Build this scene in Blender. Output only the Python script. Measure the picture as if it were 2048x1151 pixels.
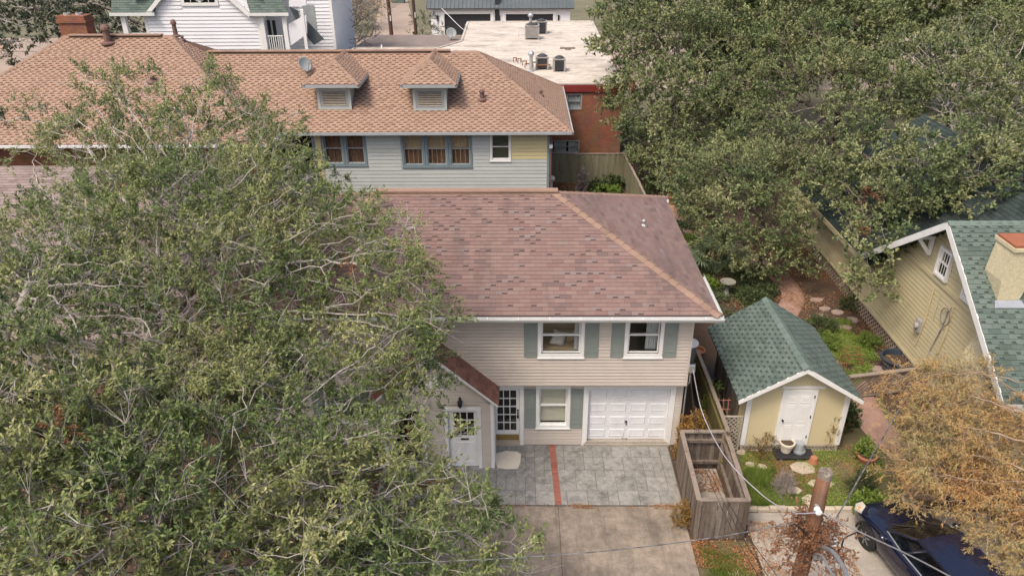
import bpy, bmesh, math, random
import numpy as np
from mathutils import Vector, Matrix
for o in list(bpy.data.objects): bpy.data.objects.remove(o)
SC = bpy.context.scene
COL = SC.collection
R = math.radians
rng = np.random.default_rng(7)
random.seed(7)

# ------------------------------------------------------------------ camera, sky, sun, exposure
F, CX, CY = 1500., 1024., 575.5           # focal length and centre in photo pixels (2048 x 1151)
CAM = np.array([0, -17.4, 14.5])
PITCH, ROLL, YAW = R(28), R(-.4), R(.7)
def _axes():
    rt = np.array([1, 0, 0.]); fw = np.array([0, math.cos(PITCH), -math.sin(PITCH)]); up = np.array([0, math.sin(PITCH), math.cos(PITCH)])
    rt, up = math.cos(ROLL)*rt + math.sin(ROLL)*up, -math.sin(ROLL)*rt + math.cos(ROLL)*up
    c, s = math.cos(YAW), math.sin(YAW); M = np.array([[c, -s, 0], [s, c, 0], [0, 0, 1]])
    return M@rt, M@fw, M@up
RT, FW, UP = _axes()
def ray(x, y): return FW + RT*(x-CX)/F - UP*(y-CY)/F
def onz(x, y, z=0): d = ray(x, y); return CAM + d*(z-CAM[2])/d[2]
def ony(x, y, Y=0): d = ray(x, y); return CAM + d*(Y-CAM[1])/d[1]
def onx(x, y, X=0): d = ray(x, y); return CAM + d*(X-CAM[0])/d[0]
def atd(x, y, z): return CAM + ray(x, y)*z
def onp(x, y, p, n): d = ray(x, y); n = np.array(n, float); return CAM + d*((np.array(p)-CAM)@n)/(d@n)

cd = bpy.data.cameras.new('camera'); cam = bpy.data.objects.new('camera', cd); COL.objects.link(cam)
cd.sensor_width = 36; cd.lens = F/2048*36; cd.clip_start = .1; cd.clip_end = 3000
cam.matrix_world = Matrix(((RT[0], UP[0], -FW[0], CAM[0]), (RT[1], UP[1], -FW[1], CAM[1]), (RT[2], UP[2], -FW[2], CAM[2]), (0, 0, 0, 1)))
SC.camera = cam
SUN_EL, SUN_AZ = R(58), R(-140)           # azimuth clockwise from +Y: behind the camera, to the left
w = bpy.data.worlds.new('World'); SC.world = w; w.use_nodes = True
nt = w.node_tree; bg = nt.nodes['Background']; sk = nt.nodes.new('ShaderNodeTexSky')
sk.sky_type = 'NISHITA'; sk.sun_disc = False; sk.sun_elevation = SUN_EL; sk.sun_rotation = SUN_AZ
sk.air_density = 1.0; sk.dust_density = 6.0; sk.ozone_density = .2
nt.links.new(sk.outputs[0], bg.inputs[0]); bg.inputs[1].default_value = .135
sl = bpy.data.lights.new('sun', 'SUN'); sl.energy = 1.5; sl.angle = R(14); sl.color = (1, .89, .76)
so = bpy.data.objects.new('sun', sl); COL.objects.link(so)
sd = Vector((math.sin(SUN_AZ)*math.cos(SUN_EL), math.cos(SUN_AZ)*math.cos(SUN_EL), math.sin(SUN_EL)))
so.rotation_euler = sd.to_track_quat('Z', 'Y').to_euler(); so.location = (0, 0, 60)
SC.view_settings.view_transform = 'Standard'; SC.view_settings.look = 'None'
SC.view_settings.gamma = 1; SC.view_settings.use_curve_mapping = False
SC.view_settings.exposure = 0.68
SC.render.engine = 'CYCLES'

# ------------------------------------------------------------------ materials
def lin(c): return tuple((x/255/12.92 if x <= 10 else ((x/255+.055)/1.055)**2.4) for x in c)
MATS = {}
def mat(name, c1, c2=None, scale=3., rough=.8, bump=0., bscale=40., spec=.3, tint=0., tcol=None, metal=0., stretch=(1, 1, 1), fine=.15,
        streak=None, streak_s=(1.3, .2, .2), stain=.0, mid=0., mids=7., transl=0.):
    """c1/c2 linear colours mixed by a large noise; tint = strength of per-face 'tint' attribute; tcol: list of colours the tint picks from"""
    m = bpy.data.materials.new(name); m.use_nodes = True; t = m.node_tree; N = t.nodes; L = t.links
    b = N['Principled BSDF']; b.inputs['Roughness'].default_value = rough; b.inputs['Metallic'].default_value = metal
    b.inputs['Specular IOR Level'].default_value = spec
    geo = N.new('ShaderNodeNewGeometry'); mp = N.new('ShaderNodeMapping'); mp.inputs['Scale'].default_value = stretch
    L.new(geo.outputs['Position'], mp.inputs[0])
    def noise(sc, det=5, ro=.6, src=None):
        n = N.new('ShaderNodeTexNoise'); n.inputs['Scale'].default_value = sc; n.inputs['Detail'].default_value = det; n.inputs['Roughness'].default_value = ro
        L.new((src or mp).outputs[0], n.inputs['Vector']); return n
    def mix(a, bb, fac, mode='MIX'):
        x = N.new('ShaderNodeMix'); x.data_type = 'RGBA'; x.blend_type = mode
        for s, v in ((6, a), (7, bb)):
            if isinstance(v, tuple): x.inputs[s].default_value = (*v, 1)
            else: L.new(v, x.inputs[s])
        if isinstance(fac, float): x.inputs[0].default_value = fac
        else: L.new(fac, x.inputs[0])
        return x.outputs[2]
    def rr(src, a, bb, lo=0., hi=1.):
        x = N.new('ShaderNodeMapRange'); x.inputs[1].default_value = a; x.inputs[2].default_value = bb; x.inputs[3].default_value = lo; x.inputs[4].default_value = hi
        L.new(src, x.inputs[0]); return x.outputs[0]
    at = None
    if tint or tcol:
        at = N.new('ShaderNodeAttribute'); at.attribute_name = 'tint'
    if tcol:
        cr = N.new('ShaderNodeValToRGB'); e = cr.color_ramp.elements
        while len(e) < len(tcol): e.new(.5)
        for i, c in enumerate(tcol): e[i].position = i/(len(tcol)-1); e[i].color = (*c, 1)
        L.new(at.outputs['Fac'], cr.inputs[0]); col = cr.outputs[0]
    else: col = None
    n1 = noise(scale)
    c2 = c2 or tuple(x*.82 for x in c1)
    f1 = rr(n1.outputs[0], .35, .68)
    if col is None: col = mix(c1, c2, f1)
    elif c2 is not None:
        col = mix(col, mix(col, c2, .45), f1)
    if tint and not tcol:
        g = rr(at.outputs['Fac'], 0, 1, 1-tint, 1+tint)
        gg = N.new('ShaderNodeCombineXYZ'); [L.new(g, gg.inputs[i]) for i in range(3)]
        col = mix(col, gg.outputs[0], 1., 'MULTIPLY')
    if fine:
        n2 = noise(bscale*1.7, 3, .7)
        g = rr(n2.outputs[0], .25, .75, 1-fine, 1+fine)
        gg = N.new('ShaderNodeCombineXYZ'); [L.new(g, gg.inputs[i]) for i in range(3)]
        col = mix(col, gg.outputs[0], 1., 'MULTIPLY')
    if mid:
        n5 = noise(mids, 8, .78); g = rr(n5.outputs[0], .3, .7, 1-mid, 1+mid)
        gg = N.new('ShaderNodeCombineXYZ'); [L.new(g, gg.inputs[i]) for i in range(3)]
        col = mix(col, gg.outputs[0], 1., 'MULTIPLY')
    if streak:
        mp2 = N.new('ShaderNodeMapping'); mp2.inputs['Scale'].default_value = streak_s; L.new(geo.outputs['Position'], mp2.inputs[0])
        n3 = noise(1., 9, .72, mp2); col = mix(col, streak, rr(n3.outputs[0], .5, .75, 0, stain))
    L.new(col, b.inputs['Base Color'])
    if bump:
        bp = N.new('ShaderNodeBump'); bp.inputs['Strength'].default_value = bump; bp.inputs['Distance'].default_value = .02
        n4 = noise(bscale, 6, .65); L.new(n4.outputs[0], bp.inputs['Height']); L.new(bp.outputs[0], b.inputs['Normal'])
    if transl:
        tr = N.new('ShaderNodeBsdfTranslucent'); L.new(col, tr.inputs[0]); mx = N.new('ShaderNodeMixShader'); mx.inputs[0].default_value = transl
        L.new(b.outputs[0], mx.inputs[1]); L.new(tr.outputs[0], mx.inputs[2]); L.new(mx.outputs[0], N['Material Output'].inputs[0])
    MATS[name] = m; return m
def glassmat(name, tintc=(.9, .95, .95), refl=.12, rough=.03):
    m = bpy.data.materials.new(name); m.use_nodes = True; t = m.node_tree; N = t.nodes; L = t.links; N.remove(N['Principled BSDF'])
    tr = N.new('ShaderNodeBsdfTransparent'); tr.inputs[0].default_value = (*tintc, 1); gl = N.new('ShaderNodeBsdfGlossy'); gl.inputs['Roughness'].default_value = rough
    lw = N.new('ShaderNodeLayerWeight'); lw.inputs[0].default_value = .5; pw = N.new('ShaderNodeMath'); pw.operation = 'POWER'; pw.inputs[1].default_value = 4.; L.new(lw.outputs['Facing'], pw.inputs[0])
    ad = N.new('ShaderNodeMath'); ad.operation = 'ADD'; ad.inputs[1].default_value = refl; ad.use_clamp = True
    L.new(pw.outputs[0], ad.inputs[0]); mx = N.new('ShaderNodeMixShader'); L.new(ad.outputs[0], mx.inputs[0]); L.new(tr.outputs[0], mx.inputs[1]); L.new(gl.outputs[0], mx.inputs[2])
    L.new(mx.outputs[0], N['Material Output'].inputs[0]); MATS[name] = m; return m
def brickmat(name, axis, c1, c2, mortar, bw=.21, bh=.068, bump=.4):
    m = bpy.data.materials.new(name); m.use_nodes = True; t = m.node_tree; N = t.nodes; L = t.links; b = N['Principled BSDF']; b.inputs['Roughness'].default_value = .9
    b.inputs['Specular IOR Level'].default_value = .2
    geo = N.new('ShaderNodeNewGeometry'); sp = N.new('ShaderNodeSeparateXYZ'); cb = N.new('ShaderNodeCombineXYZ'); L.new(geo.outputs['Position'], sp.inputs[0])
    L.new(sp.outputs[axis], cb.inputs[0]); L.new(sp.outputs[2], cb.inputs[1])
    br = N.new('ShaderNodeTexBrick'); br.inputs['Scale'].default_value = 1; br.inputs['Brick Width'].default_value = bw; br.inputs['Row Height'].default_value = bh
    br.inputs['Mortar Size'].default_value = .006; br.inputs['Bias'].default_value = 0
    br.inputs['Color1'].default_value = (*c1, 1); br.inputs['Color2'].default_value = (*c2, 1); br.inputs['Mortar'].default_value = (*mortar, 1)
    L.new(cb.outputs[0], br.inputs[0]); n = N.new('ShaderNodeTexNoise'); n.inputs['Scale'].default_value = 1.5; n.inputs['Detail'].default_value = 6; L.new(geo.outputs['Position'], n.inputs[0])
    mx = N.new('ShaderNodeMix'); mx.data_type = 'RGBA'; mx.blend_type = 'MULTIPLY'; mx.inputs[0].default_value = .6; L.new(br.outputs[0], mx.inputs[6]); L.new(n.outputs[1], mx.inputs[7])
    mu = N.new('ShaderNodeMix'); mu.data_type = 'RGBA'; mu.blend_type = 'MULTIPLY'; mu.inputs[0].default_value = 1; L.new(mx.outputs[2], mu.inputs[6]); mu.inputs[7].default_value = (1.35, 1.35, 1.35, 1)
    L.new(mu.outputs[2], b.inputs['Base Color'])
    bp = N.new('ShaderNodeBump'); bp.inputs['Strength'].default_value = bump; bp.inputs['Distance'].default_value = .01; bp.invert = True
    L.new(br.outputs['Fac'], bp.inputs['Height']); L.new(bp.outputs[0], b.inputs['Normal']); MATS[name] = m; return m

# ------------------------------------------------------------------ mesh helpers
class MB:
    def __init__(s): s.v = []; s.f = []; s.t = []
    def add(s, vs, fs, tint=.5):
        n = len(s.v); s.v += [tuple(map(float, p)) for p in vs]; s.f += [tuple(i+n for i in f) for f in fs]
        s.t += [tint]*len(fs); return s
    def box(s, x0, x1, y0, y1, z0, z1, M=None, tint=.5):
        vs = [(x, y, z) for z in (z0, z1) for y in (y0, y1) for x in (x0, x1)]
        if M is not None: vs = [M @ Vector(p) for p in vs]
        return s.add(vs, [(0, 2, 3, 1), (4, 5, 7, 6), (0, 1, 5, 4), (2, 6, 7, 3), (0, 4, 6, 2), (1, 3, 7, 5)], tint)
    def tube(s, pts, r, n=6, cap=True, tint=.5):
        pts = [Vector(p) for p in pts]; k = len(pts); rs = r if hasattr(r, '__len__') else [r]*k
        vs = []; up = Vector((.13, .27, .95)).normalized()
        for i, p in enumerate(pts):
            d = (pts[min(i+1, k-1)]-pts[max(i-1, 0)]).normalized()
            a = d.cross(up if abs(d.dot(up)) < .95 else Vector((1, 0, 0))).normalized(); b = d.cross(a)
            vs += [p + (a*math.cos(2*math.pi*j/n)+b*math.sin(2*math.pi*j/n))*rs[i] for j in range(n)]
        fs = [(i*n+j, i*n+(j+1) % n, (i+1)*n+(j+1) % n, (i+1)*n+j) for i in range(k-1) for j in range(n)]
        if cap: fs += [tuple(range(n))[::-1], tuple((k-1)*n+j for j in range(n))]
        return s.add(vs, fs, tint)
    def lathe(s, c, prof, n=16, tint=.5, M=None):
        vs = [];
        for (r, z) in prof: vs += [(r*math.cos(2*math.pi*j/n), r*math.sin(2*math.pi*j/n), z) for j in range(n)]
        if M is not None: vs = [M @ Vector(p) for p in vs]
        vs = [(p[0]+c[0], p[1]+c[1], p[2]+c[2]) for p in vs]
        k = len(prof); fs = [(i*n+j, i*n+(j+1) % n, (i+1)*n+(j+1) % n, (i+1)*n+j) for i in range(k-1) for j in range(n)]
        fs += [tuple(range(n))[::-1], tuple((k-1)*n+j for j in range(n))]
        return s.add(vs, fs, tint)
    def prism(s, poly, h, tint=.5):
        """poly: 3D points (top face), extruded by vector h"""
        n = len(poly); h = Vector(h); top = [Vector(p) for p in poly]; bot = [p+h for p in top]
        fs = [tuple(range(n)), tuple(range(2*n-1, n-1, -1))]+[(i, i+n, (i+1) % n+n, (i+1) % n) for i in range(n)]
        return s.add(top+bot, fs, tint)
    def mesh(s, name, mt=None, smooth=False):
        me = bpy.data.meshes.new(name); me.from_pydata(s.v, [], s.f)
        a = me.attributes.new('tint', 'FLOAT', 'FACE'); a.data.foreach_set('value', np.array(s.t, dtype=np.float32))
        if mt: me.materials.append(MATS[mt] if isinstance(mt, str) else mt)
        bm = bmesh.new(); bm.from_mesh(me); bmesh.ops.recalc_face_normals(bm, faces=bm.faces); bm.to_mesh(me); bm.free()
        if smooth: me.polygons.foreach_set('use_smooth', [True]*len(me.polygons))
        return me
    def build(s, name, mt, parent=None, smooth=False, label=None, kind=None):
        return link(name, s.mesh(name, mt, smooth), parent, label=label, kind=kind)
def link(name, me, parent=None, M=None, label=None, kind=None):
    o = bpy.data.objects.new(name, me); COL.objects.link(o)
    if M is not None: o.matrix_basis = M
    if parent is not None:
        o.parent = parent
        if parent.get('_root'): o.matrix_parent_inverse = Matrix.Translation(-parent.location)
        elif parent.get('_pw'): pass
    if label: o['label'] = label
    if kind: o['kind'] = kind
    return o
def thing(name, label, cat, loc=(0, 0, 0), group=None, local=False, rz=0):
    o = bpy.data.objects.new(name, None); COL.objects.link(o); o.location = loc; o.rotation_euler = (0, 0, rz); o.empty_display_size = .3
    if not local: o['_root'] = 1
    return tag(o, label, cat, group)
def tag(o, label, cat, group=None):
    o['label'] = label; o['category'] = cat
    if group: o['group'] = group
    return o
def struct(mb, name, mt, smooth=False): return mb.build(name, mt, kind='structure', smooth=smooth)
def npmesh(name, v, f, mt, tint=None, smooth=False):
    """fast mesh: v (n,3), f (m,4) quads or (m,3)"""
    me = bpy.data.meshes.new(name); k = f.shape[1]
    me.vertices.add(len(v)); me.vertices.foreach_set('co', np.ascontiguousarray(v, dtype=np.float32).ravel())
    me.loops.add(f.size); me.loops.foreach_set('vertex_index', np.ascontiguousarray(f, dtype=np.int32).ravel())
    me.polygons.add(len(f)); me.polygons.foreach_set('loop_start', np.arange(0, f.size, k, dtype=np.int32))
    me.polygons.foreach_set('loop_total', np.full(len(f), k, dtype=np.int32))
    if smooth: me.polygons.foreach_set('use_smooth', np.ones(len(f), dtype=bool))
    me.update(calc_edges=True)
    if tint is not None:
        a = me.attributes.new('tint', 'FLOAT', 'FACE'); a.data.foreach_set('value', tint.astype(np.float32))
    me.materials.append(MATS[mt]); return me
def cleanup_props():
    for o in bpy.data.objects:
        for k in ('_root', '_pw'):
            if k in o: del o[k]

# ---- 2D clipping of a convex polygon by a convex polygon (both lists of (u,v))
def clip(sub, poly):
    area = sum(poly[i][0]*poly[(i+1) % len(poly)][1]-poly[(i+1) % len(poly)][0]*poly[i][1] for i in range(len(poly)))
    if area < 0: poly = poly[::-1]
    out = sub
    for i in range(len(poly)):
        a, b = poly[i], poly[(i+1) % len(poly)]; inp, out = out, []
        side = lambda p: (b[0]-a[0])*(p[1]-a[1])-(b[1]-a[1])*(p[0]-a[0])
        for j in range(len(inp)):
            p, q = inp[j], inp[(j+1) % len(inp)]; sp, sq = side(p), side(q)
            if sp >= 0: out.append(p)
            if (sp >= 0) != (sq >= 0):
                t = sp/(sp-sq); out.append((p[0]+(q[0]-p[0])*t, p[1]+(q[1]-p[1])*t))
        if len(out) < 3: return []
    return out
def frame(o, u, v):
    """matrix with columns u, v, n and origin o"""
    u = Vector(u).normalized(); v = Vector(v).normalized(); n = u.cross(v).normalized(); v = n.cross(u)
    return Matrix(((u.x, v.x, n.x, o[0]), (u.y, v.y, n.y, o[1]), (u.z, v.z, n.z, o[2]), (0, 0, 0, 1)))
def shingles(parent, poly3, mt, e=.135, w=.305, th=.012, singles=0, keep=None, pick=None, gap=.006, jit=.0, notch=0., nprob=1.):
    """poly3: roof slope, first two points = eave left to right seen from outside (u along eave); returns list of single tab objects"""
    o = Vector(poly3[0]); u = (Vector(poly3[1])-o).normalized(); n = None
    n = u.cross(Vector(poly3[2])-o).normalized(); v = n.cross(u)
    M = Matrix(((u.x, v.x, n.x, o.x), (u.y, v.y, n.y, o.y), (u.z, v.z, n.z, o.z), (0, 0, 0, 1)))
    P = [((Vector(p)-o).dot(u), (Vector(p)-o).dot(v)) for p in poly3]
    u0, u1 = min(p[0] for p in P), max(p[0] for p in P); v1 = max(p[1] for p in P)
    full, part = [], []
    r = 0
    rs = random.Random(len(poly3)*100+int(abs(o.x*10)))
    while r*e < v1:
        off = (r % 2)*w*.5+rs.uniform(-.04, .04)*w*4*jit
        k = 0; x = u0-off
        while x < u1:
            sq = [(x+gap/2, r*e), (x+w-gap/2, r*e), (x+w-gap/2, r*e+e*1.02), (x+gap/2, r*e+e*1.02)]
            c = clip(sq, P)
            if c:
                A = abs(sum(c[i][0]*c[(i+1) % len(c)][1]-c[(i+1) % len(c)][0]*c[i][1] for i in range(len(c))))/2
                if A > 1e-4:
                    t = min(1, max(0, rs.gauss(.5, .26)))
                    isfull = A > (w-gap)*e*1.019
                    (full if isfull else part).append((sq[0], c, t, r))
            x += w
        r += 1
    cand = []
    if singles:
        for i, (s, c, t, r) in enumerate(full):
            p = M @ Vector((s[0]+w/2, s[1]+e/2, 0))
            if keep is None or keep(p): cand.append(((p-Vector(CAM)).length, i))
        cand.sort(); cand = set(i for _, i in cand[:singles])
    mb = MB()
    def tab(mb, c, r0, t, base=0.):
        top = [(p[0], p[1], th*(1-.8*min(1, max(0, (p[1]-r0)/(e*1.02))))) for p in c]
        bot = [(p[0], p[1], -.004) for p in c]
        m = len(c); mb.add([M2 @ Vector(p) for p in top+bot], [tuple(range(m))]+[(i+m, (i+1) % m+m, (i+1) % m, i) for i in range(m) if c[i][1]+c[(i+1) % m][1] < 2*(r0+e*.98)], t)
    def cut(c, s, t):
        """laminated tab: a full-height tooth and a shorter piece beside it that shows the shadow band below"""
        if not notch or (t*7919) % 1 > nprob: return [c]
        xm = s[0]+(w-gap)*(1-notch); ym = s[1]+e*.5
        return [q for q in (clip(c, [(s[0]-1, s[1]-1), (xm, s[1]-1), (xm, s[1]+2), (s[0]-1, s[1]+2)]), clip(c, [(xm, ym), (xm+1, ym), (xm+1, ym+1), (xm, ym+1)])) if q]
    M2 = M
    for i, (s, c, t, r) in enumerate(full):
        if i not in cand: [tab(mb, q, r*e, t) for q in cut(c, s, t)]
    for s, c, t, r in part: [tab(mb, q, r*e, t) for q in cut(c, s, t)]
    if mb.v:
        o1 = mb.build('shingles', mt, parent, kind='stuff')
    if cand:
        M2 = Matrix.Identity(4); vs = []
        for q in range(9):
            m2 = MB(); [tab(m2, k, 0, (q+.5)/9) for k in cut([(0, 0), (w-gap, 0), (w-gap, e*1.02), (0, e*1.02)], (0, 0), (q+.5)/9)]; vs.append(m2.mesh('shingle', mt))
        for i in sorted(cand):
            s, c, t, r = full[i]
            link('shingle', vs[min(8, int(t*9))], parent, M @ Matrix.Translation((s[0], s[1], 0)))
def caps(parent, a, b, nl, nr, mt, wdt=.14, e=.24, th=.02, lift=.012):
    """ridge or hip caps from a to b (a low end); nl, nr = upward normals of the two slopes"""
    a, b = Vector(a), Vector(b); d = b-a; L = d.length; d.normalize(); nl = Vector(nl).normalized(); nr = Vector(nr).normalized()
    sl = nl.cross(d); sr = -(nr.cross(d))
    if sl.z > 0: sl = -sl
    if sr.z > 0: sr = -sr
    n = max(1, int(L/e)); e = L/n; up = (nl+nr).normalized(); rs = random.Random(int(L*1000))
    for i in range(n):
        p0 = a+d*(e*i-.02); p1 = a+d*(e*(i+1)+.01)
        mb = MB(); vs = []
        for p, h in ((p0, th+lift), (p1, th*.35+lift)):
            for q in (p+sl*wdt+nl*h, p+up*h*1.25, p+sr*wdt+nr*h): vs.append(q)
            for q in (p+sl*wdt-nl*.005, p-up*.01, p+sr*wdt-nr*.005): vs.append(q)
        mb.add(vs, [(0, 1, 7, 6), (1, 2, 8, 7), (0, 3, 4, 1), (1, 4, 5, 2), (6, 7, 10, 9), (7, 8, 11, 10), (0, 6, 9, 3), (2, 5, 11, 8)], min(1, max(0, rs.gauss(.5, .2))))
        mb.build('ridge_cap', mt, parent)
def subtract(x0, x1, z0, z1, ops):
    iv = [(x0, x1)]
    for a, b, c, d in ops:
        if c < z1-1e-4 and d > z0+1e-4:
            nv = []
            for p, q in iv:
                if b <= p or a >= q: nv.append((p, q)); continue
                if a > p: nv.append((p, a))
                if b < q: nv.append((b, q))
            iv = nv
    return [i for i in iv if i[1]-i[0] > .015]
def siding(parent, o, u, width, z0, z1, e, mt, ops=(), th=.026, off=.004, alt=None, polytop=None, gapf=.15):
    """lap siding boards on a vertical wall: o = (x,y) of the left end, u = unit direction along the wall (outside normal is u x z)"""
    U = Vector((u[0], u[1], 0)); Nn = Vector((u[1], -u[0], 0)); O = Vector((o[0], o[1], 0)); z = z0; cnt = 0
    while z < z1-.01:
        h = min(e, z1-z); x0, x1 = 0, width
        if polytop:
            sp = polytop(z+h*.5)
            if sp is None: z += e; continue
            x0, x1 = sp
        for a, b in subtract(x0, x1, z, z+h, ops):
            mb = MB(); vs = []
            for s in (a, b):
                p = O+U*s
                gp = e*gapf; vs += [p+Nn*(th+off)+Vector((0, 0, z)), p+Nn*(th*.35+off)+Vector((0, 0, z+h-gp)), p-Nn*.002+Vector((0, 0, z+h-gp)), p-Nn*.002+Vector((0, 0, z))]
            mb.add(vs, [(0, 1, 2, 3), (7, 6, 5, 4), (0, 4, 5, 1), (1, 5, 6, 2), (2, 6, 7, 3), (3, 7, 4, 0)], random.random())
            m = mt
            if alt and alt(a, b, z): m = alt(a, b, z)
            mb.build('siding_board', m, parent)
        z += e
def wallslab(mb, o, u, width, z0, z1, ops, th=.14):
    """wall backing with openings, outer face on the line o+u*s, thickness inward"""
    U = Vector((u[0], u[1], 0)); Nn = Vector((u[1], -u[0], 0)); O = Vector((o[0], o[1], 0))
    zs = sorted(set([z0, z1]+[min(max(q, z0), z1) for p in ops for q in p[2:]]))
    for i in range(len(zs)-1):
        for a, b in subtract(0, width, zs[i], zs[i+1], ops):
            p, q = O+U*a, O+U*b; vs = []
            for zz in (zs[i], zs[i+1]): vs += [p+Vector((0, 0, zz)), q+Vector((0, 0, zz)), q-Nn*th+Vector((0, 0, zz)), p-Nn*th+Vector((0, 0, zz))]
            mb.add(vs, [(0, 3, 2, 1), (4, 5, 6, 7), (0, 1, 5, 4), (1, 2, 6, 5), (2, 3, 7, 6), (3, 0, 4, 7)])
class WF:
    """wall frame: s along wall, d outward, z up -> world"""
    def __init__(s, o, u): s.U = Vector((u[0], u[1], 0)); s.N = Vector((u[1], -u[0], 0)); s.O = Vector((o[0], o[1], 0))
    def p(s, a, d, z): return s.O+s.U*a+s.N*d+Vector((0, 0, z))
    def box(s, mb, a0, a1, d0, d1, z0, z1, tint=.5):
        vs = [s.p(a, d, z) for z in (z0, z1) for d in (d0, d1) for a in (a0, a1)]
        return mb.add(vs, [(0, 2, 3, 1), (4, 5, 7, 6), (0, 1, 5, 4), (2, 6, 7, 3), (0, 4, 6, 2), (1, 3, 7, 5)], tint)
def ring(W, mb, a0, a1, z0, z1, wd, d0, d1, top=None, bot=None):
    top = wd if top is None else top; bot = wd if bot is None else bot
    W.box(mb, a0, a0+wd, d0, d1, z0, z1); W.box(mb, a1-wd, a1, d0, d1, z0, z1)
    if top: W.box(mb, a0+wd, a1-wd, d0, d1, z1-top, z1)
    if bot: W.box(mb, a0+wd, a1-wd, d0, d1, z0, z0+bot)
def window(parent, W, a0, a1, z0, z1, casing=.1, frame_m='white_trim', sash_m='white_trim', glass='glass', mull=0, split=.5, d=.03, sashw=.04, sill=True, bottomcas=None, pname='window'):
    m = MB(); ring(W, m, a0, a1, z0, z1, casing, -.1, d, bot=bottomcas); wo = m.build(pname, frame_m, parent)
    i0, i1, j0, j1 = a0+casing, a1-casing, z0+(casing if bottomcas is None else bottomcas), z1-casing
    zm = j0+(j1-j0)*split
    m = MB(); ring(W, m, i0+.002, i1-.002, j0+.002, zm+.018, sashw, -.07, -.03, top=.034); ring(W, m, i0+.002, i1-.002, zm-.016, j1-.002, sashw, -.11, -.072, bot=.034)
    m.build('sash', sash_m, wo)
    for (k0, k1, dd) in ((j0+sashw, zm-.01, -.05), (zm+.01, j1-sashw, -.09)):
        m = MB(); W.box(m, i0+sashw, i1-sashw, dd-.003, dd+.003, k0, k1); m.build('pane', glass, wo)
    if sill:
        m = MB(); W.box(m, a0-.02, a1+.02, .002, d+.03, z0-.035, z0-.002); m.build('sill', frame_m, wo)
    return wo, (i0, i1, j0, j1, zm)
def curtain(parent, W, a0, a1, z0, z1, d, mt, folds=8, amp=.03, name='curtain'):
    m = MB(); n = folds*4; vs = []
    for i in range(n+1):
        a = a0+(a1-a0)*i/n; dd = d+amp*math.sin(i/n*folds*2*math.pi)
        vs += [W.p(a, dd, z0), W.p(a, dd, z1)]
    m.add(vs, [(2*i, 2*i+2, 2*i+3, 2*i+1) for i in range(n)]); return m.build(name, mt, parent, smooth=True)
# ------------------------------------------------------------------ material library
mat('siding_beige', (.50, .45, .40), (.46, .41, .365), 1.2, .55, .05, 60, tint=.035, fine=.03, streak=(.36, .31, .26), streak_s=(3, 3, .6), stain=.35)
mat('white_trim', (.72, .72, .71), (.66, .66, .65), 2, .5, .03, 50, fine=.03, streak=(.45, .43, .40), streak_s=(4, 4, 1.5), stain=.25)
mat('gutter_white', (.66, .67, .67), (.6, .61, .61), 2, .35, spec=.5, fine=.02, streak=(.42, .42, .4), streak_s=(5, 5, 5), stain=.3)
mat('shutter_green', (.215, .245, .228), (.195, .225, .208), 2, .6, .05, 60, tint=.06, fine=.04, streak=(.3, .33, .32), streak_s=(6, 6, 1), stain=.2)
mat('garage_white', (.68, .69, .71), (.62, .63, .65), 1.5, .45, .02, 50, fine=.02, streak=(.42, .40, .38), streak_s=(3, 3, 2.5), stain=.45)
mat('shingle_mauve', None, (0.205, 0.146, 0.132), .7, .95, .5, 90, spec=.1, fine=.14, tcol=[(0.135, 0.099, 0.097), (0.200, 0.134, 0.123), (0.232, 0.162, 0.145), (0.189, 0.117, 0.108), (0.221, 0.181, 0.174)], streak=(0.097, 0.081, 0.079), streak_s=(0.810, 0.173, 0.330), stain=.75)
mat('cap_tan', None, (.23, .155, .12), 1, .95, .4, 90, spec=.1, fine=.15, tcol=[(.21, .14, .11), (.29, .20, .155), (.25, .17, .13)], streak=(.14, .10, .085), streak_s=(1, 1, 1), stain=.5)
mat('shingle_porch', None, (.17, .085, .065), .7, .95, .5, 90, spec=.1, fine=.2, tcol=[(.13, .07, .058), (.2, .10, .078), (.24, .13, .10)], streak=(.08, .06, .055), streak_s=(1, 1, 1), stain=.5)
mat('shingle_tan', None, (.30, .20, .15), .5, .95, .5, 90, spec=.1, fine=.15, tcol=[(.25, .165, .125), (.35, .245, .185), (.33, .225, .17), (.28, .19, .145)], streak=(.22, .14, .10), streak_s=(.4, .12, .3), stain=.5)
mat('shingle_tan_dark', (.135, .085, .065), (.16, .10, .078), 3, .95, .3, 60, spec=.1, fine=.2)
mat('shingle_green', None, (.085, .125, .11), 1.2, .95, .5, 90, spec=.12, fine=.2, tcol=[(.075, .10, .09), (.108, .14, .125), (.135, .17, .152), (.09, .118, .106)], streak=(.05, .07, .05), streak_s=(.8, .5, .5), stain=.5)
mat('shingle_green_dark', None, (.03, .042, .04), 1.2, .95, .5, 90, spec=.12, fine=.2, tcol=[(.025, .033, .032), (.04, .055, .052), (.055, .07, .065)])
mat('shingle_greybrown', None, (.24, .19, .175), .7, .95, .5, 90, spec=.1, fine=.2, tcol=[(.18, .145, .135), (.26, .21, .195), (.3, .245, .23)])
mat('cap_green', None, (.10, .15, .13), 1, .95, .4, 90, spec=.1, fine=.18, tcol=[(.125, .165, .145), (.16, .2, .178)], streak=(.06, .085, .07), streak_s=(1, 1, 1), stain=.4)
mat('concrete_drive', (.285, .238, .193), (.16, .136, .113), 1.1, .95, .35, 30, spec=.15, fine=.16, mid=.34, mids=5, streak=(.09, .078, .068), streak_s=(2.6, .4, 1), stain=.8)
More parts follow.
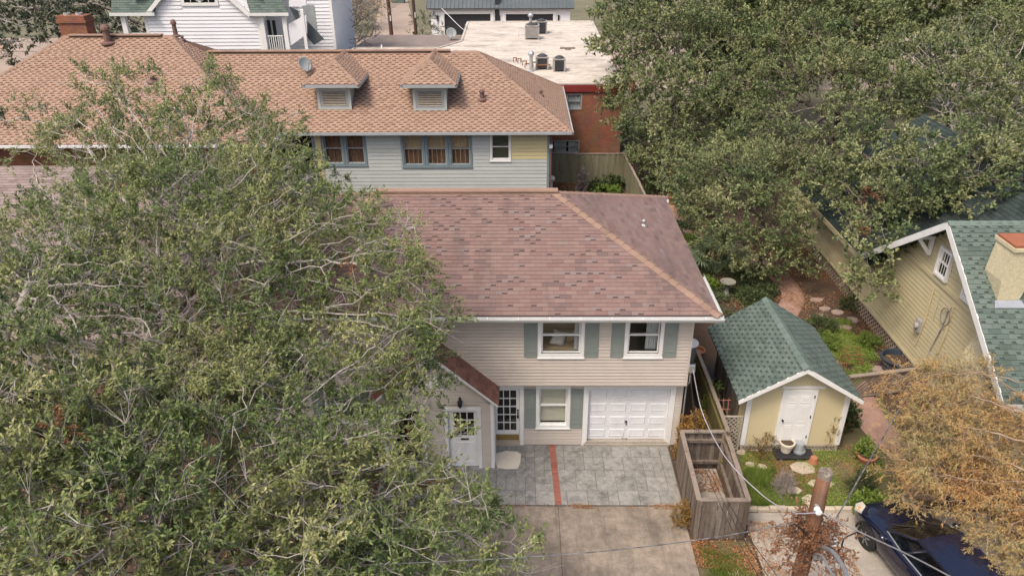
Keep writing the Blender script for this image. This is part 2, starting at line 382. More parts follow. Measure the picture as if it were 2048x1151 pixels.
mat('paver_grey', None, (.215, .215, .205), .7, .9, .6, 14, spec=.2, fine=.12, tcol=[(.20, .197, .185), (.28, .274, .258), (.24, .236, .223)], mid=.3, mids=6, streak=(.055, .055, .054), streak_s=(1.7, 1.7, 1), stain=.9)
mat('paver_joint', (.09, .088, .082), (.13, .127, .12), 2, .95, .3, 30, fine=.2)
mat('mortar_patch', (.62, .565, .48), (.55, .5, .42), 3, .95, .3, 30, fine=.06)
mat('brick_red', None, (.24, .09, .07), 2, .85, .4, 60, fine=.12, tcol=[(.22, .075, .055), (.30, .12, .09), (.25, .09, .068)], streak=(.22, .10, .08), streak_s=(2, 2, 2), stain=.4)
mat('brick_orange', None, (.42, .16, .075), 2, .9, .4, 60, fine=.15, tcol=[(.36, .13, .06), (.48, .2, .10), (.52, .26, .15), (.40, .14, .07)])
mat('soil', (.085, .055, .038), (.05, .036, .027), 1.5, 1, .8, 18, fine=.35, streak=(.13, .085, .05), streak_s=(1.5, 1.5, 1), stain=.8)
mat('ground_far', (.16, .15, .10), (.10, .10, .06), .15, 1, .5, 3, fine=.3, streak=(.24, .2, .16), streak_s=(.08, .08, 1), stain=.6)
mat('garden_soil', (.13, .115, .06), (.085, .07, .04), 1.2, 1, .8, 16, fine=.4, streak=(.10, .13, .035), streak_s=(1.1, 1.1, 1), stain=.85)
mat('path_pink', (.34, .22, .175), (.26, .165, .13), 2.2, .95, .6, 26, fine=.25, streak=(.15, .10, .08), streak_s=(1.5, 1.5, 1), stain=.5)
mat('alley', (.34, .27, .22), (.27, .215, .18), .3, .95, .3, 6, fine=.12, streak=(.2, .16, .13), streak_s=(.4, .08, 1), stain=.5)
mat('sidewalk', (.35, .315, .272), (.27, .243, .21), .8, .95, .3, 30, fine=.1, mid=.22, streak=(.2, .175, .15), streak_s=(1.1, 1.1, 1), stain=.5)
mat('siding_blue', (.43, .46, .45), (.40, .43, .42), 1.2, .6, .05, 40, tint=.04, fine=.03, streak=(.33, .35, .34), streak_s=(2, 2, .8), stain=.35)
mat('siding_yellow_patch', (.52, .46, .26), (.48, .42, .24), 1.2, .6, tint=.05, fine=.04)
mat('trim_blue', (.17, .225, .25), (.145, .195, .22), 3, .6, fine=.06, streak=(.25, .29, .3), streak_s=(4, 4, 2), stain=.3)
mat('trim_grey', (.33, .36, .37), (.29, .31, .32), 3, .6, fine=.06)
mat('yellow_paint', (.50, .435, .275), (.46, .40, .25), 1, .7, .1, 30, tint=.04, fine=.04, streak=(.38, .33, .21), streak_s=(2, 2, .7), stain=.4)
mat('yellow_stucco', (.56, .50, .34), (.48, .43, .29), 9, .95, 1., 12, fine=.14, mid=.15, mids=14)
mat('shed_yellow', (.56, .49, .31), (.53, .46, .29), 1, .7, .05, 30, fine=.04, streak=(.42, .38, .26), streak_s=(2, 2, .8), stain=.3)
mat('wood_fence', None, (.12, .09, .072), 2, .95, .6, 30, spec=.1, fine=.25, mid=.3, mids=9, stretch=(1, 1, .2), tcol=[(.10, .078, .062), (.17, .14, .118), (.24, .205, .175), (.13, .098, .078)], streak=(.055, .042, .035), streak_s=(8, 8, .7), stain=.85)
mat('wood_cap', None, (.25, .19, .15), 2, .95, .6, 30, spec=.1, fine=.25, tcol=[(.17, .14, .115), (.26, .22, .185), (.21, .175, .145)], streak=(.11, .085, .07), streak_s=(3, 3, 3), stain=.7)
mat('wood_olive', None, (.15, .14, .085), 2, .95, .5, 25, spec=.1, fine=.2, stretch=(1, 1, .25), tcol=[(.15, .145, .095), (.215, .205, .14), (.19, .175, .115)], streak=(.09, .08, .05), streak_s=(5, 5, .6), stain=.7)
mat('wood_mossy', None, (.12, .11, .045), 2, .95, .5, 25, spec=.1, fine=.2, stretch=(1, 1, .25), tcol=[(.10, .085, .04), (.17, .15, .06), (.14, .11, .055)], streak=(.06, .045, .03), streak_s=(5, 5, .6), stain=.7)
mat('lattice_brown', None, (0.270, 0.203, 0.162), 4, .95, .3, 40, fine=.2, tcol=[(0.270, 0.203, 0.162), (0.392, 0.304, 0.250)])
mat('lattice_dark', (.11, .085, .07), (.075, .06, .05), 4, .95, .3, 40, fine=.2)
mat('lattice_pale', (.40, .36, .29), (.33, .29, .23), 4, .95, .3, 40, fine=.15)
mat('dark_void', (.012, .011, .010), (.009, .009, .008), 2, .9, fine=0)
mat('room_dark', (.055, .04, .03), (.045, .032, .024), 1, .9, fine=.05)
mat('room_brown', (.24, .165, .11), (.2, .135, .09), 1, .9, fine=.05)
mat('sofa_tan', (.50, .38, .25), (.46, .34, .22), 3, .95, .2, 60, fine=.1)
mat('pillow_white', (.62, .56, .52), (.50, .44, .40), 6, .95, .2, 40, fine=.05)
mat('curtain_white', (.66, .66, .68), (.6, .6, .63), 2, .9, fine=.02, transl=.2)
mat('curtain_brown', (.22, .125, .08), (.16, .09, .06), 2, .9, fine=.08)
mat('blind_cream', (.60, .56, .47), (.56, .52, .43), 1.5, .8, fine=.02)
mat('black_metal', (.02, .02, .021), (.028, .028, .03), 5, .5, metal=.3, fine=.1)
mat('brass', (.42, .30, .12), (.36, .25, .09), 4, .4, metal=.7, fine=.08)
mat('grey_metal', (.40, .41, .42), (.32, .33, .34), 4, .45, metal=.6, fine=.08)
mat('galv_metal', (.42, .45, .48), (.34, .37, .40), 6, .45, metal=.5, fine=.1)
mat('vent_brown', (.17, .10, .085), (.13, .08, .07), 5, .7, fine=.1)
mat('flat_roof', (.54, .49, .43), (.44, .4, .355), .45, .95, .2, 8, fine=.14, mid=.2, mids=2.5, streak=(.15, .135, .12), streak_s=(.5, 1.1, 1), stain=.95)
mat('ac_grey', (.33, .32, .30), (.27, .26, .25), 4, .6, fine=.08)
mat('ac_dark', (.045, .048, .052), (.06, .062, .066), 5, .6, fine=.1)
mat('rust', (.25, .12, .06), (.18, .09, .05), 4, .9, fine=.2)
mat('red_fascia', (.20, .028, .025), (.16, .024, .022), 2, .6, fine=.06)
mat('white_siding', (.70, .71, .74), (.66, .67, .70), .8, .6, .03, 30, tint=.02, fine=.02)
mat('metal_roof', (.115, .135, .145), (.095, .115, .125), .8, .45, metal=.3, fine=.06)
mat('door_charcoal', (.035, .038, .045), (.03, .033, .04), 2, .5, fine=.05)
mat('gravel_roof', (.24, .20, .18), (.19, .16, .145), 1, 1, .5, 14, fine=.25, streak=(.30, .19, .14), streak_s=(.5, .5, 1), stain=.5)
mat('pole_wood', None, (.15, .075, .045), 1.5, .9, .7, 22, spec=.15, fine=.25, stretch=(3, 3, .3), tcol=[(.17, .085, .05), (.20, .10, .06)], streak=(.33, .28, .24), streak_s=(7, 7, .8), stain=.55)
mat('pole_top', (.27, .23, .20), (.14, .11, .09), 8, 1, .8, 30, fine=.3)
mat('far_pole', (.10, .055, .04), (.075, .045, .035), 2, .9, fine=.2)
mat('bark_pale', (.46, .43, .395), (.30, .275, .25), 7, .95, .6, 30, spec=.1, fine=.25)
mat('bark_oak', (.20, .17, .145), (.105, .085, .07), 5, .95, .8, 24, spec=.1, fine=.3)
mat('bark_dark', (.075, .06, .052), (.045, .038, .034), 5, .95, .6, 24, spec=.1, fine=.3)
mat('leaf_a', None, (0.138, 0.188, 0.054), 1.0, .5, spec=.35, fine=0, transl=.25, tcol=[(0.076, 0.121, 0.040), (0.143, 0.204, 0.065), (0.217, 0.251, 0.088), (0.308, 0.316, 0.125), (0.450, 0.431, 0.213)])
mat('leaf_b', None, (0.148, 0.191, 0.069), .7, .5, spec=.35, fine=0, transl=.25, tcol=[(0.072, 0.111, 0.048), (0.135, 0.177, 0.075), (0.209, 0.237, 0.104), (0.280, 0.295, 0.137), (0.416, 0.396, 0.209)])
mat('leaf_far', None, (0.072, 0.090, 0.054), .7, .6, spec=.2, fine=0, transl=.25, tcol=[(0.036, 0.054, 0.034), (0.066, 0.084, 0.054), (0.102, 0.114, 0.072), (0.144, 0.144, 0.096)])
mat('leaf_dead', None, (.25, .11, .055), 2, .8, spec=.1, fine=0, transl=.25, tcol=[(.16, .075, .045), (.26, .13, .07), (.25, .15, .10)])
mat('leaf_cypress', None, (0.367, 0.235, 0.095), .9, .8, spec=.1, fine=0, transl=.3, tcol=[(0.324, 0.325, 0.168), (0.432, 0.358, 0.168), (0.540, 0.381, 0.168), (0.594, 0.358, 0.157), (0.626, 0.314, 0.146)])
mat('leaf_nandina', None, (.30, .17, .05), 2, .6, spec=.2, fine=0, transl=.25, tcol=[(.16, .12, .03), (.30, .18, .05), (.38, .2, .06)])
mat('leaf_bright', None, (.12, .19, .03), 2, .6, spec=.25, fine=0, transl=.25, tcol=[(.07, .12, .02), (.13, .21, .035), (.2, .28, .05), (.26, .3, .09)])
mat('leaf_dark', None, (0.067, 0.093, 0.033), 2, .5, spec=.35, fine=0, transl=.2, tcol=[(0.038, 0.054, 0.021), (0.067, 0.096, 0.034), (0.114, 0.139, 0.052)])
mat('leaf_palm', None, (.12, .18, .09), 3, .5, spec=.35, fine=0, transl=.2, tcol=[(.14, .19, .10), (.22, .28, .16), (.3, .36, .23)])
mat('twig_grey', (.27, .235, .215), (.2, .17, .155), 5, .95, fine=.2)
mat('litter', None, (.22, .13, .07), 2, .95, spec=.1, fine=0, tcol=[(.13, .06, .03), (.25, .11, .05), (.36, .19, .09), (.30, .22, .14)])
mat('straw', None, (.38, .29, .17), 2, .95, spec=.1, fine=0, tcol=[(.24, .19, .09), (.42, .33, .2), (.5, .40, .26)])
mat('stone_pale', None, (.36, .31, .24), 2.5, .95, .6, 18, fine=.15, tcol=[(.36, .30, .23), (.46, .40, .31)], streak=(.22, .19, .14), streak_s=(3, 3, 3), stain=.5)
mat('stone_pink', None, (.30, .225, .195), 2.5, .95, .6, 18, fine=.15, tcol=[(.25, .19, .165), (.36, .28, .24)], streak=(.15, .115, .10), streak_s=(3, 3, 3), stain=.5)
mat('terracotta', (.36, .155, .09), (.3, .125, .07), 4, .9, .2, 40, fine=.1)
mat('pot_cream', (.60, .55, .45), (.52, .47, .38), 4, .6, fine=.05)
mat('plastic_navy', (.035, .05, .07), (.03, .042, .06), 3, .45, fine=.05)
mat('plastic_black', (.025, .025, .028), (.03, .03, .033), 3, .5, fine=.05)
mat('plastic_grey', (.30, .33, .34), (.25, .28, .29), 3, .5, fine=.05)
mat('plastic_white', (.66, .66, .66), (.6, .6, .6), 3, .5, fine=.04)
mat('wire_grey', (.36, .36, .37), (.28, .28, .29), 8, .5, metal=.4, fine=.1)
mat('wire_black', (.018, .018, .018), (.024, .024, .024), 8, .6, fine=.1)
mat('wire_banded', (.22, .22, .22), (.03, .03, .03), 6, .5, fine=.05)
mat('wire_blueish', (.45, .43, .5), (.38, .37, .43), 8, .5, fine=.1)
mat('ceramic', (.78, .78, .78), (.7, .7, .7), 5, .2, spec=.6, fine=.02)
mat('car_blue', (.004, .006, .022), (.0035, .0055, .02), 3, .14, spec=.7, fine=0, streak=(.05, .055, .07), streak_s=(2, 2, 2), stain=.10)
MATS['car_blue'].node_tree.nodes['Principled BSDF'].inputs['Coat Weight'].default_value = .6
mat('car_black', (.012, .012, .013), (.015, .015, .016), 3, .4, fine=0)
mat('tyre', (.018, .018, .018), (.024, .023, .022), 6, .85, fine=.1)
mat('alloy', (.30, .30, .31), (.22, .22, .23), 5, .35, metal=.8, fine=.05)
mat('lamp_amber', (.6, .28, .05), (.55, .24, .04), 4, .2, spec=.6, fine=0)
mat('lamp_clear', (.55, .52, .45), (.48, .45, .38), 4, .15, spec=.7, fine=0)
mat('car_glass', (.012, .014, .014), (.012, .014, .014), 4, .04, spec=.8, fine=0)
mat('sign_black', (.02, .02, .024), (.025, .025, .03), 5, .4, fine=0)
mat('sign_mark', (.55, .56, .6), (.5, .5, .55), 5, .5, fine=0)
mat('red_toy', (.45, .03, .02), (.4, .03, .02), 5, .5, fine=0)
mat('pink_rack', (.40, .17, .13), (.34, .14, .11), 5, .7, fine=.1)
mat('chimney_cap', (.30, .115, .065), (.25, .09, .05), 3, .9, .3, 40, fine=.15)
glassmat('glass', (.80, .83, .82), .05)
glassmat('glass_clear', (.92, .94, .93), .02)
glassmat('glass_car', (.45, .52, .48), .06)
brickmat('brick_wall_y', 0, (.27, .105, .06), (.20, .075, .045), (.24, .18, .14))
brickmat('brick_wall_x', 1, (.27, .105, .06), (.20, .075, .045), (.24, .18, .14))
mat('twig_rust', (.33, .25, .18), (.24, .175, .125), 6, .95, fine=.2)
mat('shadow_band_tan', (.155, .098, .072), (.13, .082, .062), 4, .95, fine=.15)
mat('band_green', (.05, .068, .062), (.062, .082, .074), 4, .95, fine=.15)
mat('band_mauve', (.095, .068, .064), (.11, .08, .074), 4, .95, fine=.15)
mat('stone_grey', (.24, .225, .19), (.17, .16, .135), 5, .95, .4, 30, fine=.2)
# ------------------------------------------------------------------ the setting
m = MB(); m.box(-400, 400, -60, 900, -.35, -.03); struct(m, 'ground', 'ground_far')
m = MB(); m.box(-24, 30, -14, 26, -.028, -.012); struct(m, 'yard_soil', 'soil')
m = MB(); m.prism([(5.62, -2.62, .012), (10.9, -2.45, .012), (11.6, 2.3, .012), (9.4, 2.6, .012), (9.4, .2, .012), (5.62, .2, .012)], (0, 0, -.03)); struct(m, 'garden_ground', 'garden_soil')
# lower driveway of worn concrete, in slabs
DRV = thing('driveway', 'worn brown concrete driveway', 'driveway', (1.5, -6, 0)); 
del DRV['category'], DRV['label']; DRV['kind'] = 'structure'
for (x0, x1) in ((-3.6, 1.0), (1.012, 4.28)):
    for (y0, y1) in ((-2.49, -6.6), (-6.615, -14)):
        m = MB(); y0, y1 = y1, y0; m.box(x0, x1, y0, y1, -.05, .0 + random.uniform(0, .003)); m.build('concrete_slab', 'concrete_drive', DRV)
# stamped grey patio in ashlar blocks, red brick strip between
PAT = thing('patio', '', '', (1.8, -1.2, 0)); del PAT['category'], PAT['label']; PAT['kind'] = 'structure'
m = MB(); m.box(-3.9, 4.34, -2.47, .05, -.05, .014); m.build('joint_bed', 'paver_joint', PAT)
def ashlar(x0, x1, y0, y1, seed, skew=0):
    rs = random.Random(seed); cell = .275; nx = max(1, round((x1-x0)/cell)); ny = max(1, round((y1-y0)/cell)); cx = (x1-x0)/nx; cy = (y1-y0)/ny
    used = [[0]*ny for _ in range(nx)]; out = []
    for j in range(ny):
        for i in range(nx):
            if used[i][j]: continue
            for (w, h) in rs.sample([(2, 2), (2, 1), (2, 1), (1, 2), (1, 1)], 5)+[(1, 1)]:
                if i+w <= nx and j+h <= ny and not any(used[a][b] for a in range(i, i+w) for b in range(j, j+h)): break
            for a in range(i, i+w):
                for b in range(j, j+h): used[a][b] = 1
            out.append((x0+i*cx, x0+(i+w)*cx, y0+j*cy, y0+(j+h)*cy))
    return out
for (a, b, c, d) in ashlar(-3.9, .95, -2.46, -.02, 3)+ashlar(.98, 4.32, -2.46, -.02, 9):
    g = .0025; mb = MB(); h = .021+random.uniform(-.0015, .0015); j = lambda: random.uniform(-.006, .006)
    lo = [(a+g, c+g), (b-g, c+g), (b-g, d-g), (a+g, d-g)]; hi = [(a+g+.008+j()*.5, c+g+.008+j()*.5), (b-g-.008+j()*.5, c+g+.008+j()*.5), (b-g-.008+j()*.5, d-g-.008+j()*.5), (a+g+.008+j()*.5, d-g-.008+j()*.5)]
    mb.add([(p[0], p[1], .010) for p in lo]+[(p[0], p[1], h) for p in hi], [(4, 5, 6, 7)]+[(i, (i+1) % 4, (i+1) % 4+4, i+4) for i in range(4)], random.random())
    mb.build('paving_block', 'paver_grey', PAT)
bx = [onz(1100, 893)[0], onz(1117, 1011)[0]]
nb = 22
for i in range(nb):
    y1 = -.03-i*2.43/nb; y0 = y1-2.43/nb+.014; xc = .87+.10*0; xo = -.0+(i/nb)*.10
    m = MB(); m.box(.85+xo*.8, 1.025+xo*.8, y0, y1, .0, .032+random.uniform(-.002, .003), tint=random.random()); m.build('brick', 'brick_red', PAT)
pp = [(-.70, -.42), (-.42, -.30), (-.1, -.33), (.02, -.45), (.0, -.8), (-.08, -1.05), (-.4, -1.08), (-.66, -1.0), (-.72, -.75)]
m = MB(); m.prism([(x, y, .033) for x, y in pp], (0, 0, -.01)); m.build('mortar_patch', 'mortar_patch', PAT)
# concrete walk by the pole and the car
m = MB(); m.prism([(5.75, -14, .004), (12.5, -14, .004), (12.2, -2.66, .004), (5.85, -2.72, .004)], (0, 0, -.03)); struct(m, 'parking_pad', 'sidewalk')
m = MB(); m.prism([(4.3, -14, .0), (5.7, -14, .0), (5.75, -3.7, .0), (4.3, -3.65, .0)], (0, 0, -.03)); struct(m, 'verge', 'garden_soil')
# pink gravel garden paths, slightly raised, following curves
def ribbon(name, pts, wd, z, mt):
    mb = MB(); pts = [Vector((p[0], p[1], 0)) for p in pts]; vs = []; n = len(pts)
    for i, p in enumerate(pts):
        d = (pts[min(i+1, n-1)]-pts[max(i-1, 0)]).normalized(); q = Vector((-d.y, d.x, 0)); ww = wd[i] if hasattr(wd, '__len__') else wd
        for s, zz in ((-1, -.03), (-.96, z*.8), (-.4, z), (.4, z), (.96, z*.8), (1, -.03)): vs.append(p+q*(ww/2*s)+Vector((random.uniform(-.02, .02), random.uniform(-.02, .02), zz)))
    mb.add(vs, [(i*6+j, i*6+j+1, i*6+j+7, i*6+j+6) for i in range(n-1) for j in range(5)]); return struct(mb, name, mt, True)
def cr(pts, k=6):
    P = [np.array(p, float) for p in pts]; P = [2*P[0]-P[1]]+P+[2*P[-1]-P[-2]]; out = []
    for i in range(1, len(P)-2):
        for j in range(k):
            t = j/k; out.append(.5*((2*P[i])+(-P[i-1]+P[i+1])*t+(2*P[i-1]-5*P[i]+4*P[i+1]-P[i+2])*t*t+(-P[i-1]+3*P[i]-3*P[i+1]+P[i+2])*t**3))
    return out+[P[-2]]
px2 = lambda L: [tuple(onz(x, y)[:2]) for x, y in L]
ribbon('garden_path', cr(px2([(1330, 395), (1350, 440), (1400, 475), (1450, 500), (1530, 530), (1575, 570), (1585, 600), (1560, 640), (1530, 680)])), [.9]*100, .02, 'path_pink')
ribbon('side_path', cr(px2([(1700, 760), (1735, 830), (1780, 880), (1830, 930), (1850, 1000)])), [1.1]*100, .016, 'path_pink')
# alley far behind
m = MB(); m.prism([tuple(onz(*p)[:2])+(.0,) for p in ((738, 100), (840, 100), (800, -60), (776, -60))], (0, 0, -.03)); struct(m, 'alley', 'alley')
m = MB(); m.box(-60, 60, 44, 69.9, -.025, -.008); struct(m, 'rear_yard', 'alley')
# ------------------------------------------------------------------ the beige house
H = thing('house', 'two-storey beige house with mauve hip roof, white garage door and green shutters', 'house', (-1.6, 3.5, 0))
EX0, EX1, EY0, EY1, EZ = -8.42, 5.12, -.72, 7.72, 4.82
RY, RZ, RX0, RX1 = 3.5, 6.6, -4.2, 1.0
WL, WR = -7.85, 4.58
# walls
lo_ops = [(1.95-WL, 4.27-WL, 0, 2.02), (.53-WL, 1.35-WL, .74, 2.04), (-.86-WL, -.01-WL, .1, 2.06), (-5.5-WL, -4.3-WL, .9, 2.0)]
up_ops = [(.57-WL, 1.62-WL, 3.40, 4.5), (2.89-WL, 3.73-WL, 3.40, 4.5)]
m = MB()
wallslab(m, (WL, 0), (1, 0), WR-WL, 0, 2.37, lo_ops); wallslab(m, (WR, .14), (0, 1), 7.05, 0, 2.37, []); wallslab(m, (WR, 7.19), (-1, 0), WR-WL, 0, 4.8, []); wallslab(m, (WL, 7.05), (0, -1), 6.9, 0, 4.8, [])
wallslab(m, (WL, -.3), (1, 0), WR-WL, 2.37, 4.79, up_ops); wallslab(m, (WR, -.16), (0, 1), 7.35, 2.37, 4.8, [])
m.box(WL, WR, -.16, 7, 2.40, 2.5); m.build('wall', 'siding_beige', H)
m = MB(); m.box(WL+.01, WR-.01, -.296, -.002, 2.36, 2.369); m.box(WL+.01, WR+.02, -.315, -.16, 2.335, 2.36); m.build('soffit', 'siding_beige', H)
m = MB(); m.box(WL, 1.8, -.012, .02, .0, .05); m.box(4.4, WR, -.012, .02, 0, .05); m.build('foundation', 'sidewalk', H)
cas_lo = [(1.79-WL, 4.41-WL, 0, 2.135), (.44-WL, 1.44-WL, .60, 2.135), (-1.0-WL, .105-WL, 0, 2.17), (-5.62-WL, -4.18-WL, .8, 2.12), (-4.0-WL, -.76-WL, 0, 2.5)]
cas_up = [(.465-WL, 1.725-WL, 3.27, 4.8), (2.785-WL, 3.835-WL, 3.27, 4.8)]
siding(H, (WL, 0), (1, 0), WR-WL, .05, 2.33, .105, 'siding_beige', cas_lo)
siding(H, (WL, -.3), (1, 0), WR-WL, 2.375, 4.72, .105, 'siding_beige', cas_up)
siding(H, (WR, -.3), (0, 1), 7.49, 2.375, 4.72, .105, 'siding_beige')
siding(H, (WR, 0), (0, 1), 7.19, .05, 2.36, .105, 'siding_beige')
for (y, z0, z1) in ((-.3, 2.36, 4.74), (0, .0, 2.33)):
    m = MB(); m.box(WR-.045, WR+.026, y-.026, y+.06, z0, z1); m.build('corner_trim', 'siding_beige', H)
LF, UF = WF((0, 0), (1, 0)), WF((0, -.3), (1, 0))
# garage door with raised panels
g = MB(); ring(LF, g, 1.80, 4.40, .0, 2.125, .145, -.1, .032, top=.1, bot=0); g.build('garage_casing', 'white_trim', H)
GD = MB(); LF.box(GD, 1.95, 4.255, -.14, -.1, .155, 2.02); GDo = GD.build('garage_door', 'garage_white', H)
gw = 2.305
for r in range(4):
    z0 = .165+r*.464
    m = MB(); LF.box(m, 1.952, 4.253, -.1, -.088, z0, z0+.455); sec = m.build('door_section', 'garage_white', GDo)
    for c in range(4):
        a0 = 1.952+c*gw/4+.05; a1 = a0+gw/4-.1; zz0, zz1 = z0+.09, z0+.365
        m = MB(); o_ = [(a0, zz0), (a1, zz0), (a1, zz1), (a0, zz1)]; i_ = [(a0+.03, zz0+.03), (a1-.03, zz0+.03), (a1-.03, zz1-.03), (a0+.03, zz1-.03)]; i2 = [(a0+.055, zz0+.055), (a1-.055, zz0+.055), (a1-.055, zz1-.055), (a0+.055, zz1-.055)]
        vs = [LF.p(x, -.0875, z) for x, z in o_]+[LF.p(x, -.070, z) for x, z in i_]+[LF.p(x, -.078, z) for x, z in i2]
        m.add(vs, [(i, (i+1) % 4, (i+1) % 4+4, i+4) for i in range(4)]+[(i+4, (i+1) % 4+4, (i+1) % 4+8, i+8) for i in range(4)]+[(8, 9, 10, 11)]); m.build('panel', 'garage_white', sec)
m = MB(); m.lathe((0, 0, 0), [(.035, 0), (.035, .012), (.016, .02), (.016, .04)], 12, M=Matrix.Translation(LF.p(3.08, -.09, .80))@Matrix.Rotation(R(90), 4, 'X')); LF.box(m, 3.068, 3.092, -.088, -.04, .70, .82); m.build('door_handle', 'black_metal', GDo)
m = MB(); LF.box(m, 2.98, 3.14, -.088, -.06, .175, .19); LF.box(m, 3.0, 3.015, -.09, -.05, .19, .22); LF.box(m, 3.105, 3.12, -.09, -.05, .19, .22); m.build('lift_handle', 'grey_metal', GDo)
m = MB(); LF.box(m, 1.90, 4.30, -.2, .045, .0, .15); LF.box(m, 1.86, 4.36, .045, .10, .0, .10); m.build('door_sill', 'sidewalk', H)
# room behind the windows: dark boxes
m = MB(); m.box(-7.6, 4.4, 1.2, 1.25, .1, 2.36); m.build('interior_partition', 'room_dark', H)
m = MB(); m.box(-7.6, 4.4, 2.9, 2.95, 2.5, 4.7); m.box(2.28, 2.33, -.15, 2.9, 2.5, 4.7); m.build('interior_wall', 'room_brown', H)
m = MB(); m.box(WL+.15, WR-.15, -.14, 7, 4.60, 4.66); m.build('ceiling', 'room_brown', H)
# windows
wo, (i0, i1, j0, j1, zm) = window(H, UF, .47, 1.72, 3.29, 4.62, casing=.1, d=.03, bottomcas=.11, split=.5, glass='glass_clear')
curtain(wo, UF, i1-.16, i1-.04, j0+.02, j1, -.16, 'curtain_white', 3, .012)
wo, (i0, i1, j0, j1, zm) = window(H, UF, 2.79, 3.83, 3.29, 4.62, casing=.1, d=.03, bottomcas=.11, split=.5, glass='glass_clear')
curtain(wo, UF, i1-.34, i1-.03, j0+.02, j1, -.2, 'curtain_white', 5, .03)
wo, (i0, i1, j0, j1, zm) = window(H, LF, .45, 1.43, .65, 2.125, casing=.09, bottomcas=.1, split=.52, glass='glass_clear')
m = MB(); LF.box(m, i0, i1, -.135, -.13, j0+.05, j1)
for k in range(14): LF.box(m, i0, i1, -.13, -.127+.0005*(k % 2), j0+.08+k*.085, j0+.08+k*.085+.07)
m.build('blind_or_backing', 'blind_cream', wo)
wo, (i0, i1, j0, j1, zm) = window(H, LF, -5.6, -4.2, .8, 2.1, casing=.09)
curtain(wo, LF, i0+.05, i1-.05, j0, j1, -.2, 'curtain_white', 8, .02)
# shutters: frame, two recessed fields
def shutter(W, a0, a1, z0, z1):
    m = MB(); W.box(m, a0, a1, .021, .036, z0, z1); s = m.build('shutter', 'shutter_green', H)
    zs = [z0, z0+(z1-z0)*.12, z0+(z1-z0)*.52, z1]
    m = MB(); wd = .045
    W.box(m, a0, a0+wd, .036, .05, z0, z1, .4); W.box(m, a1-wd, a1, .036, .05, z0, z1, .4)
    for z in (z0, zs[1], zs[2], z1-.045): W.box(m, a0+wd, a1-wd, .036, .05, z, z+.045, .4)
    m.build('shutter_frame', 'shutter_green', s)
    m = MB(); k = int((z1-z0)/.042)
    for i in range(k):
        z = z0+.04+i*(z1-z0-.06)/k; W.box(m, a0+wd, a1-wd, .036, .041+.003*(i % 2), z, z+.028, .7)
    m.build('louvres', 'shutter_green', s)
for a in ((.10, .455), (1.735, 2.10), (2.43, 2.775), (3.845, 4.20)): shutter(UF, a[0], a[1], 3.31, 4.60)
for a in ((.118, .435), (1.445, 1.782)): shutter(LF, a[0], a[1], .66, 2.02)
shutter(LF, -5.95, -5.63, .82, 2.08); shutter(LF, -4.17, -4.0+.13, .82, 2.08)
# entry door, fifteen panes
m = MB(); ring(LF, m, -.98, .10, .0, 2.16, .115, -.12, .03, bot=0); m.build('door_casing', 'white_trim', H)
DR = MB(); LF.box(DR, -.862, -.66, -.09, -.05, .12, 2.04); LF.box(DR, -.115, -.02, -.09, -.05, .12, 2.04); LF.box(DR, -.66, -.115, -.09, -.05, .12, .50); LF.box(DR, -.66, -.115, -.09, -.05, 1.93, 2.04)
for c in (1, 2): LF.box(DR, -.66+c*.1817-.012, -.66+c*.1817+.012, -.088, -.052, .50, 1.93)
for r in range(1, 5): LF.box(DR, -.66, -.115, -.086, -.054, .50+r*.286-.012, .50+r*.286+.012)
door = DR.build('door', 'white_trim', H)
for c in range(3):
    for r in range(5):
        m = MB(); LF.box(m, -.66+c*.1817+.012, -.66+(c+1)*.1817-.012, -.072, -.068, .50+r*.286+.012, .50+(r+1)*.286-.012); m.build('pane', 'glass', door)
m = MB(); LF.box(m, -.84, -.04, -.05, -.044, .14, .36); m.build('kick_plate', 'brass', door)
m = MB(); LF.box(m, -.085, -.05, -.05, -.03, .95, 1.18); LF.box(m, -.10, -.04, -.035, .02, 1.02, 1.05); m.lathe((0, 0, 0), [(.028, 0), (.03, .02), (.02, .03)], 10, M=Matrix.Translation(LF.p(-.068, -.05, 1.24))@Matrix.Rotation(R(90), 4, 'X')); m.build('door_lock', 'black_metal', door)
m = MB(); LF.box(m, -.86, -.02, -.14, .06, .0, .11); m.build('door_step', 'stone_pale', H)
# plaque over the shutter, marks illegible in the picture
m = MB(); LF.box(m, 1.44, 1.79, .022, .034, 2.175, 2.33); pq = m.build('plaque', 'sign_black', H)
for i in range(9):
    m = MB(); LF.box(m, 1.475+i*.032, 1.49+i*.032+random.uniform(0, .012), .0345, .037, 2.22+random.uniform(0, .02), 2.27+random.uniform(0, .03)); m.build('plaque_mark', 'sign_mark', pq)
m = MB(); LF.box(m, 2.86, 3.24, .034, .05, 2.24, 2.34); m.build('plaque', 'sign_black', H)
# gable entry block
GX0, GX1, GY, GE, GC, GP = -3.95, -.76, -1.0, 2.30, -2.33, 3.93
sl = (GP-2.33)/1.72
gops = [(-1.98-GX0, -1.17-GX0, .0, 2.03), (-3.45-GX0, -2.75-GX0, .1, 2.0)]
GF = WF((0, GY), (1, 0))
m = MB(); wallslab(m, (GX0, GY), (1, 0), GX1-GX0, 0, 2.30, gops); wallslab(m, (GX1, GY+.14), (0, 1), .86, 0, 2.30, []); wallslab(m, (GX0, 0), (0, -1), .86, 0, 2.30, [])
m.prism([(GX0, GY, 2.30), (GX1, GY, 2.30), (GC, GY, GP-.1)], (0, .14, 0)); m.build('porch_wall', 'siding_beige', H)
gcas = [(-2.09-GX0, -1.06-GX0, 0, 2.14), (-3.5-GX0, -2.7-GX0, 0, 2.05), (-2.56-GX0, -2.03-GX0, 2.72, 3.2)]
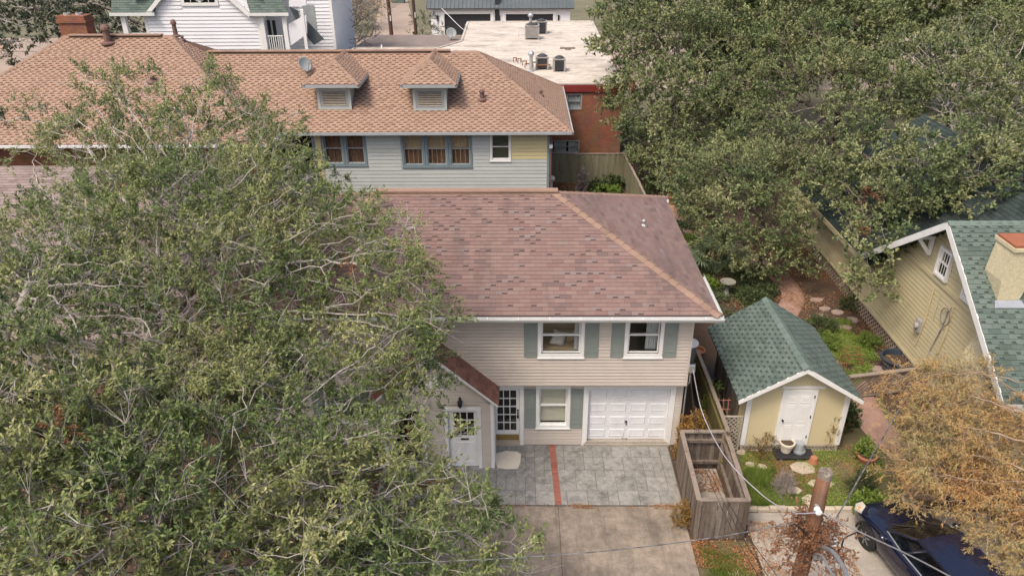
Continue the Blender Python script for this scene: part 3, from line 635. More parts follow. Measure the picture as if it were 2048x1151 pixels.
def gtop(z):
    if z < 2.3: return (0, GX1-GX0)
    h = 1.72-(z-2.33)/sl-.06
    return (GC-h-GX0, GC+h-GX0) if h > .1 else None
siding(H, (GX0, GY), (1, 0), GX1-GX0, .03, 3.85, .105, 'siding_beige', gcas, polytop=gtop)
siding(H, (GX1, GY), (0, 1), .98, .03, 2.25, .105, 'siding_beige')
m = MB(); m.box(GX1-.05, GX1+.03, GY-.03, GY+.05, 0, 2.28); m.build('corner_trim', 'white_trim', H)
m = MB(); m.box(GX1+.032, GX1+.05, GY-.01, GY+.98, 0, 2.28); m.box(-.98, GX1+.02, -.028, -.005, 0, 2.28); m.build('corner_trim', 'white_trim', H)
m = MB(); ring(GF, m, -2.08, -1.07, .0, 2.13, .1, -.1, .03, bot=0); m.build('door_casing', 'white_trim', H)
D2 = MB(); x0, x1, z0, z1 = -1.83, -1.27, 1.12, 1.93
GF.box(D2, -1.98, x0, -.08, -.04, .04, 2.02); GF.box(D2, x1, -1.17, -.08, -.04, .04, 2.02); GF.box(D2, x0, x1, -.08, -.04, .04, z0); GF.box(D2, x0, x1, -.08, -.04, z1, 2.02)
for c in (1, 2): GF.box(D2, x0+c*.1867-.011, x0+c*.1867+.011, -.078, -.042, z0, z1)
for r in (1, 2): GF.box(D2, x0, x1, -.077, -.043, z0+r*.27-.011, z0+r*.27+.011)
d2 = D2.build('door', 'white_trim', H)
for c in range(3):
    for r in range(3):
        m = MB(); GF.box(m, x0+c*.1867+.011, x0+(c+1)*.1867-.011, -.062, -.058, z0+r*.27+.011, z0+(r+1)*.27-.011); m.build('pane', 'glass', d2)
for c in range(2):
    m = MB(); ring(GF, m, x0+.0+c*.3, x0+.26+c*.3, .2, .9, .03, -.04, -.03); m.build('door_panel', 'white_trim', d2)
m = MB(); GF.box(m, -1.65, -1.43, -.04, -.03, .98, 1.04); m.build('mail_slot', 'black_metal', d2)
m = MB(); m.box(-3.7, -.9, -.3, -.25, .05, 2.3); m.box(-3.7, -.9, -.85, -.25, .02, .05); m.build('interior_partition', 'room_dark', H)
# gable louvre vent
m = MB(); ring(GF, m, -2.55, -2.04, 2.73, 3.19, .045, 0, .04); vo = m.build('gable_vent', 'white_trim', H)
for k in range(6):
    m = MB(); z = 2.775+k*.064
    m.add([GF.p(-2.505, .005, z+.06), GF.p(-2.085, .005, z+.06), GF.p(-2.085, .032, z), GF.p(-2.505, .032, z), GF.p(-2.505, -.01, z+.06), GF.p(-2.085, -.01, z+.06), GF.p(-2.085, .02, z), GF.p(-2.505, .02, z)], [(0, 1, 2, 3), (7, 6, 5, 4), (0, 4, 5, 1), (2, 6, 7, 3), (1, 5, 6, 2), (0, 3, 7, 4)]); m.build('louvre', 'white_trim', vo)
# iron gate of the porch recess
m = MB(); GF.box(m, -3.44, -2.76, -.05, -.02, .1, .14); GF.box(m, -3.44, -2.76, -.05, -.02, 1.94, 1.98)
gate = m.build('iron_gate', 'black_metal', H)
for k in range(8):
    m = MB(); x = -3.43+k*.094; m.tube([GF.p(x, -.035, .1), GF.p(x, -.035, 1.96)], .009, 5); m.build('bar', 'black_metal', gate)
m = MB(); GF.box(m, -3.12, -3.06, -.02, .0, 1.3, 1.5); m.lathe(GF.p(-3.09, .0, 1.5), [(.03, -.04), (.05, 0), (.03, .05)], 8); m.build('gate_ornament', 'red_toy', gate)
for x in (-3.72, -2.66):
    m = MB(); GF.box(m, x-.05, x+.05, .022, .07, 0, 2.2); m.build('porch_post', 'white_trim', H)
# porch roof
def slope_n(p): a, b, c = [Vector(q) for q in p[:3]]; return (b-a).cross(c-a).normalized()
PR = MB()
for s in (1, -1):
    ex = GC+s*1.72; poly = [(ex, GY-.16, 2.33), (ex, -.29 if True else 0, 2.33), (GC, -.29, GP), (GC, GY-.16, GP)]
    PR.prism([Vector(p)-Vector((0, 0, .005)) for p in poly], (0, 0, -.05))
pro = PR.build('porch_roof', 'white_trim', H)
shingles(pro, [(GC+1.75, GY-.18, 2.31), (GC+1.75, -.305, 2.31), (GC, -.305, GP+.01), (GC, GY-.18, GP+.01)], 'shingle_porch', .13, .22, singles=200)
shingles(pro, [(GC-1.75, -.305, 2.31), (GC-1.75, GY-.18, 2.31), (GC, GY-.18, GP+.01), (GC, -.305, GP+.01)], 'shingle_porch', .13, .22)
for s in (1, -1):
    m = MB(); m.prism([(GC+s*1.74, GY-.175, 2.24), (GC+s*1.74, GY-.175, 2.315), (GC, GY-.175, GP), (GC, GY-.175, GP-.13)], (0, .025, 0)); m.build('bargeboard', 'white_trim', pro)
# wall lantern beside the vent
m = MB(); c = GF.p(-1.62, .1, 2.33); m.tube([GF.p(-1.62, .02, 2.42), GF.p(-1.62, .06, 2.5), GF.p(-1.62, .1, 2.46)], .012, 6); m.lathe(c, [(.012, .13), (.075, .05), (.07, .04), (.055, -.1), (.03, -.12), (.012, -.17)], 8)
GF.box(m, -1.65, -1.59, .02, .035, 2.36, 2.48); m.build('wall_lantern', 'black_metal', H)
m = MB(); m.tube([GF.p(-1.55, .025, 2.36), GF.p(-1.2, .025, 2.33), GF.p(-.95, .026, 2.31), GF.p(-.8, .028, 2.27)], .009, 5); m.build('conduit', 'grey_metal', H)
# main roof
RF = MB(); e = .012
A, B, C_, D_ = (EX0, EY0, EZ), (EX1, EY0, EZ), (EX1, EY1, EZ), (EX0, EY1, EZ); P, Q = (RX0, RY, RZ), (RX1, RY, RZ)
RF.add([A, B, C_, D_, P, Q]+[(x, y, z-.06) for x, y, z in (A, B, C_, D_)], [(0, 1, 5, 4), (1, 2, 5), (2, 3, 4, 5), (3, 0, 4), (0, 6, 7, 1), (1, 7, 8, 2), (2, 8, 9, 3), (3, 9, 6, 0), (9, 8, 7, 6)])
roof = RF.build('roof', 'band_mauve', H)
up = lambda p, h=.008: (p[0], p[1], p[2]+h)
shingles(roof, [up(A), up(B), up(Q), up(P)], 'shingle_mauve', .136, .305, th=.017, singles=300, keep=lambda p: p.x > -1.9, notch=.45, nprob=.22)
shingles(roof, [up(B), up(C_), up(Q)], 'shingle_mauve', .136, .305, th=.02)
shingles(roof, [up(D_), up(A), up(P)], 'shingle_mauve', .136, .305, th=.017, notch=.45, nprob=.22)
nF, nR, nB, nL = slope_n([A, B, Q]), slope_n([B, C_, Q]), slope_n([C_, D_, P]), slope_n([D_, A, P])
caps(roof, P, Q, nF, nB, 'cap_tan', .15, .3); caps(roof, B, Q, nF, nR, 'cap_tan', .15, .27); caps(roof, A, P, nF, nL, 'cap_tan', .15, .27); caps(roof, C_, Q, nR, nB, 'cap_tan', .15, .27); caps(roof, D_, P, nB, nL, 'cap_tan', .15, .27)
m = MB(); m.box(RX0-.1, RX1+.12, RY-.13, RY+.13, RZ+.02, RZ+.075); m.build('ridge_vent', 'cap_tan', roof)
m = MB(); m.box(EX0-.0, EX1, EY0+.02, EY0+.05, EZ-.22, EZ-.062); m.box(EX1-.05, EX1-.02, EY0, EY1, EZ-.2, EZ-.062); m.build('fascia', 'white_trim', H)
m = MB(); m.box(EX0+.1, EX1-.05, EY0+.05, -.3, EZ-.2, EZ-.19); m.box(WR, EX1-.05, -.3, EY1-.1, EZ-.2, EZ-.19); m.build('soffit', 'white_trim', H)
def gutter(p0, p1, out, hangers=True):
    p0, p1, out = Vector(p0), Vector(p1), Vector(out); prof = [(0, -.0), (0, -.12), (.07, -.12), (.115, -.04), (.115, .0), (.108, .0), (.108, -.035), (.065, -.112), (.006, -.112), (.006, 0)]
    m = MB(); n = len(prof); vs = [p+out*a+Vector((0, 0, b)) for p in (p0, p1) for a, b in prof]
    m.add(vs, [(i, (i+1) % n, (i+1) % n+n, i+n) for i in range(n)]+[tuple(range(n))[::-1], tuple(range(n, 2*n))]); g = m.build('gutter', 'gutter_white', H)
    L = (p1-p0).length; d = (p1-p0)/L
    for i in range(int(L/.8)):
        q = p0+d*(.4+i*.8); m = MB(); a = q+Vector((0, 0, -.012)); w2 = d*.012
        m.add([a-w2, a+w2, a+w2+out*.113, a-w2+out*.113, a-w2-Vector((0, 0, .006)), a+w2-Vector((0, 0, .006)), a+w2+out*.113-Vector((0, 0, .006)), a-w2+out*.113-Vector((0, 0, .006))], [(0, 1, 2, 3), (7, 6, 5, 4), (0, 4, 5, 1), (1, 5, 6, 2), (2, 6, 7, 3), (3, 7, 4, 0)]); m.build('gutter_hanger', 'gutter_white', g)
gutter((EX0-.02, EY0-.003, EZ-.035), (EX1+.11, EY0-.003, EZ-.035), (0, -1, 0))
gutter((EX1+.003, EY0, EZ-.035), (EX1+.003, EY0+2.35, EZ-.035), (1, 0, 0))
gutter((EX1+.003, EY1-.35, EZ-.035), (EX1+.003, EY1+.1, EZ-.035), (1, 0, 0))
gutter((EX0-.003, EY0, EZ-.035), (EX0-.003, EY1, EZ-.035), (-1, 0, 0))
def vent(parent, px, py, poly, r=.05, h=.3, mt='vent_brown'):
    n = slope_n(poly); p = Vector(onp(px, py, poly[0], n)); m = MB()
    m.lathe(p, [(r*2.6, -.05), (r*2.6, .02), (r*1.3, .08), (r*1.15, h*.7), (r*1.7, h*.72), (r*1.6, h*.86), (r*.8, h)], 10); return m.build('roof_vent', mt, parent)
vent(roof, 1287, 452, [B, C_, Q], .04, .22, 'grey_metal')
# meter mast at the house corner
m = MB(); m.tube([(4.66, -.33, 3.0), (4.66, -.35, 2.5), (4.65, -.12, 2.2), (4.66, -.1, .6)], .022, 6); m.box(4.6, 4.75, -.42, -.3, 2.85, 3.05); m.build('service_mast', 'grey_metal', H)
# sofa and cushions behind the upper window
S = thing('sofa', 'tan sofa behind the upper window with the white cushion', 'sofa', (1.1, .5, 2.5))
m = MB(); m.box(.2, 2.0, -.1, .55, 2.55, 3.42); m.build('seat', 'sofa_tan', S); m = MB(); m.box(.2, 2.0, .55, .8, 2.55, 3.95); m.build('backrest', 'sofa_tan', S)
def cushion(nm, c, s, rot, mt, lab):
    me = bpy.data.meshes.new(nm); bm = bmesh.new(); bmesh.ops.create_cube(bm, size=1); bmesh.ops.subdivide_edges(bm, edges=bm.edges[:], cuts=5, use_grid_fill=True)
    for v in bm.verts:
        x, y, z = v.co*2; k = (1-abs(x)**3)*(1-abs(z)**3); v.co = Vector((x*(.5-.04*(1-abs(z))), y*.5*(.25+.75*max(0, k)**.5), z*(.5-.04*(1-abs(x)))))*1.0
        v.co = Vector((v.co.x*s[0], v.co.y*s[1], v.co.z*s[2]))
    bm.to_mesh(me); bm.free(); me.polygons.foreach_set('use_smooth', [True]*len(me.polygons)); me.materials.append(MATS[mt])
    a = me.attributes.new('tint', 'FLOAT', 'FACE'); o = bpy.data.objects.new(nm, me); COL.objects.link(o); o.location = c; o.rotation_euler = rot; tag(o, lab, 'cushion')
cushion('cushion', (1.05, .12, 3.64), (.42, .16, .42), (R(-20), R(22), R(10)), 'pillow_white', 'white patterned cushion leaning on the tan sofa behind the upper window')
cushion('cushion', (1.42, .3, 3.60), (.36, .16, .36), (R(-15), R(-6), 0), 'sofa_tan', 'tan cushion beside the white cushion on the sofa')
# ------------------------------------------------------------------ blue-grey bungalow behind, tan roof
BH = thing('bungalow', 'long blue-grey bungalow with tan shingle hip roof and two louvred dormers', 'house', (-8, 22, 0))
K = .617
fY, fZ = 17.9, 4.2
wf = [(-11.6, fY, fZ), (2.5, fY, fZ), (-2.2, 22.6, 7.1), (-16.3, 22.6, 7.1)]
wr = [(2.5, fY, fZ), (2.5, 27.3, fZ), (-2.2, 22.6, 7.1)]
wb = [(2.5, 27.3, fZ), (-11.6, 27.3, fZ), (-16.3, 22.6, 7.1), (-2.2, 22.6, 7.1)]
lf = [(-29.4, 16.05, fZ), (-11.6, 16.05, fZ), (-17.75, 22.2, 8.0), (-23.25, 22.2, 8.0)]
lr = [(-11.6, 16.05, fZ), (-11.6, 17.9, fZ), (-16.3, 22.6, 7.1), (-17.75, 22.2, 8.0)]
ll = [(-29.4, 28.35, fZ), (-29.4, 16.05, fZ), (-23.25, 22.2, 8.0)]
lb = [(-11.6, 28.35, fZ), (-29.4, 28.35, fZ), (-23.25, 22.2, 8.0), (-17.75, 22.2, 8.0)]
ef = [(-40, 16.6, fZ), (-26.5, 16.6, fZ), (-26.5, 22.2, 7.55), (-40, 22.2, 7.55)]
m = MB()
for p in (wf, wr, wb, lf, lr, ll, lb, ef, [(-11.6, 17.9, fZ), (-11.6, 28.35, fZ), (-17.75, 22.2, 8.0), (-16.3, 22.6, 7.1)]): m.add(p, [tuple(range(len(p)))])
m.box(-11.6, 2.5, 17.9, 27.3, fZ-.1, fZ-.02); m.box(-40, -11.6, 16.1, 28.3, fZ-.1, fZ-.02)
broof = m.build('roof', 'shingle_tan_dark', BH)
lift = lambda P: [(x, y, z+.008) for x, y, z in P]
shingles(broof, lift(wf), 'shingle_tan', .145, .36, th=.02, singles=300, jit=.8, notch=.5)
for P_ in (wr, lf, lr, ef): shingles(broof, lift(P_), 'shingle_tan', .145, .36, th=.02, jit=.8, notch=.5)
n1, n2, n3 = slope_n(wf), slope_n(wr), slope_n(wb)
caps(broof, (-16.3, 22.6, 7.1), (-2.2, 22.6, 7.1), n1, n3, 'cap_tan', .16, .4); caps(broof, (2.5, fY, fZ), (-2.2, 22.6, 7.1), n1, n2, 'cap_tan', .15, .3); caps(broof, (2.5, 27.3, fZ), (-2.2, 22.6, 7.1), n2, n3, 'cap_tan', .15, .3)
m4, m5, m6, m7 = slope_n(lf), slope_n([lr[0], lr[1], lr[3]]), slope_n(ll), slope_n(lb)
caps(broof, (-11.6, 16.05, fZ), (-17.75, 22.2, 8.0), m4, m5, 'cap_tan', .15, .3); caps(broof, (-29.4, 16.05, fZ), (-23.25, 22.2, 8.0), m4, m6, 'cap_tan', .15, .3); caps(broof, (-23.25, 22.2, 8), (-17.75, 22.2, 8), m4, m7, 'cap_tan', .16, .4)
for (a, b) in (((-16.2, 22.6, 7.12), (-3.6, 22.6, 7.12)), ((-23, 22.2, 8.02), (-18.2, 22.2, 8.02)), ((-34, 22.2, 7.55), (-27, 22.2, 7.55))):
    m = MB(); m.box(a[0], b[0], a[1]-.2, a[1]+.16, a[2]+.02, a[2]+.07); m.build('ridge_vent', 'cap_tan', broof)
m = MB(); m.box(-11.62, 2.56, fY-.1, fY-.012, fZ-.12, fZ-.0); m.box(2.51, 2.58, fY-.1, 27.3, fZ-.12, fZ+.01); m.build('gutter', 'trim_grey', BH)
m = MB(); m.box(-40, -11.5, 15.94, 16.035, fZ-.12, fZ); m.box(-11.59, -11.5, 16.04, 17.85, fZ-.12, fZ); m.build('gutter', 'gutter_white', BH)
# walls
BF = WF((0, 18.4), (1, 0)); x0w, x1w = -10.2, 1.42
bops = [(-9.7-x0w, -7.6-x0w, 2.5, 4.05), (-5.8-x0w, -2.4-x0w, 2.4, 4.05), (-1.4-x0w, -.5-x0w, 2.68, 3.95)]
m = MB(); wallslab(m, (x0w, 18.4), (1, 0), x1w-x0w, 0, 4.12, bops); wallslab(m, (x1w, 18.54), (0, 1), 8.2, 0, 4.12, []); wallslab(m, (x0w, 26), (0, -1), 7.46, 0, 4.12, []); m.build('wall', 'siding_blue', BH)
bc = [(-9.78-x0w, -7.52-x0w, 2.33, 4.2), (-5.88-x0w, -2.32-x0w, 2.25, 4.2), (-1.5-x0w, -.4-x0w, 2.56, 4.02)]
def yellowish(a, b, z): return 'siding_yellow_patch' if z > 2.55 and a+x0w > -.6 else None
def sid(z0, z1, ops): siding(BH, (x0w, 18.4), (1, 0), x1w-x0w, z0, z1, .19, 'siding_blue', ops, th=.022, alt=yellowish)
sid(.6, 4.12, bc)
siding(BH, (x1w, 18.4), (0, 1), 8.3, .6, 4.12, .19, 'siding_blue', th=.022)
m = MB(); m.box(x1w-.08, x1w+.04, 18.36, 18.48, .3, 4.12); m.box(x0w-.03, x0w+.14, 18.36, 18.44, .5, 4.12); m.build('corner_trim', 'trim_blue', BH)
m = MB(); m.box(x0w+.14, x0w+.42, 18.355, 18.4, 1.6, 4.12); m.build('corner_trim', 'siding_yellow_patch', BH)
m = MB(); m.tube([(1.53, 18.3, 4.05), (1.53, 18.36, 3.6), (1.53, 18.36, .2)], .05, 8); m.build('downpipe', 'vent_brown', BH)
m = MB(); m.box(1.44, 1.6, 18.22, 18.34, 3.28, 3.45); m.build('floodlight', 'plastic_white', BH)
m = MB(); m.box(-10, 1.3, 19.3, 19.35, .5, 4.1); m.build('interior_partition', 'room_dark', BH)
def bwin(a0, a1, z0, z1, waves):
    wo, (i0, i1, j0, j1, zm) = window(BH, BF, a0, a1, z0, z1, casing=.11, frame_m='trim_blue', sash_m='trim_grey', d=.045, sashw=.05, split=.5, glass='glass_clear')
    curtain(wo, BF, i0, i1, zm, j1, -.17, 'sofa_tan' if waves else 'curtain_brown', 4, .015); curtain(wo, BF, i0, i1, j0, zm, -.19, 'curtain_brown', 6, .015)
    g = MB()
    for k in range(1, 4): a = i0+(i1-i0)*k/4; g.tube([BF.p(a, -.0, j0), BF.p(a, -.0, zm+(0 if waves else (j1-zm)))], .008, 4)
    if waves:
        for q in range(4):
            pts = [BF.p(i0+(i1-i0)*t/10, -.0, zm+(j1-zm)*(.18+.2*q)+math.sin(t/10*math.pi)*(.12 if q % 2 else -.09)*waves) for t in range(11)]; g.tube(pts, .009, 4)
    g.build('window_grille', 'sofa_tan' if waves else 'vent_brown', wo)
for k in range(2): bwin(-9.74+k*1.09, -9.74+k*1.09+1.075, 2.38, 4.12, 0)
for k in range(3): bwin(-5.84+k*1.165, -5.84+k*1.165+1.15, 2.3, 4.12, (1, 1, -1.3)[k])
wo, (i0, i1, j0, j1, zm) = window(BH, BF, -1.47, -.43, 2.6, 4.0, casing=.09, d=.045)
m = MB(); BF.box(m, i0, i1, -.15, -.14, j0, j1); m.build('blind_or_backing', 'wood_olive', wo)
# porch at the left end
m = MB(); m.box(-11.55, -10.25, 17.75, 26, .95, 1.12); m.build('porch_deck', 'trim_grey', BH)
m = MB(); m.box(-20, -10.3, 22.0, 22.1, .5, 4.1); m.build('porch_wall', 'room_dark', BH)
m = MB(); m.box(-29, -12.2, 17.2, 17.35, 0, 4.1); m.build('wall', 'brick_wall_y', BH)
m = MB(); m.box(-12.9, -12.3, 16.6, 17.2, 0, 2.9); m.build('brick_pier', 'brick_wall_y', BH)
m = MB(); m.box(-27.9, -27.2, 16.3, 17.2, 0, 4.1); m.build('brick_pier', 'brick_wall_y', BH)
m = MB(); m.box(-10.34, -10.28, 17.78, 17.84, 1.12, 2.6); m.box(-11.5, -10.3, 17.78, 17.83, 1.95, 2.02); m.build('porch_rail', 'trim_blue', BH)
for k in range(9):
    m = MB(); m.box(-11.4+k*.13, -11.37+k*.13, 17.79, 17.82, 1.12, 1.95); m.build('baluster', 'trim_blue', BH)
# dormers
nW = slope_n(wf)
for (cx_, yb) in ((671, 218.5), (861, 220.5)):
    b = onp(cx_, yb, wf[0], nW); Yf = b[1]; xc = b[0]; zb = b[2]; zt = ony(cx_, 177, Yf)[2]; zd = ony(cx_-8, 169, Yf-.4)[2]; hw = .8; ew = 1.36; fy = Yf-.42
    D = MB(); yb2 = fY+(zt-fZ)/K
    D.prism([(xc-hw, Yf, zb-.05), (xc+hw, Yf, zb-.05), (xc+hw, Yf, zt+.1), (xc-hw, Yf, zt+.1)], (0, .08, 0))
    for s in (-1, 1): D.prism([(xc+s*hw, Yf+.08, zb-.05), (xc+s*hw, Yf+.08, zt+.1), (xc+s*hw, yb2+.3, zt+.1)], (-s*.08, 0, 0))
    d = D.build('dormer', 'siding_blue', BH)
    m = MB(); DW = WF((xc, Yf), (1, 0)); ring(DW, m, -hw-.02, hw+.02, zb-.0, zt+.05, .13, .0, .05, bot=.09); m.build('dormer_casing', 'siding_blue', d)
    m = MB(); ring(DW, m, -hw+.13, hw-.13, zb+.1, zt-.06, .10, .0, .03); m.build('vent_frame', 'trim_grey', d); m = MB(); DW.box(m, -hw+.2, hw-.2, .003, .006, zb+.15, zt-.1); m.build('vent_shade', 'dark_void', d)  # near-black sheet paints the shade between and behind the louvres
    n = 8; h = (zt-.16-zb-.2)/n
    for k in range(n):
        z = zb+.2+k*h; m = MB(); a0, a1 = -hw+.235, hw-.235
        m.add([DW.p(a0, .012, z+h*.62), DW.p(a1, .012, z+h*.62), DW.p(a1, .05, z+.015), DW.p(a0, .05, z+.015), DW.p(a0, .008, z+h*.5), DW.p(a1, .008, z+h*.5), DW.p(a1, .04, z), DW.p(a0, .04, z)], [(0, 1, 2, 3), (7, 6, 5, 4), (0, 4, 5, 1), (2, 6, 7, 3), (1, 5, 6, 2), (0, 3, 7, 4)], random.random()); m.build('louvre', 'lattice_pale', d)
    zr = zd+ew*.66; ya = fy+ew; yr = fY+(zr-fZ)/K; ye = fY+(zd-fZ)/K
    E0, E1, AP, RB, S1, S0 = (xc-ew, fy, zd), (xc+ew, fy, zd), (xc, ya, zr), (xc, yr+.1, zr), (xc+ew, ye+.1, zd), (xc-ew, ye+.1, zd)
    m = MB(); m.add([E0, E1, AP, RB, S1, S0]+[(p[0], p[1], p[2]-.05) for p in (E0, E1, S1, S0)], [(0, 1, 2), (1, 4, 3, 2), (5, 0, 2, 3), (0, 6, 7, 1), (1, 7, 8, 4), (5, 9, 6, 0), (6, 9, 8, 7)]); dr = m.build('dormer_roof', 'shingle_tan_dark', d)
    for P_ in ([E0, E1, AP], [E1, S1, RB, AP], [S0, E0, AP, RB]): shingles(dr, lift(P_), 'shingle_tan', .145, .36, th=.02, jit=.8, notch=.5)
    a1, a2, a3 = slope_n([E0, E1, AP]), slope_n([E1, S1, AP]), slope_n([S0, E0, AP])
    caps(dr, E0, AP, a1, a3, 'cap_tan', .12, .3); caps(dr, E1, AP, a1, a2, 'cap_tan', .12, .3); caps(dr, AP, RB, a2, a3, 'cap_tan', .12, .4)
    m = MB(); m.box(xc-ew-.02, xc+ew+.02, fy-.03, fy-.005, zd-.16, zd-.01); m.box(xc+ew, xc+ew+.03, fy-.03, ye, zd-.16, zd-.01); m.box(xc-ew-.03, xc-ew, fy-.03, ye, zd-.16, zd-.01); m.build('fascia', 'trim_grey', d)
vent(broof, 964, 199, wf, .09, .5); vent(broof, 1082, 191, wr, .06, .3); vent(broof, 217, 86, lf, .14, .9); vent(broof, 352, 72, lr, .09, .8); vent(broof, 305, 163, lf, .1, .3); vent(broof, 365, 80, lr, .06, .2)
# brick chimney of the bungalow
c0, c1 = ony(126, 60, 25.5), ony(180, 60, 25.5)
m = MB(); m.box(c0[0], c1[0], 25.2, 26.1, 4.5, 8.55); m.box(c0[0]-.07, c1[0]+.07, 25.13, 26.17, 8.2, 8.32); chm = m.build('chimney', 'brick_wall_y', BH)
for k in (.25, .7):
    m = MB(); x = c0[0]+(c1[0]-c0[0])*k; m.lathe((x, 25.65, 8.55), [(.2, 0), (.18, .12), (.14, .12), (.14, .02)], 10); m.build('chimney_pot', 'ac_grey', chm)
# satellite dish
def dish(loc, r, label, yaw=-.5):
    D = thing('satellite_dish', label, 'satellite dish', loc)
    L = Vector(loc); m = MB(); m.tube([L, L+Vector((0, 0, r*1.0))], r*.08, 6); m.build('mast', 'grey_metal', D)
    m = MB(); Mx = Matrix.Translation(L+Vector((0, -r*.25, r*1.25)))@Matrix.Rotation(yaw, 4, 'Z')@Matrix.Rotation(R(62), 4, 'X')
    m.lathe((0, 0, 0), [(.01, 0), (r*.5, .06*r), (r*.85, .18*r), (r, .26*r), (r, .29*r), (r*.84, .22*r), (r*.5, .10*r), (.01, .04*r)], 20, M=Mx); m.build('reflector', 'plastic_grey', D, smooth=True)
    m = MB(); p0 = Mx@Vector((0, -r*.95, .3*r)); p1 = Mx@Vector((0, -r*.2, r*1.1)); m.tube([p0, p1], r*.05, 5); m.box(-.05, .05, -.04, .04, -.05, .05, M=Matrix.Translation(p1)); m.build('feed_arm', 'grey_metal', D)
dish(tuple(onp(612, 148, wf[0], nW)), .38, 'grey satellite dish on the tan roof left of the dormers', .9)

# ------------------------------------------------------------------ brick apartment block with a white flat roof
AB = thing('apartment_block', 'red brick block with stained white flat roof and rooftop air conditioners', 'building', (0, 36, 0))
AZ, AY = 4.2, 27.75
P_ = [(1.75, AY), (6.2, AY), (6.4, 52.3), (-4.55, 52.3), (-4.6, 42.5), (-6.2, 38.2), (-12.0, 38.2), (-12.0, 36.0), (-6.0, 36.0), (-2.3, AY+.0)]
P_ = [(-9.0, AY), (6.2, AY), (6.4, 51.8), (-4.65, 51.8), (-4.55, 42.3), (-6.0, 39.6), (-12.3, 39.8), (-12.3, AY)]
m = MB(); m.prism([(x, y, AZ-.02) for x, y in P_], (0, 0, -.25)); m.build('flat_roof', 'flat_roof', AB)
n = len(P_); m = MB()
for i in range(n):
    a, b = Vector((*P_[i], AZ)), Vector((*P_[(i+1) % n], AZ)); d = (b-a).normalized(); q = Vector((-d.y, d.x, 0))*.16
    m.prism([a+Vector((0, 0, .05)), b+Vector((0, 0, .05)), b+q+Vector((0, 0, .05)), a+q+Vector((0, 0, .05))], (0, 0, -.16))
m.build('roof_edge', 'flat_roof', AB)
m = MB(); m.box(-9.1, 6.3, AY-.12, AY-.005, AZ-.42, AZ-.05); m.box(6.205, 6.33, AY-.12, 51.8, AZ-.42, AZ-.05); m.build('fascia', 'red_fascia', AB)
w1, w2 = ony(1134, 188, AY), ony(1163, 218, AY); w3, w4 = ony(1103, 281, AY), ony(1158, 306, AY)
aops = [(w1[0]+9, w2[0]+9, w2[2], w1[2]), (w3[0]+9, w4[0]+9, w4[2], w3[2])]
m = MB(); wallslab(m, (-9, AY), (1, 0), 15.2, -1.0, AZ-.27, aops, .2); m.build('wall', 'brick_wall_y', AB)
m = MB(); wallslab(m, (6.2, AY+.2), (0, 1), 24, -1, AZ-.27, [], .2); m.build('wall', 'brick_wall_x', AB)
AF = WF((0, AY), (1, 0))
wo, q = window(AB, AF, w1[0], w2[0], w2[2], w1[2], casing=.05, frame_m='trim_grey', sash_m='grey_metal', d=.0, sashw=.04, glass='glass_clear'); curtain(wo, AF, q[0], q[1], q[2], q[3], -.16, 'curtain_white', 6, .01)
wo, q = window(AB, AF, w3[0], w4[0], w4[2], w3[2], casing=.05, frame_m='trim_grey', sash_m='grey_metal', d=.0, sashw=.04, glass='glass_clear'); curtain(wo, AF, q[0]+.12, q[1]-.75, q[2], q[3], -.14, 'curtain_white', 9, .02); curtain(wo, AF, q[1]-.62, q[1]-.05, q[2], q[3], -.14, 'curtain_white', 6, .02)
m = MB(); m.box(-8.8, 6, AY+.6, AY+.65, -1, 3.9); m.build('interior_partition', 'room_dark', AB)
def acunit(px, py, s, h, mt, label, square):
    p = onz(px, py, AZ); U = thing('air_conditioner', label, 'air conditioner', tuple(p), 'rooftop air conditioners'); x, y, z = p; z += .012
    m = MB(); m.box(x-s, x+s, y-s, y+s, z+.1, z+h); m.build('cabinet', mt, U)
    m = MB()
    for a in (-1, 1):
        for b in (-1, 1): m.box(x+a*s-.05, x+a*s+.05, y+b*s-.05, y+b*s+.05, z, z+h+.03)
    m.box(x-s-.05, x+s+.05, y-s-.05, y+s+.05, z+h, z+h+.06); m.build('frame', 'ac_grey', U)
    k = 9
    for i in range(k):
        m = MB(); zz = z+.2+i*(h-.3)/k; m.box(x-s*.92, x+s*.92, y-s-.02, y-s-.002, zz, zz+(h-.3)/k*.55); m.build('louvre', 'ac_grey' if square else 'ac_dark', U)
    m = MB(); m.lathe((x, y, z+h+.062), [(s*.92, 0), (s*.9, .05), (s*.5, .14), (s*.2, .17)], 16); m.build('fan_guard', 'ac_dark', U, smooth=False)
acunit(1064, 77, .5, .95, 'ac_grey', 'pale grey louvred air conditioner on the flat roof beside a flue', True)
acunit(1082, 66, .42, .85, 'ac_dark', 'dark air conditioner standing behind the pale grey one on the flat roof', False)
acunit(1084, 137, .36, .7, 'ac_dark', 'dark air conditioner with domed fan next to the flue cluster on the flat roof', False)
acunit(1118, 141, .34, .7, 'ac_dark', 'dark boxy air conditioner with grey frame on the flat roof, right of its twin', False)
def flue(px, py, h, r, label):
    p = Vector(onz(px, py, AZ)); U = thing('roof_flue', label, 'flue', tuple(p), 'flues on the flat roof'); m = MB(); m.lathe(p, [(r*1.8, 0), (r, .06), (r, h)], 10); m.build('pipe', 'galv_metal', U); m = MB(); m.lathe(p+Vector((0, 0, h)), [(r*1.7, -.12), (r*1.9, 0), (r*1.0, .14), (r*.3, .18)], 10); m.build('cowl', 'galv_metal', U)
flue(1061, 70, 1.5, .12, 'tall galvanised flue behind the pale grey air conditioner'); flue(1062, 142, 1.1, .11, 'galvanised flue among rusty pipes beside the dark air conditioner')
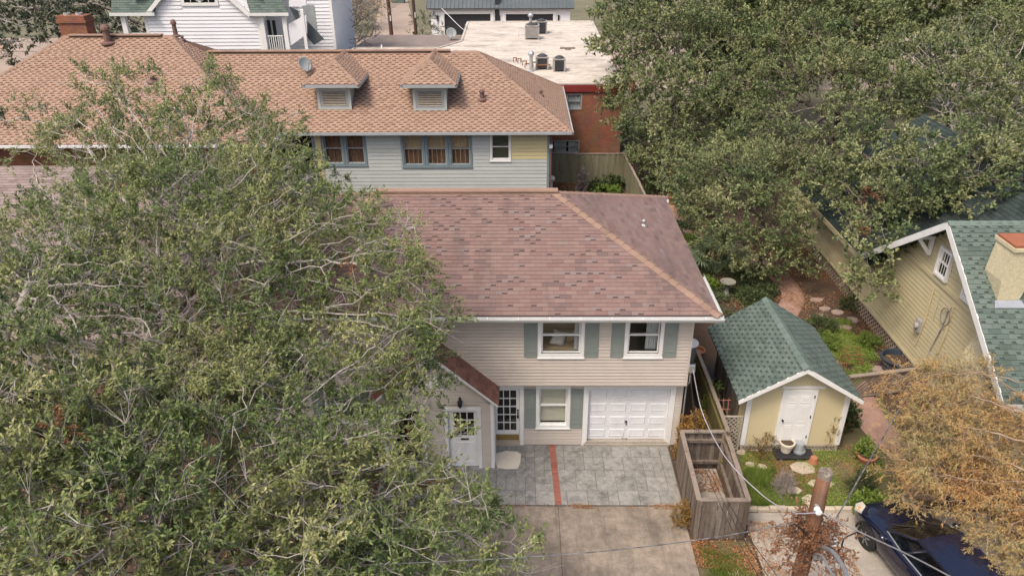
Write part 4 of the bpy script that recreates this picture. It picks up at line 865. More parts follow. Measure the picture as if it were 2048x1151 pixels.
for i, (a, b, l) in enumerate(((1045, 132, .25), (1050, 137, .5), (1072, 140, .9), (1066, 134, .6), (1027, 125, .2), (1036, 127, .2))):
    p = onz(a, b, AZ); m = MB(); m.tube([(p[0], p[1], AZ+.05), (p[0], p[1], AZ+.3), (p[0]+l, p[1]+.1, AZ+.3), (p[0]+l, p[1]+.1, AZ+.05)], .05, 6); m.build('roof_pipe', 'rust', AB)
p = onz(1135, 97, AZ); m = MB(); m.box(p[0]-.55, p[0]+.55, p[1]-.15, p[1]+.15, AZ, AZ+.06); m.box(p[0]-.2, p[0]+.25, p[1]-.5, p[1]-.35, AZ, AZ+.05); m.build('roof_plank', 'wood_fence', AB)
for (a, b) in ((1036, 72), (764, 101)):
    p = onz(a, b, AZ); m = MB(); m.tube([p, p+np.array([0, 0, .4])], .06, 8); m.build('roof_pipe', 'plastic_white', AB)
dish(tuple(onz(903, 80, 3.0)), .45, 'pale satellite dish on the low gravel roof behind the flat roof', .3)

# ------------------------------------------------------------------ far garages, gravel-roofed outbuilding, poles
GY_ = 70.
def fargarage(xa, xb, da, db, label):
    G = thing('garage', label, 'garage', ((ony(xa, 40, GY_)[0]+ony(xb, 40, GY_)[0])/2, GY_+3, 0), 'garages across the alley')
    X0, X1, D0, D1 = [ony(x, 40, GY_)[0] for x in (xa, xb, da, db)]; ze = ony(xa, 16, GY_)[2]; zd = ony(da, 28, GY_)[2]; W_ = WF((0, GY_), (1, 0))
    m = MB(); wallslab(m, (X0, GY_), (1, 0), X1-X0, 0, ze, [(D0-X0, D1-X0, 0, zd)], .3); m.box(X0, X1, GY_+6, GY_+6.2, 0, ze); m.box(X0, X0+.2, GY_+.3, GY_+6, 0, ze); m.box(X1-.2, X1, GY_+.3, GY_+6, 0, ze); m.build('wall', 'white_siding', G)
    m = MB(); W_.box(m, D0, D1, -.28, -.2, 0, zd); do = m.build('garage_door', 'door_charcoal', G)
    for k in range(4):
        m = MB(); W_.box(m, D0+.02, D1-.02, -.2, -.18, .03+k*zd/4, (k+1)*zd/4-.02); m.build('panel', 'door_charcoal', do)
    m = MB(); ring(W_, m, D0-.35, D1+.35, 0, zd+.3, .33, .0, .06, bot=0); m.build('door_casing', 'white_trim', G)
    r0 = [(X0-.4, GY_-.5, ze), (X1+.4, GY_-.5, ze), (X1+.4, GY_+3.2, ze+2.6), (X0-.4, GY_+3.2, ze+2.6)]
    m = MB(); m.prism(r0, (0, .05, -.12)); m.prism([(X0-.4, GY_+3.2, ze+2.6), (X1+.4, GY_+3.2, ze+2.6), (X1+.4, GY_+6.8, ze), (X0-.4, GY_+6.8, ze)], (0, 0, -.12)); ro = m.build('roof', 'metal_roof', G)
    k = int((X1-X0+.8)/.42)
    for i in range(k+1):
        x = X0-.4+i*(X1-X0+.8)/k; m = MB(); m.prism([(x-.02, GY_-.5, ze+.01), (x+.02, GY_-.5, ze+.01), (x+.02, GY_+3.2, ze+2.61), (x-.02, GY_+3.2, ze+2.61)], (0, -.03, .05)); m.build('seam', 'metal_roof', ro)
    for x in (D0-.75, D1+.62):
        m = MB(); W_.box(m, x-.09, x+.09, .0, .14, zd-.75, zd-.15); m.build('wall_light', 'black_metal', G)
fargarage(862, 990, 889, 981, 'white garage with charcoal door and blue-grey metal roof, next to the evergreen shrub')
fargarage(998, 1140, 1012, 1106, 'white garage with charcoal door and blue-grey metal roof, beside the oak crown')
for o_, xx in ((0, 994),):
    p = ony(xx, 20, GY_); m = MB(); m.box(p[0]-.2, p[0]+.25, GY_-.1, GY_+5, 0, 4.5); tag(m.build('dark_partition', 'door_charcoal'), 'dark wall panel in the gap between the two white garages', 'wall')
LS = thing('outbuilding', 'low outbuilding with brown gravel roof beside the flat white roof', 'outbuilding', (-9, 49, 0))
q = [onz(703, 98, 3), onz(921, 98, 3), onz(924, 70, 3), onz(752, 70, 3)]
m = MB(); m.prism([(p[0], p[1], 3.0) for p in q], (0, 0, -.25)); m.build('roof', 'gravel_roof', LS)
m = MB(); m.prism([(p[0]*.985-.1, p[1], 2.75) for p in q], (0, 0, -2.75)); m.build('wall', 'white_siding', LS)
def farpole(xb, yb, xt, yt, Y, r, label):
    a, b = ony(xb, yb, Y), ony(xt, yt, Y); d = b-a; base = a-d*(a[2]/d[2]); top = a+d*((9-a[2])/d[2])
    m = MB(); m.tube([base, a, b, top], [r, r*.97, r*.9, r*.8], 10); P = thing('utility_pole', label, 'utility pole', tuple(base)); m.build('shaft', 'far_pole', P)
    m = MB(); m.box(top[0]-1.2, top[0]+1.2, Y-.06, Y+.06, 8.3, 8.45); m.build('crossarm', 'far_pole', P)
    m = MB(); m.box(base[0]-.05, base[0]+.05, Y-r-.02, Y-r, 3.4, 3.9); m.build('pole_tag', 'plastic_white', P)
farpole(783, 70, 776, 0, 58, .2, 'dark brown utility pole in the alley beside the bare tree'); farpole(832, 68, 826, 0, 60, .17, 'reddish brown utility pole in the alley in front of the evergreen shrub')
m = MB(); p = onz(797, 6); m.box(p[0]-.9, p[0]+.9, p[1]-.6, p[1]+.6, 0, 1.3); T_ = thing('waste_bin', 'green waste bin far down the alley', 'bin', tuple(p)); m.build('body', 'shingle_green', T_); m = MB(); m.box(p[0]-.95, p[0]+.95, p[1]-.65, p[1]+.65, 1.31, 1.4); m.build('lid', 'shingle_green', T_)

# ------------------------------------------------------------------ white house at the top left
WY = 36.
WH = thing('white_house', 'tall white clapboard house with green shingled porch roofs and fan window', 'house', (-20, 40, 0))
q = lambda x, y, Y=WY: Vector(ony(x, y, Y))
zt = 12.0
gl0, gl1, gr1, gr0 = q(297, 30), q(322, -2), q(466, -2), q(503, 30)
def ext(a, b, z): return a+(b-a)*((z-a.z)/(b.z-a.z))
tl, tr = ext(gl0, gl1, 8.9), ext(gr0, gr1, 8.9)
bl, br_ = q(296, 60), q(519, 60)
poly = [(bl.x, WY, 0), (br_.x, WY, 0), (br_.x, WY, gr0.z), (tr.x, WY, tr.z), ((tl.x+tr.x)/2, WY, 10.6), (tl.x, WY, tl.z), (bl.x, WY, gl0.z)]
m = MB(); m.prism(poly, (0, .2, 0)); m.build('gable_wall', 'white_siding', WH)
# main body behind and right wing
xr0, xr1 = q(525, 60).x, q(672, 60).x
m = MB(); m.box(bl.x+.3, br_.x-.1, WY+.2, WY+9, 0, 8.5); m.build('wall', 'white_siding', WH)
RYw = WY+2.2; xr0, xr1 = ony(525, 60, RYw)[0], ony(668, 60, RYw)[0]
m = MB(); m.box(br_.x, xr1, RYw, RYw+7, 0, 11); m.build('wall', 'white_siding', WH)
def wsp(z):
    if z < gr0.z: return (0, br_.x-bl.x)
    if z < tr.z: t = (z-gr0.z)/(tr.z-gr0.z); return (tl.x*t+bl.x*(1-t)-bl.x+.1, tr.x*t+br_.x*(1-t)-bl.x-.1)
    t = (z-tr.z)/(10.6-tr.z); return (tl.x-bl.x+t*2, tr.x-bl.x-t*2)
fw0, fw1 = q(372, 5), q(428, 5)
wops = [(fw0.x-bl.x-.35, fw1.x-bl.x+.35, fw0.z-.25, fw0.z+1.7)]
siding(WH, (bl.x, WY), (1, 0), br_.x-bl.x, 3.4, 9.2, .24, 'white_siding', wops, th=.05, polytop=wsp, gapf=.2)
siding(WH, (br_.x, RYw), (1, 0), xr1-br_.x, 3.4, 9.2, .24, 'white_siding', [(0, 1.9, 0, 20)], th=.05, gapf=.2)
m = MB(); m.box(xr1-.15, xr1+.05, RYw-.05, RYw+.2, 0, 11); m.build('corner_trim', 'white_trim', WH)
for a, b in ((bl, 0), (br_, 0)):
    m = MB(); m.box(a.x-.1, a.x+.1, WY-.05, WY+.1, 0, gl0.z+.1); m.build('corner_trim', 'white_trim', WH)
# fan window
W9 = WF((0, WY), (1, 0)); m = MB(); ring(W9, m, fw0.x-.3, fw1.x+.3, fw0.z-.22, fw0.z+1.6, .2, .01, .08); wo = m.build('fan_window', 'white_trim', WH)
m = MB(); W9.box(m, fw0.x-.1, fw1.x+.1, .012, .02, fw0.z-.02, fw0.z+1.4); m.build('pane', 'car_glass', wo)
cxf = (fw0.x+fw1.x)/2
for k in range(5):
    a = math.pi*(k+1)/6; m = MB(); m.tube([W9.p(cxf, .04, fw0.z), W9.p(cxf+math.cos(a)*.62, .04, fw0.z+math.sin(a)*.62)], .02, 4); m.build('muntin', 'white_trim', wo)
m = MB(); m.tube([W9.p(cxf+math.cos(t*math.pi/10)*.62, .04, fw0.z+math.sin(t*math.pi/10)*.62) for t in range(11)], .025, 4); m.build('muntin', 'white_trim', wo)
# rakes, porch roofs
for a, b in ((gl0, tl), (gr0, tr)):
    d = (b-a).normalized(); n_ = Vector((-d.z, 0, d.x)); m = MB(); m.prism([a+Vector((0, -.35, 0))+n_*.14, b+Vector((0, -.35, 0))+n_*.14, b+Vector((0, -.35, 0))-n_*.1, a+Vector((0, -.35, 0))-n_*.1], (0, .4, 0)); m.build('rake_board', 'white_trim', WH)
for (xa, xb, xi, side) in ((222, 306, 0, -1), (500, 574, 0, 1)):
    a, b = q(xa, 25, WY-.35), q(xb, 25, WY-.35); zz = (a.z+b.z)/2
    pl = [(a.x, WY-.35, zz), (b.x, WY-.35, zz), (b.x-side*(1.1), WY+1.6, zz+2.9), (a.x+(0 if side < 0 else -1.1), WY+1.6, zz+2.9)]
    m = MB(); m.prism(pl, (0, .1, -.12)); ro = m.build('porch_roof', 'shingle_green', WH); shingles(ro, lift(pl), 'shingle_green', .17, .36, th=.03)
    m = MB(); m.box(a.x-.1, b.x+.1, WY-.47, WY-.36, zz-.22, zz-.02); m.build('gutter', 'gutter_white', WH)
# left porch: column and rail
for (xa, ya) in ((250, 50),):
    p = q(xa, ya, WY-.1); m = MB(); m.box(p.x-.16, p.x+.16, WY-.2, WY+.1, 0, 7.2); m.build('porch_column', 'white_trim', WH)
def rail(x0, x1, Y, z0, z1, n):
    m = MB(); m.box(x0, x1, Y-.05, Y+.05, z1-.06, z1); r_ = m.build('railing', 'white_trim', WH); m = MB(); m.box(x0, x1, Y-.04, Y+.04, z0, z0+.06); m.build('bottom_rail', 'white_trim', r_)
    for k in range(n):
        x = x0+(k+.5)*(x1-x0)/n; m = MB(); m.box(x-.025, x+.025, Y-.025, Y+.025, z0+.06, z1-.06); m.build('baluster', 'white_trim', r_)
zz = q(275, 66).z; rail(q(258, 66).x, bl.x-.1, WY-.05, zz-.9, zz, 14)
zz = q(555, 71).z; rail(q(527, 71).x, q(566, 71).x, WY-.05, zz-1.1, zz, 9)
for xa in (525, 570):
    p = q(xa, 50, WY-.1); m = MB(); m.box(p.x-.14, p.x+.14, WY-.2, WY+.05, 0, 7.1); m.build('porch_column', 'white_trim', WH)
p = q(543, 50, RYw-.05); m = MB(); m.box(p.x-.35, p.x+.35, RYw-.06, RYw-.02, 4.3, 6.6); do = m.build('door', 'white_trim', WH); 
for k in (-.18, .18):
    m = MB(); m.box(p.x+k-.12, p.x+k+.12, RYw-.07, RYw-.061, 4.6, 6.4); m.build('pane', 'car_glass', do)
# stair: parapet and sloping shingled roof beside it
a, b, c, d = q(577, 48, WY-.1), q(612, 30, WY-.1), q(614, 68, WY-.1), q(577, 95, WY-.1); m = MB(); m.prism([a, b, c, d], (0, .15, 0)); m.build('stair_parapet', 'white_siding', WH)
p = q(606, 40, WY-.1); m = MB(); m.box(p.x-.1, p.x+.1, WY-.15, WY+.05, 2, 7.4); m.build('porch_column', 'white_trim', WH)
for pts in ([(578, 13), (596, 22), (602, 52), (590, 38)], [(612, 40), (648, 78), (628, 90), (614, 74)]):
    m = MB(); m.prism([q(x, y, WY+.4) for x, y in pts], (0, .08, -.02)); m.build('stair_roof', 'metal_roof', WH)
m = MB(); m.prism([q(578, 0, WY), q(612, 0, WY), q(612, 11, WY), q(578, 14, WY)], (0, .2, 0)); m.build('porch_gable', 'white_siding', WH)
p = q(618, 30, RYw-.02); m = MB(); m.box(p.x-.4, p.x+.45, RYw-.08, RYw-.04, 5.0, 7.4); do = m.build('window', 'trim_grey', WH)
# main roof of the white house (ridge out of view)
m = MB(); m.add([(bl.x-.5, WY-.3, 8.2), (br_.x+.5, WY-.3, 8.2), (br_.x+.5, WY+9.5, 8.2), (bl.x-.5, WY+9.5, 8.2), (cxf, WY-.3, 12.6), (cxf, WY+9.5, 12.6)], [(1, 2, 5, 4), (3, 0, 4, 5)]); m.build('roof', 'shingle_green', WH)
m = MB(); m.prism([(br_.x+.3, RYw-.4, 11), (xr1+.4, RYw-.4, 11), (xr1+.4, RYw+3.5, 13.2), (br_.x+.3, RYw+3.5, 13.2)], (0, 0, -.1)); m.build('roof', 'shingle_green', WH)

# ------------------------------------------------------------------ rear fences
def fence(name, pts, z0, z1, bw, mt, label, cap=True, rails=True, lean=0, jitter=.02, capm='wood_cap'):
    F_ = thing(name, label, 'fence', (pts[0][0], pts[0][1], 0))
    for i in range(len(pts)-1):
        a, b = Vector((*pts[i], 0)), Vector((*pts[i+1], 0)); L = (b-a).length; d = (b-a)/L; n = Vector((d.y, -d.x, 0)); k = int(L/bw)
        for j in range(k):
            s = j*L/k; m = MB(); h = z1+random.uniform(-jitter, jitter); M_ = Matrix(((d.x, n.x, 0, a.x), (d.y, n.y, 0, a.y), (0, 0, 1, 0), (0, 0, 0, 1)))@Matrix.Translation((s, 0, 0))@Matrix.Rotation(R(random.uniform(-1, 1)*jitter*40), 4, 'Y')
            m.box(.002, L/k-.006, -.01+random.uniform(-.004, .004), .012, z0, h, M=M_, tint=random.random()); m.build('board', mt, F_)
        if rails:
            for z in (z0+.3, z1-.3):
                m = MB(); M_ = Matrix(((d.x, n.x, 0, a.x), (d.y, n.y, 0, a.y), (0, 0, 1, 0), (0, 0, 0, 1))); m.box(0, L, -.06, -.016, z, z+.09, M=M_); m.build('rail', mt, F_)
        if cap:
            kk = max(1, int(L/1.3))
            for j in range(kk):
                m = MB(); M_ = Matrix(((d.x, n.x, 0, a.x), (d.y, n.y, 0, a.y), (0, 0, 1, 0), (0, 0, 0, 1)))@Matrix.Translation((j*L/kk, 0, random.uniform(0, .006)))@Matrix.Rotation(R(random.uniform(-.8, .8)), 4, 'Z'); m.box(.004, L/kk-.004, -.06, .05, z1+.022, z1+.055, M=M_, tint=random.random()); m.build('cap_rail', capm, F_)
    return F_
fence('wooden_fence', [(1.62, 22.4), (5.7, 22.4)], 0, 1.62, .14, 'wood_olive', 'olive weathered board fence behind the globe lamp')
sp = [tuple(onz(1248, 308, 1.65)[:2]), tuple(onz(1291, 391, 1.65)[:2])]
fence('wooden_fence', [sp[0], (sp[1][0]-.0, sp[1][1])], 0, 1.62, .14, 'wood_olive', 'olive weathered fence run leading from the rear fence towards the hip roof')
def lattice(name, W, a0, a1, z0, z1, step, wd, mt, label, parent=None, cat='lattice', frame_=True, d=.0, dirs=(1, -1)):
    T = thing(name, label, cat, tuple(W.p((a0+a1)/2, 0, z0))) if parent is None else parent
    grp = T
    w, h = a1-a0, z1-z0
    for s in dirs:
        c = -h
        while c < w:
            # line: a = c + t, z = t  (s=1)
            t0, t1 = max(0, -c), min(h, w-c)
            if t1-t0 > .03:
                pa = (c+t0, t0); pb = (c+t1, t1)
                if s < 0: pa, pb = (w-pa[0], pa[1]), (w-pb[0], pb[1])
                n2 = (-(pb[1]-pa[1]), pb[0]-pa[0]); L = math.hypot(*n2); n2 = (n2[0]/L*wd/2, n2[1]/L*wd/2); m = MB(); dd = d+.004*s
                qs = [(pa[0]+n2[0], pa[1]+n2[1]), (pb[0]+n2[0], pb[1]+n2[1]), (pb[0]-n2[0], pb[1]-n2[1]), (pa[0]-n2[0], pa[1]-n2[1])]
                m.prism([W.p(a0+x, dd+.003, z0+z) for x, z in qs], W.N*(-.006), random.random()); m.build('slat', mt, grp)
            c += step
    if frame_:
        m = MB(); ring(W, m, a0-.03, a1+.03, z0-.03, z1+.03, .05, d-.02, d+.02); m.build('lattice_frame', mt, grp)
    return T
lattice('lattice_fence', WF((0, 22.6), (1, 0)), 5.95, 9.2, .1, 1.7, .17, .03, 'lattice_dark', 'dark diamond lattice fence in the shade of the oaks')
m = MB(); c = ony(1104, 357, 20.6); gl = thing('globe_lamp', 'white globe garden lamp at the bungalow corner by the fence', 'lamp', (c[0], c[1], 0)); m.lathe(Vector(c), [(.01, -.16), (.1, -.13), (.155, -.05), (.165, 0), (.155, .06), (.1, .13), (.01, .165)], 14); m.build('globe', 'plastic_white', gl, smooth=True)
m = MB(); m.tube([(c[0], c[1], 0), (c[0], c[1], c[2]-.15)], .04, 8); m.build('post', 'plastic_white', gl)
# ------------------------------------------------------------------ yellow garden shed
SY = -.25
SH = thing('garden_shed', 'small pale yellow shed with green shingle roof and white six-panel door', 'shed', (7.75, 1.4, 0))
s0, s1 = ony(1481, 887, SY), ony(1678, 887, SY); X0, X1 = 6.37, 9.22; rz, rx = 3.12, 7.72; ez = 2.03; ex0, ex1 = 6.02, 9.42; fz = .24; BYs = 3.1
SF = WF((0, SY), (1, 0)); d0, d1 = ony(1552, 872, SY), ony(1630, 768, SY); dx0, dx1 = 7.38, 8.22
slp = (rz-ez)/(rx-ex0)
ztop = lambda x: ez+min((x-ex0)*slp, (ex1-x)*(rz-ez)/(ex1-rx))-.05
m = MB(); m.prism([(X0, SY, fz), (X1, SY, fz), (X1, SY, ztop(X1)), (rx, SY, rz-.06), (X0, SY, ztop(X0))], (0, .1, 0)); m.build('front_wall', 'shed_yellow', SH)
m = MB(); m.box(X1-.08, X1, SY+.1, BYs, fz, ztop(X1)); m.box(X0, X1, BYs-.08, BYs, fz, ztop(X1)); m.box(X0, X1, SY+.02, BYs, fz-.1, fz); m.build('wall', 'shed_yellow', SH)
for k in range(22):
    m = MB(); y = SY+.1+k*(BYs-SY-.1)/22; m.box(X0, X0+.03, y, y+(BYs-SY-.1)/22-.008, fz, ztop(X0), tint=random.random()); m.build('side_fill', 'wood_fence' if k > 2 else 'shed_yellow', SH)  # dark wood colour stands in for the shadowy void of the open side
m = MB(); SF.box(m, X0-.01, X0+.13, .002, .03, fz, ztop(X0)+.02); SF.box(m, X1-.13, X1+.01, .002, .03, fz, ztop(X1)+.02); SF.box(m, X0+.9, X1-.75, .002, .028, 2.22, 2.30); m.build('corner_trim', 'white_trim', SH)
lattice('shed', SF, X0+.05, X1-.05, .02, .2, .1, .025, 'lattice_pale', '', parent=SH, frame_=True, d=.0)
m = MB(); ring(SF, m, dx0-.07, dx1+.07, fz, 2.18, .075, .0, .04, bot=0); m.build('door_casing', 'white_trim', SH)
m = MB(); SF.box(m, dx0, dx1, .002, .03, fz+.01, 2.10); do = m.build('door', 'white_trim', SH)
dw = dx1-dx0
for r, (za, zb) in enumerate(((.18, .72), (.84, 1.42), (1.5, 1.74))):
    for c in range(2):
        a0 = dx0+.1+c*dw*.45; a1 = a0+dw*.31; m = MB(); ring(SF, m, a0, a1, fz+za, fz+zb, .025, .03, .036); SF.box(m, a0+.05, a1-.05, .03, .037, fz+za+.05, fz+zb-.05); m.build('panel', 'white_trim', do)
m = MB(); m.lathe((0, 0, 0), [(.02, 0), (.02, .03), (.035, .04), (.03, .07)], 10, M=Matrix.Translation(SF.p(dx0+.06, .03, 1.15))@Matrix.Rotation(R(90), 4, 'X')); m.build('knob', 'black_metal', do)
for z in (.5, 1.2, 1.9):
    m = MB(); SF.box(m, dx1-.015, dx1+.012, .03, .044, z, z+.1); m.build('hinge', 'black_metal', do)
yF, yB = SY-.36, 3.32
fl = [(ex0, yB, ez), (ex0, yF, ez), (rx, yF, rz), (rx, yB, rz)]; fr = [(ex1, yF, ez), (ex1, yB, ez), (rx, yB, rz), (rx, yF, rz)]
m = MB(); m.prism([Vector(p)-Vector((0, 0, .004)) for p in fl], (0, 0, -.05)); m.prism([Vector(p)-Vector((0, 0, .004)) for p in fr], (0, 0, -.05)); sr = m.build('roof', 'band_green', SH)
shingles(sr, lift(fl), 'shingle_green', .14, .25, th=.022, singles=300, gap=.006, notch=.45); shingles(sr, lift(fr), 'shingle_green', .14, .25, th=.022, notch=.45)
caps(sr, (rx, yF, rz), (rx, yB, rz), slope_n(fl), slope_n(fr), 'cap_green', .14, .3, lift=.022)
for s, (xe) in ((-1, ex0), (1, ex1)):
    m = MB(); m.prism([(xe-s*.0, yF-.005, ez-.10), (xe+s*.02, yF-.005, ez+.01), (rx, yF-.005, rz+.005), (rx, yF-.005, rz-.16)], (0, .03, 0)); m.build('bargeboard', 'white_trim', sr)
for k in range(7):
    m = MB(); y = yF+.25+k*.55; m.box(ex0+.02, X0, y, y+.05, ez-.12, ez-.052); m.build('rafter_end', 'plastic_white', sr)
lattice('lattice_screen', WF((0, SY-.02), (1, 0)), 5.72, 6.30, .1, 1.25, .14, .035, 'lattice_pale', 'pale lattice screen between the board fence and the yellow shed')

# ------------------------------------------------------------------ pale yellow house on the right
YH = thing('yellow_house', 'pale yellow clapboard house with green shingle cross gable and stucco chimney', 'house', (16, 5, 0))
YX = 13.0; YW = WF((YX, 0), (0, -1))      # s = -y, outward = -x
pk = (2.78, 5.92); sr_ = .70; gy0, gy1 = -1.72, 7.3; gz0 = pk[1]-(pk[0]-gy0)*sr_; gz1 = pk[1]-(gy1-pk[0])*sr_
m = MB(); m.box(YX, YX+.15, -1.0, 14.7, .62, 2.55); m.prism([(YX, -1.0, 2.55), (YX, 6.6, 2.55), (YX, 6.6, pk[1]-(6.6-pk[0])*sr_-.12), (YX, pk[0], pk[1]-.15), (YX, -1.0, pk[1]-(pk[0]+1.0)*sr_-.12)], (.15, 0, 0))
m.box(YX+.15, 24, -1.0, -.85, 0, 2.8); m.box(YX+.15, 24, 14.5, 14.7, 0, 2.6); m.build('wall', 'yellow_paint', YH)
def ytop(z):
    if z < 2.5: return (-14.7, 1.0)
    dy = (pk[1]-.12-z)/sr_
    return (max(-6.6, -(pk[0]+dy)), min(1.0, -(pk[0]-dy))) if dy > .1 else None
yops = [(-3.6, -2.9, 3.86, 4.8), (-2.0, -1.35, 3.86, 4.75)]
YWs = WF((YX, 0), (0, -1))
def ys(z0, z1):
    siding(YH, (YX, 0), (0, -1), 1, z0, z1, .15, 'yellow_paint', yops, th=.018, polytop=ytop)
ys(.68, 5.7)
m = MB(); YW.box(m, -5.5, .05, .024, .06, 3.62, 3.74); YW.box(m, -14.7, 1.0, .022, .05, .58, .67); m.build('belt_trim', 'yellow_paint', YH)
lattice('house', YW, -14.6, .9, .0, .58, .2, .055, 'lattice_brown', '', parent=YH, frame_=False, d=-.02)
m = MB(); m.box(YX+.15, YX+.2, -.9, 14.5, 0, .62); m.build('crawlspace_shade', 'dark_void', YH)  # near-black sheet paints the shade under the floor behind the lattice
for a0, a1, z0, z1 in ((-3.6, -2.9, 3.86, 4.8), (-2.0, -1.35, 3.86, 4.75)):
    YW2 = WF((YX-.125, 0), (0, -1)); wo, q_ = window(YH, YW2, a0, a1, z0, z1, casing=.08, d=.0, sashw=.04, sill=False, glass='glass_clear'); m = MB()
    for k in range(1, 4): a = q_[0]+(q_[1]-q_[0])*k/4; m.tube([YW2.p(a, -.02, q_[2]), YW2.p(a, -.02, q_[3])], .01, 4)
    m.build('muntin', 'white_trim', wo); m = MB(); YW2.box(m, a0+.05, a1-.05, -.124, -.118, z0+.05, z1-.05); m.build('blind_or_backing', 'room_dark', wo)  # last sheet is painted dark as the unlit room behind the panes
g0 = [(12.4, gy0, gz0), (24, gy0, gz0), (24, pk[0], pk[1]), (12.4, pk[0], pk[1])]; g1 = [(24, gy1, gz1), (12.4, gy1, gz1), (12.4, pk[0], pk[1]), (24, pk[0], pk[1])]
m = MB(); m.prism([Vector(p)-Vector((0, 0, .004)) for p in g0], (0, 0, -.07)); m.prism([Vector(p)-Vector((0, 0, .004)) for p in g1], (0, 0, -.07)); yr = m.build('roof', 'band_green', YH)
shingles(yr, lift(g0), 'shingle_green', .15, .33, th=.022, singles=300, jit=.5, keep=lambda p: p.x < 17.5, notch=.35, nprob=.7); shingles(yr, lift(g1), 'shingle_green', .15, .33, th=.02)
caps(yr, (12.4, pk[0], pk[1]), (24, pk[0], pk[1]), slope_n(g0), slope_n(g1), 'cap_green', .15, .3)
m0 = [(12.55, 14.95, 2.5), (12.55, 7.0, 2.5), (15.4, 4.6, 2.5+2.85*3.25/4.95), (17.5, 4.6, 5.75), (17.5, 14.95, 5.75)]
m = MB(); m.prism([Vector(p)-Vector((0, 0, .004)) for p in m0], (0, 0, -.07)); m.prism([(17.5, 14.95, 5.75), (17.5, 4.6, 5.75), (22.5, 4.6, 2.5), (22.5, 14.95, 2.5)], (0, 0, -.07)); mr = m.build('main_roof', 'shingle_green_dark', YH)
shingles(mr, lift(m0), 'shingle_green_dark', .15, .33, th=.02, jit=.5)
for a, b in (((gy0, gz0), pk), ((gy1, gz1), pk)):
    m = MB(); m.prism([(12.385, a[0], a[1]-.24), (12.385, a[0], a[1]+.01), (12.385, b[0], b[1]+.01), (12.385, b[0], b[1]-.24)], (.04, 0, 0)); m.build('bargeboard', 'white_trim', yr)
m = MB(); m.box(12.43, 24, gy0-.02, gy0, gz0-.2, gz0-.0); m.build('fascia', 'white_trim', yr)
m = MB(); m.box(12.5, 12.54, 6.9, 14.95, 2.30, 2.49); m.build('fascia', 'yellow_paint', mr)
m = MB()
for y in (4.15,):
    m.box(12.43, 12.96, y-.06, y+.06, 4.76, 4.87); m.box(12.85, 12.96, y-.06, y+.06, 4.22, 4.76)
    m.prism([(12.43, y-.055, 4.76), (12.56, y-.055, 4.76), (12.85, y-.055, 4.40), (12.85, y-.055, 4.24)], (0, .11, 0))
m.build('bracket', 'white_trim', YH)
b = Vector(onp(2014, 603, g0[0], slope_n(g0))); hgt = ony(2015, 492, b[1])[2]
C0 = MB(); cw = .25
C0.add([(b.x-cw, b.y, b.z-.3), (b.x+cw, b.y, b.z-.3), (b.x+cw, b.y+.75, b.z-.1), (b.x-cw, b.y+.75, b.z-.1), (b.x-.34, b.y-.0, b.z+.62), (b.x+.42, b.y-.0, b.z+.62), (b.x+.42, b.y+.8, b.z+.62), (b.x-.34, b.y+.8, b.z+.62), (b.x-.26, b.y, hgt-.05), (b.x+.36, b.y, hgt-.05), (b.x+.36, b.y+.8, hgt-.05), (b.x-.26, b.y+.8, hgt-.05)],
       [(0, 1, 5, 4), (1, 2, 6, 5), (2, 3, 7, 6), (3, 0, 4, 7), (4, 5, 9, 8), (5, 6, 10, 9), (6, 7, 11, 10), (7, 4, 8, 11), (8, 9, 10, 11)])
C0.box(b.x-.31, b.x+.41, b.y-.06, b.y+.86, hgt-.16, hgt-.06); ch = C0.build('chimney', 'yellow_stucco', YH)
m = MB(); m.prism([(b.x-.28, b.y-.02, hgt-.05), (b.x+.38, b.y-.02, hgt-.05), (b.x+.38, b.y+.82, hgt-.05), (b.x-.28, b.y+.82, hgt-.05)], (0, 0, .06)); m.build('chimney_cap', 'chimney_cap', ch)
m = MB(); m.prism([(b.x-.42, b.y-.2, b.z-.1), (b.x+.42, b.y-.2, b.z-.1), (b.x+.36, b.y-.02, b.z+.03), (b.x-.36, b.y-.02, b.z+.03)], (0, 0, .025)); m.build('flashing', 'galv_metal', ch)
m = MB(); m.add([(12.72, -.6, 0), (12.72, .9, 0), (12.72, .9, 2.6), (12.72, -.2, 2.6), (13, -.6, 0), (13, .9, 0), (13, .9, 3.4), (13, -.2, 3.4)], [(0, 1, 2, 3), (0, 3, 7, 4), (1, 5, 6, 2), (3, 2, 6, 7)]); m.build('stucco_breast', 'yellow_stucco', YH)
# conduits and meter on the wall
def onwall(x, y): p = onx(x, y, YX-.05); return Vector(p)
m = MB(); m.tube([onwall(1868, 575), onwall(1850, 640), onwall(1830, 690)], .025, 6); m.tube([onwall(1881, 588), onwall(1865, 640)], .014, 5); m.build('conduit', 'yellow_paint', YH)
p = onwall(1840, 650); m = MB(); m.box(p.x-.1, p.x+.03, p.y-.14, p.y+.14, p.z-.2, p.z+.2); m.lathe((0, 0, 0), [(.1, 0), (.1, .08), (.07, .1)], 12, M=Matrix.Translation(p+Vector((-.1, 0, 0)))@Matrix.Rotation(R(-90), 4, 'Y')); m.build('electric_meter', 'ac_grey', YH)
m = MB(); m.tube([onwall(1906, 612), onwall(1890, 670), onwall(1875, 705)], .045, 8); m.build('downpipe', 'yellow_paint', YH)
m = MB(); a = onwall(1896, 622); m.tube([a+Vector((-.04, .25*math.sin(t), .28*math.cos(t)-.2)) for t in np.linspace(0, 6.3, 16)], .015, 5); m.tube([a, onwall(1884, 655), onwall(1860, 700)], .016, 5); m.build('cable_loop', 'wire_banded', YH)
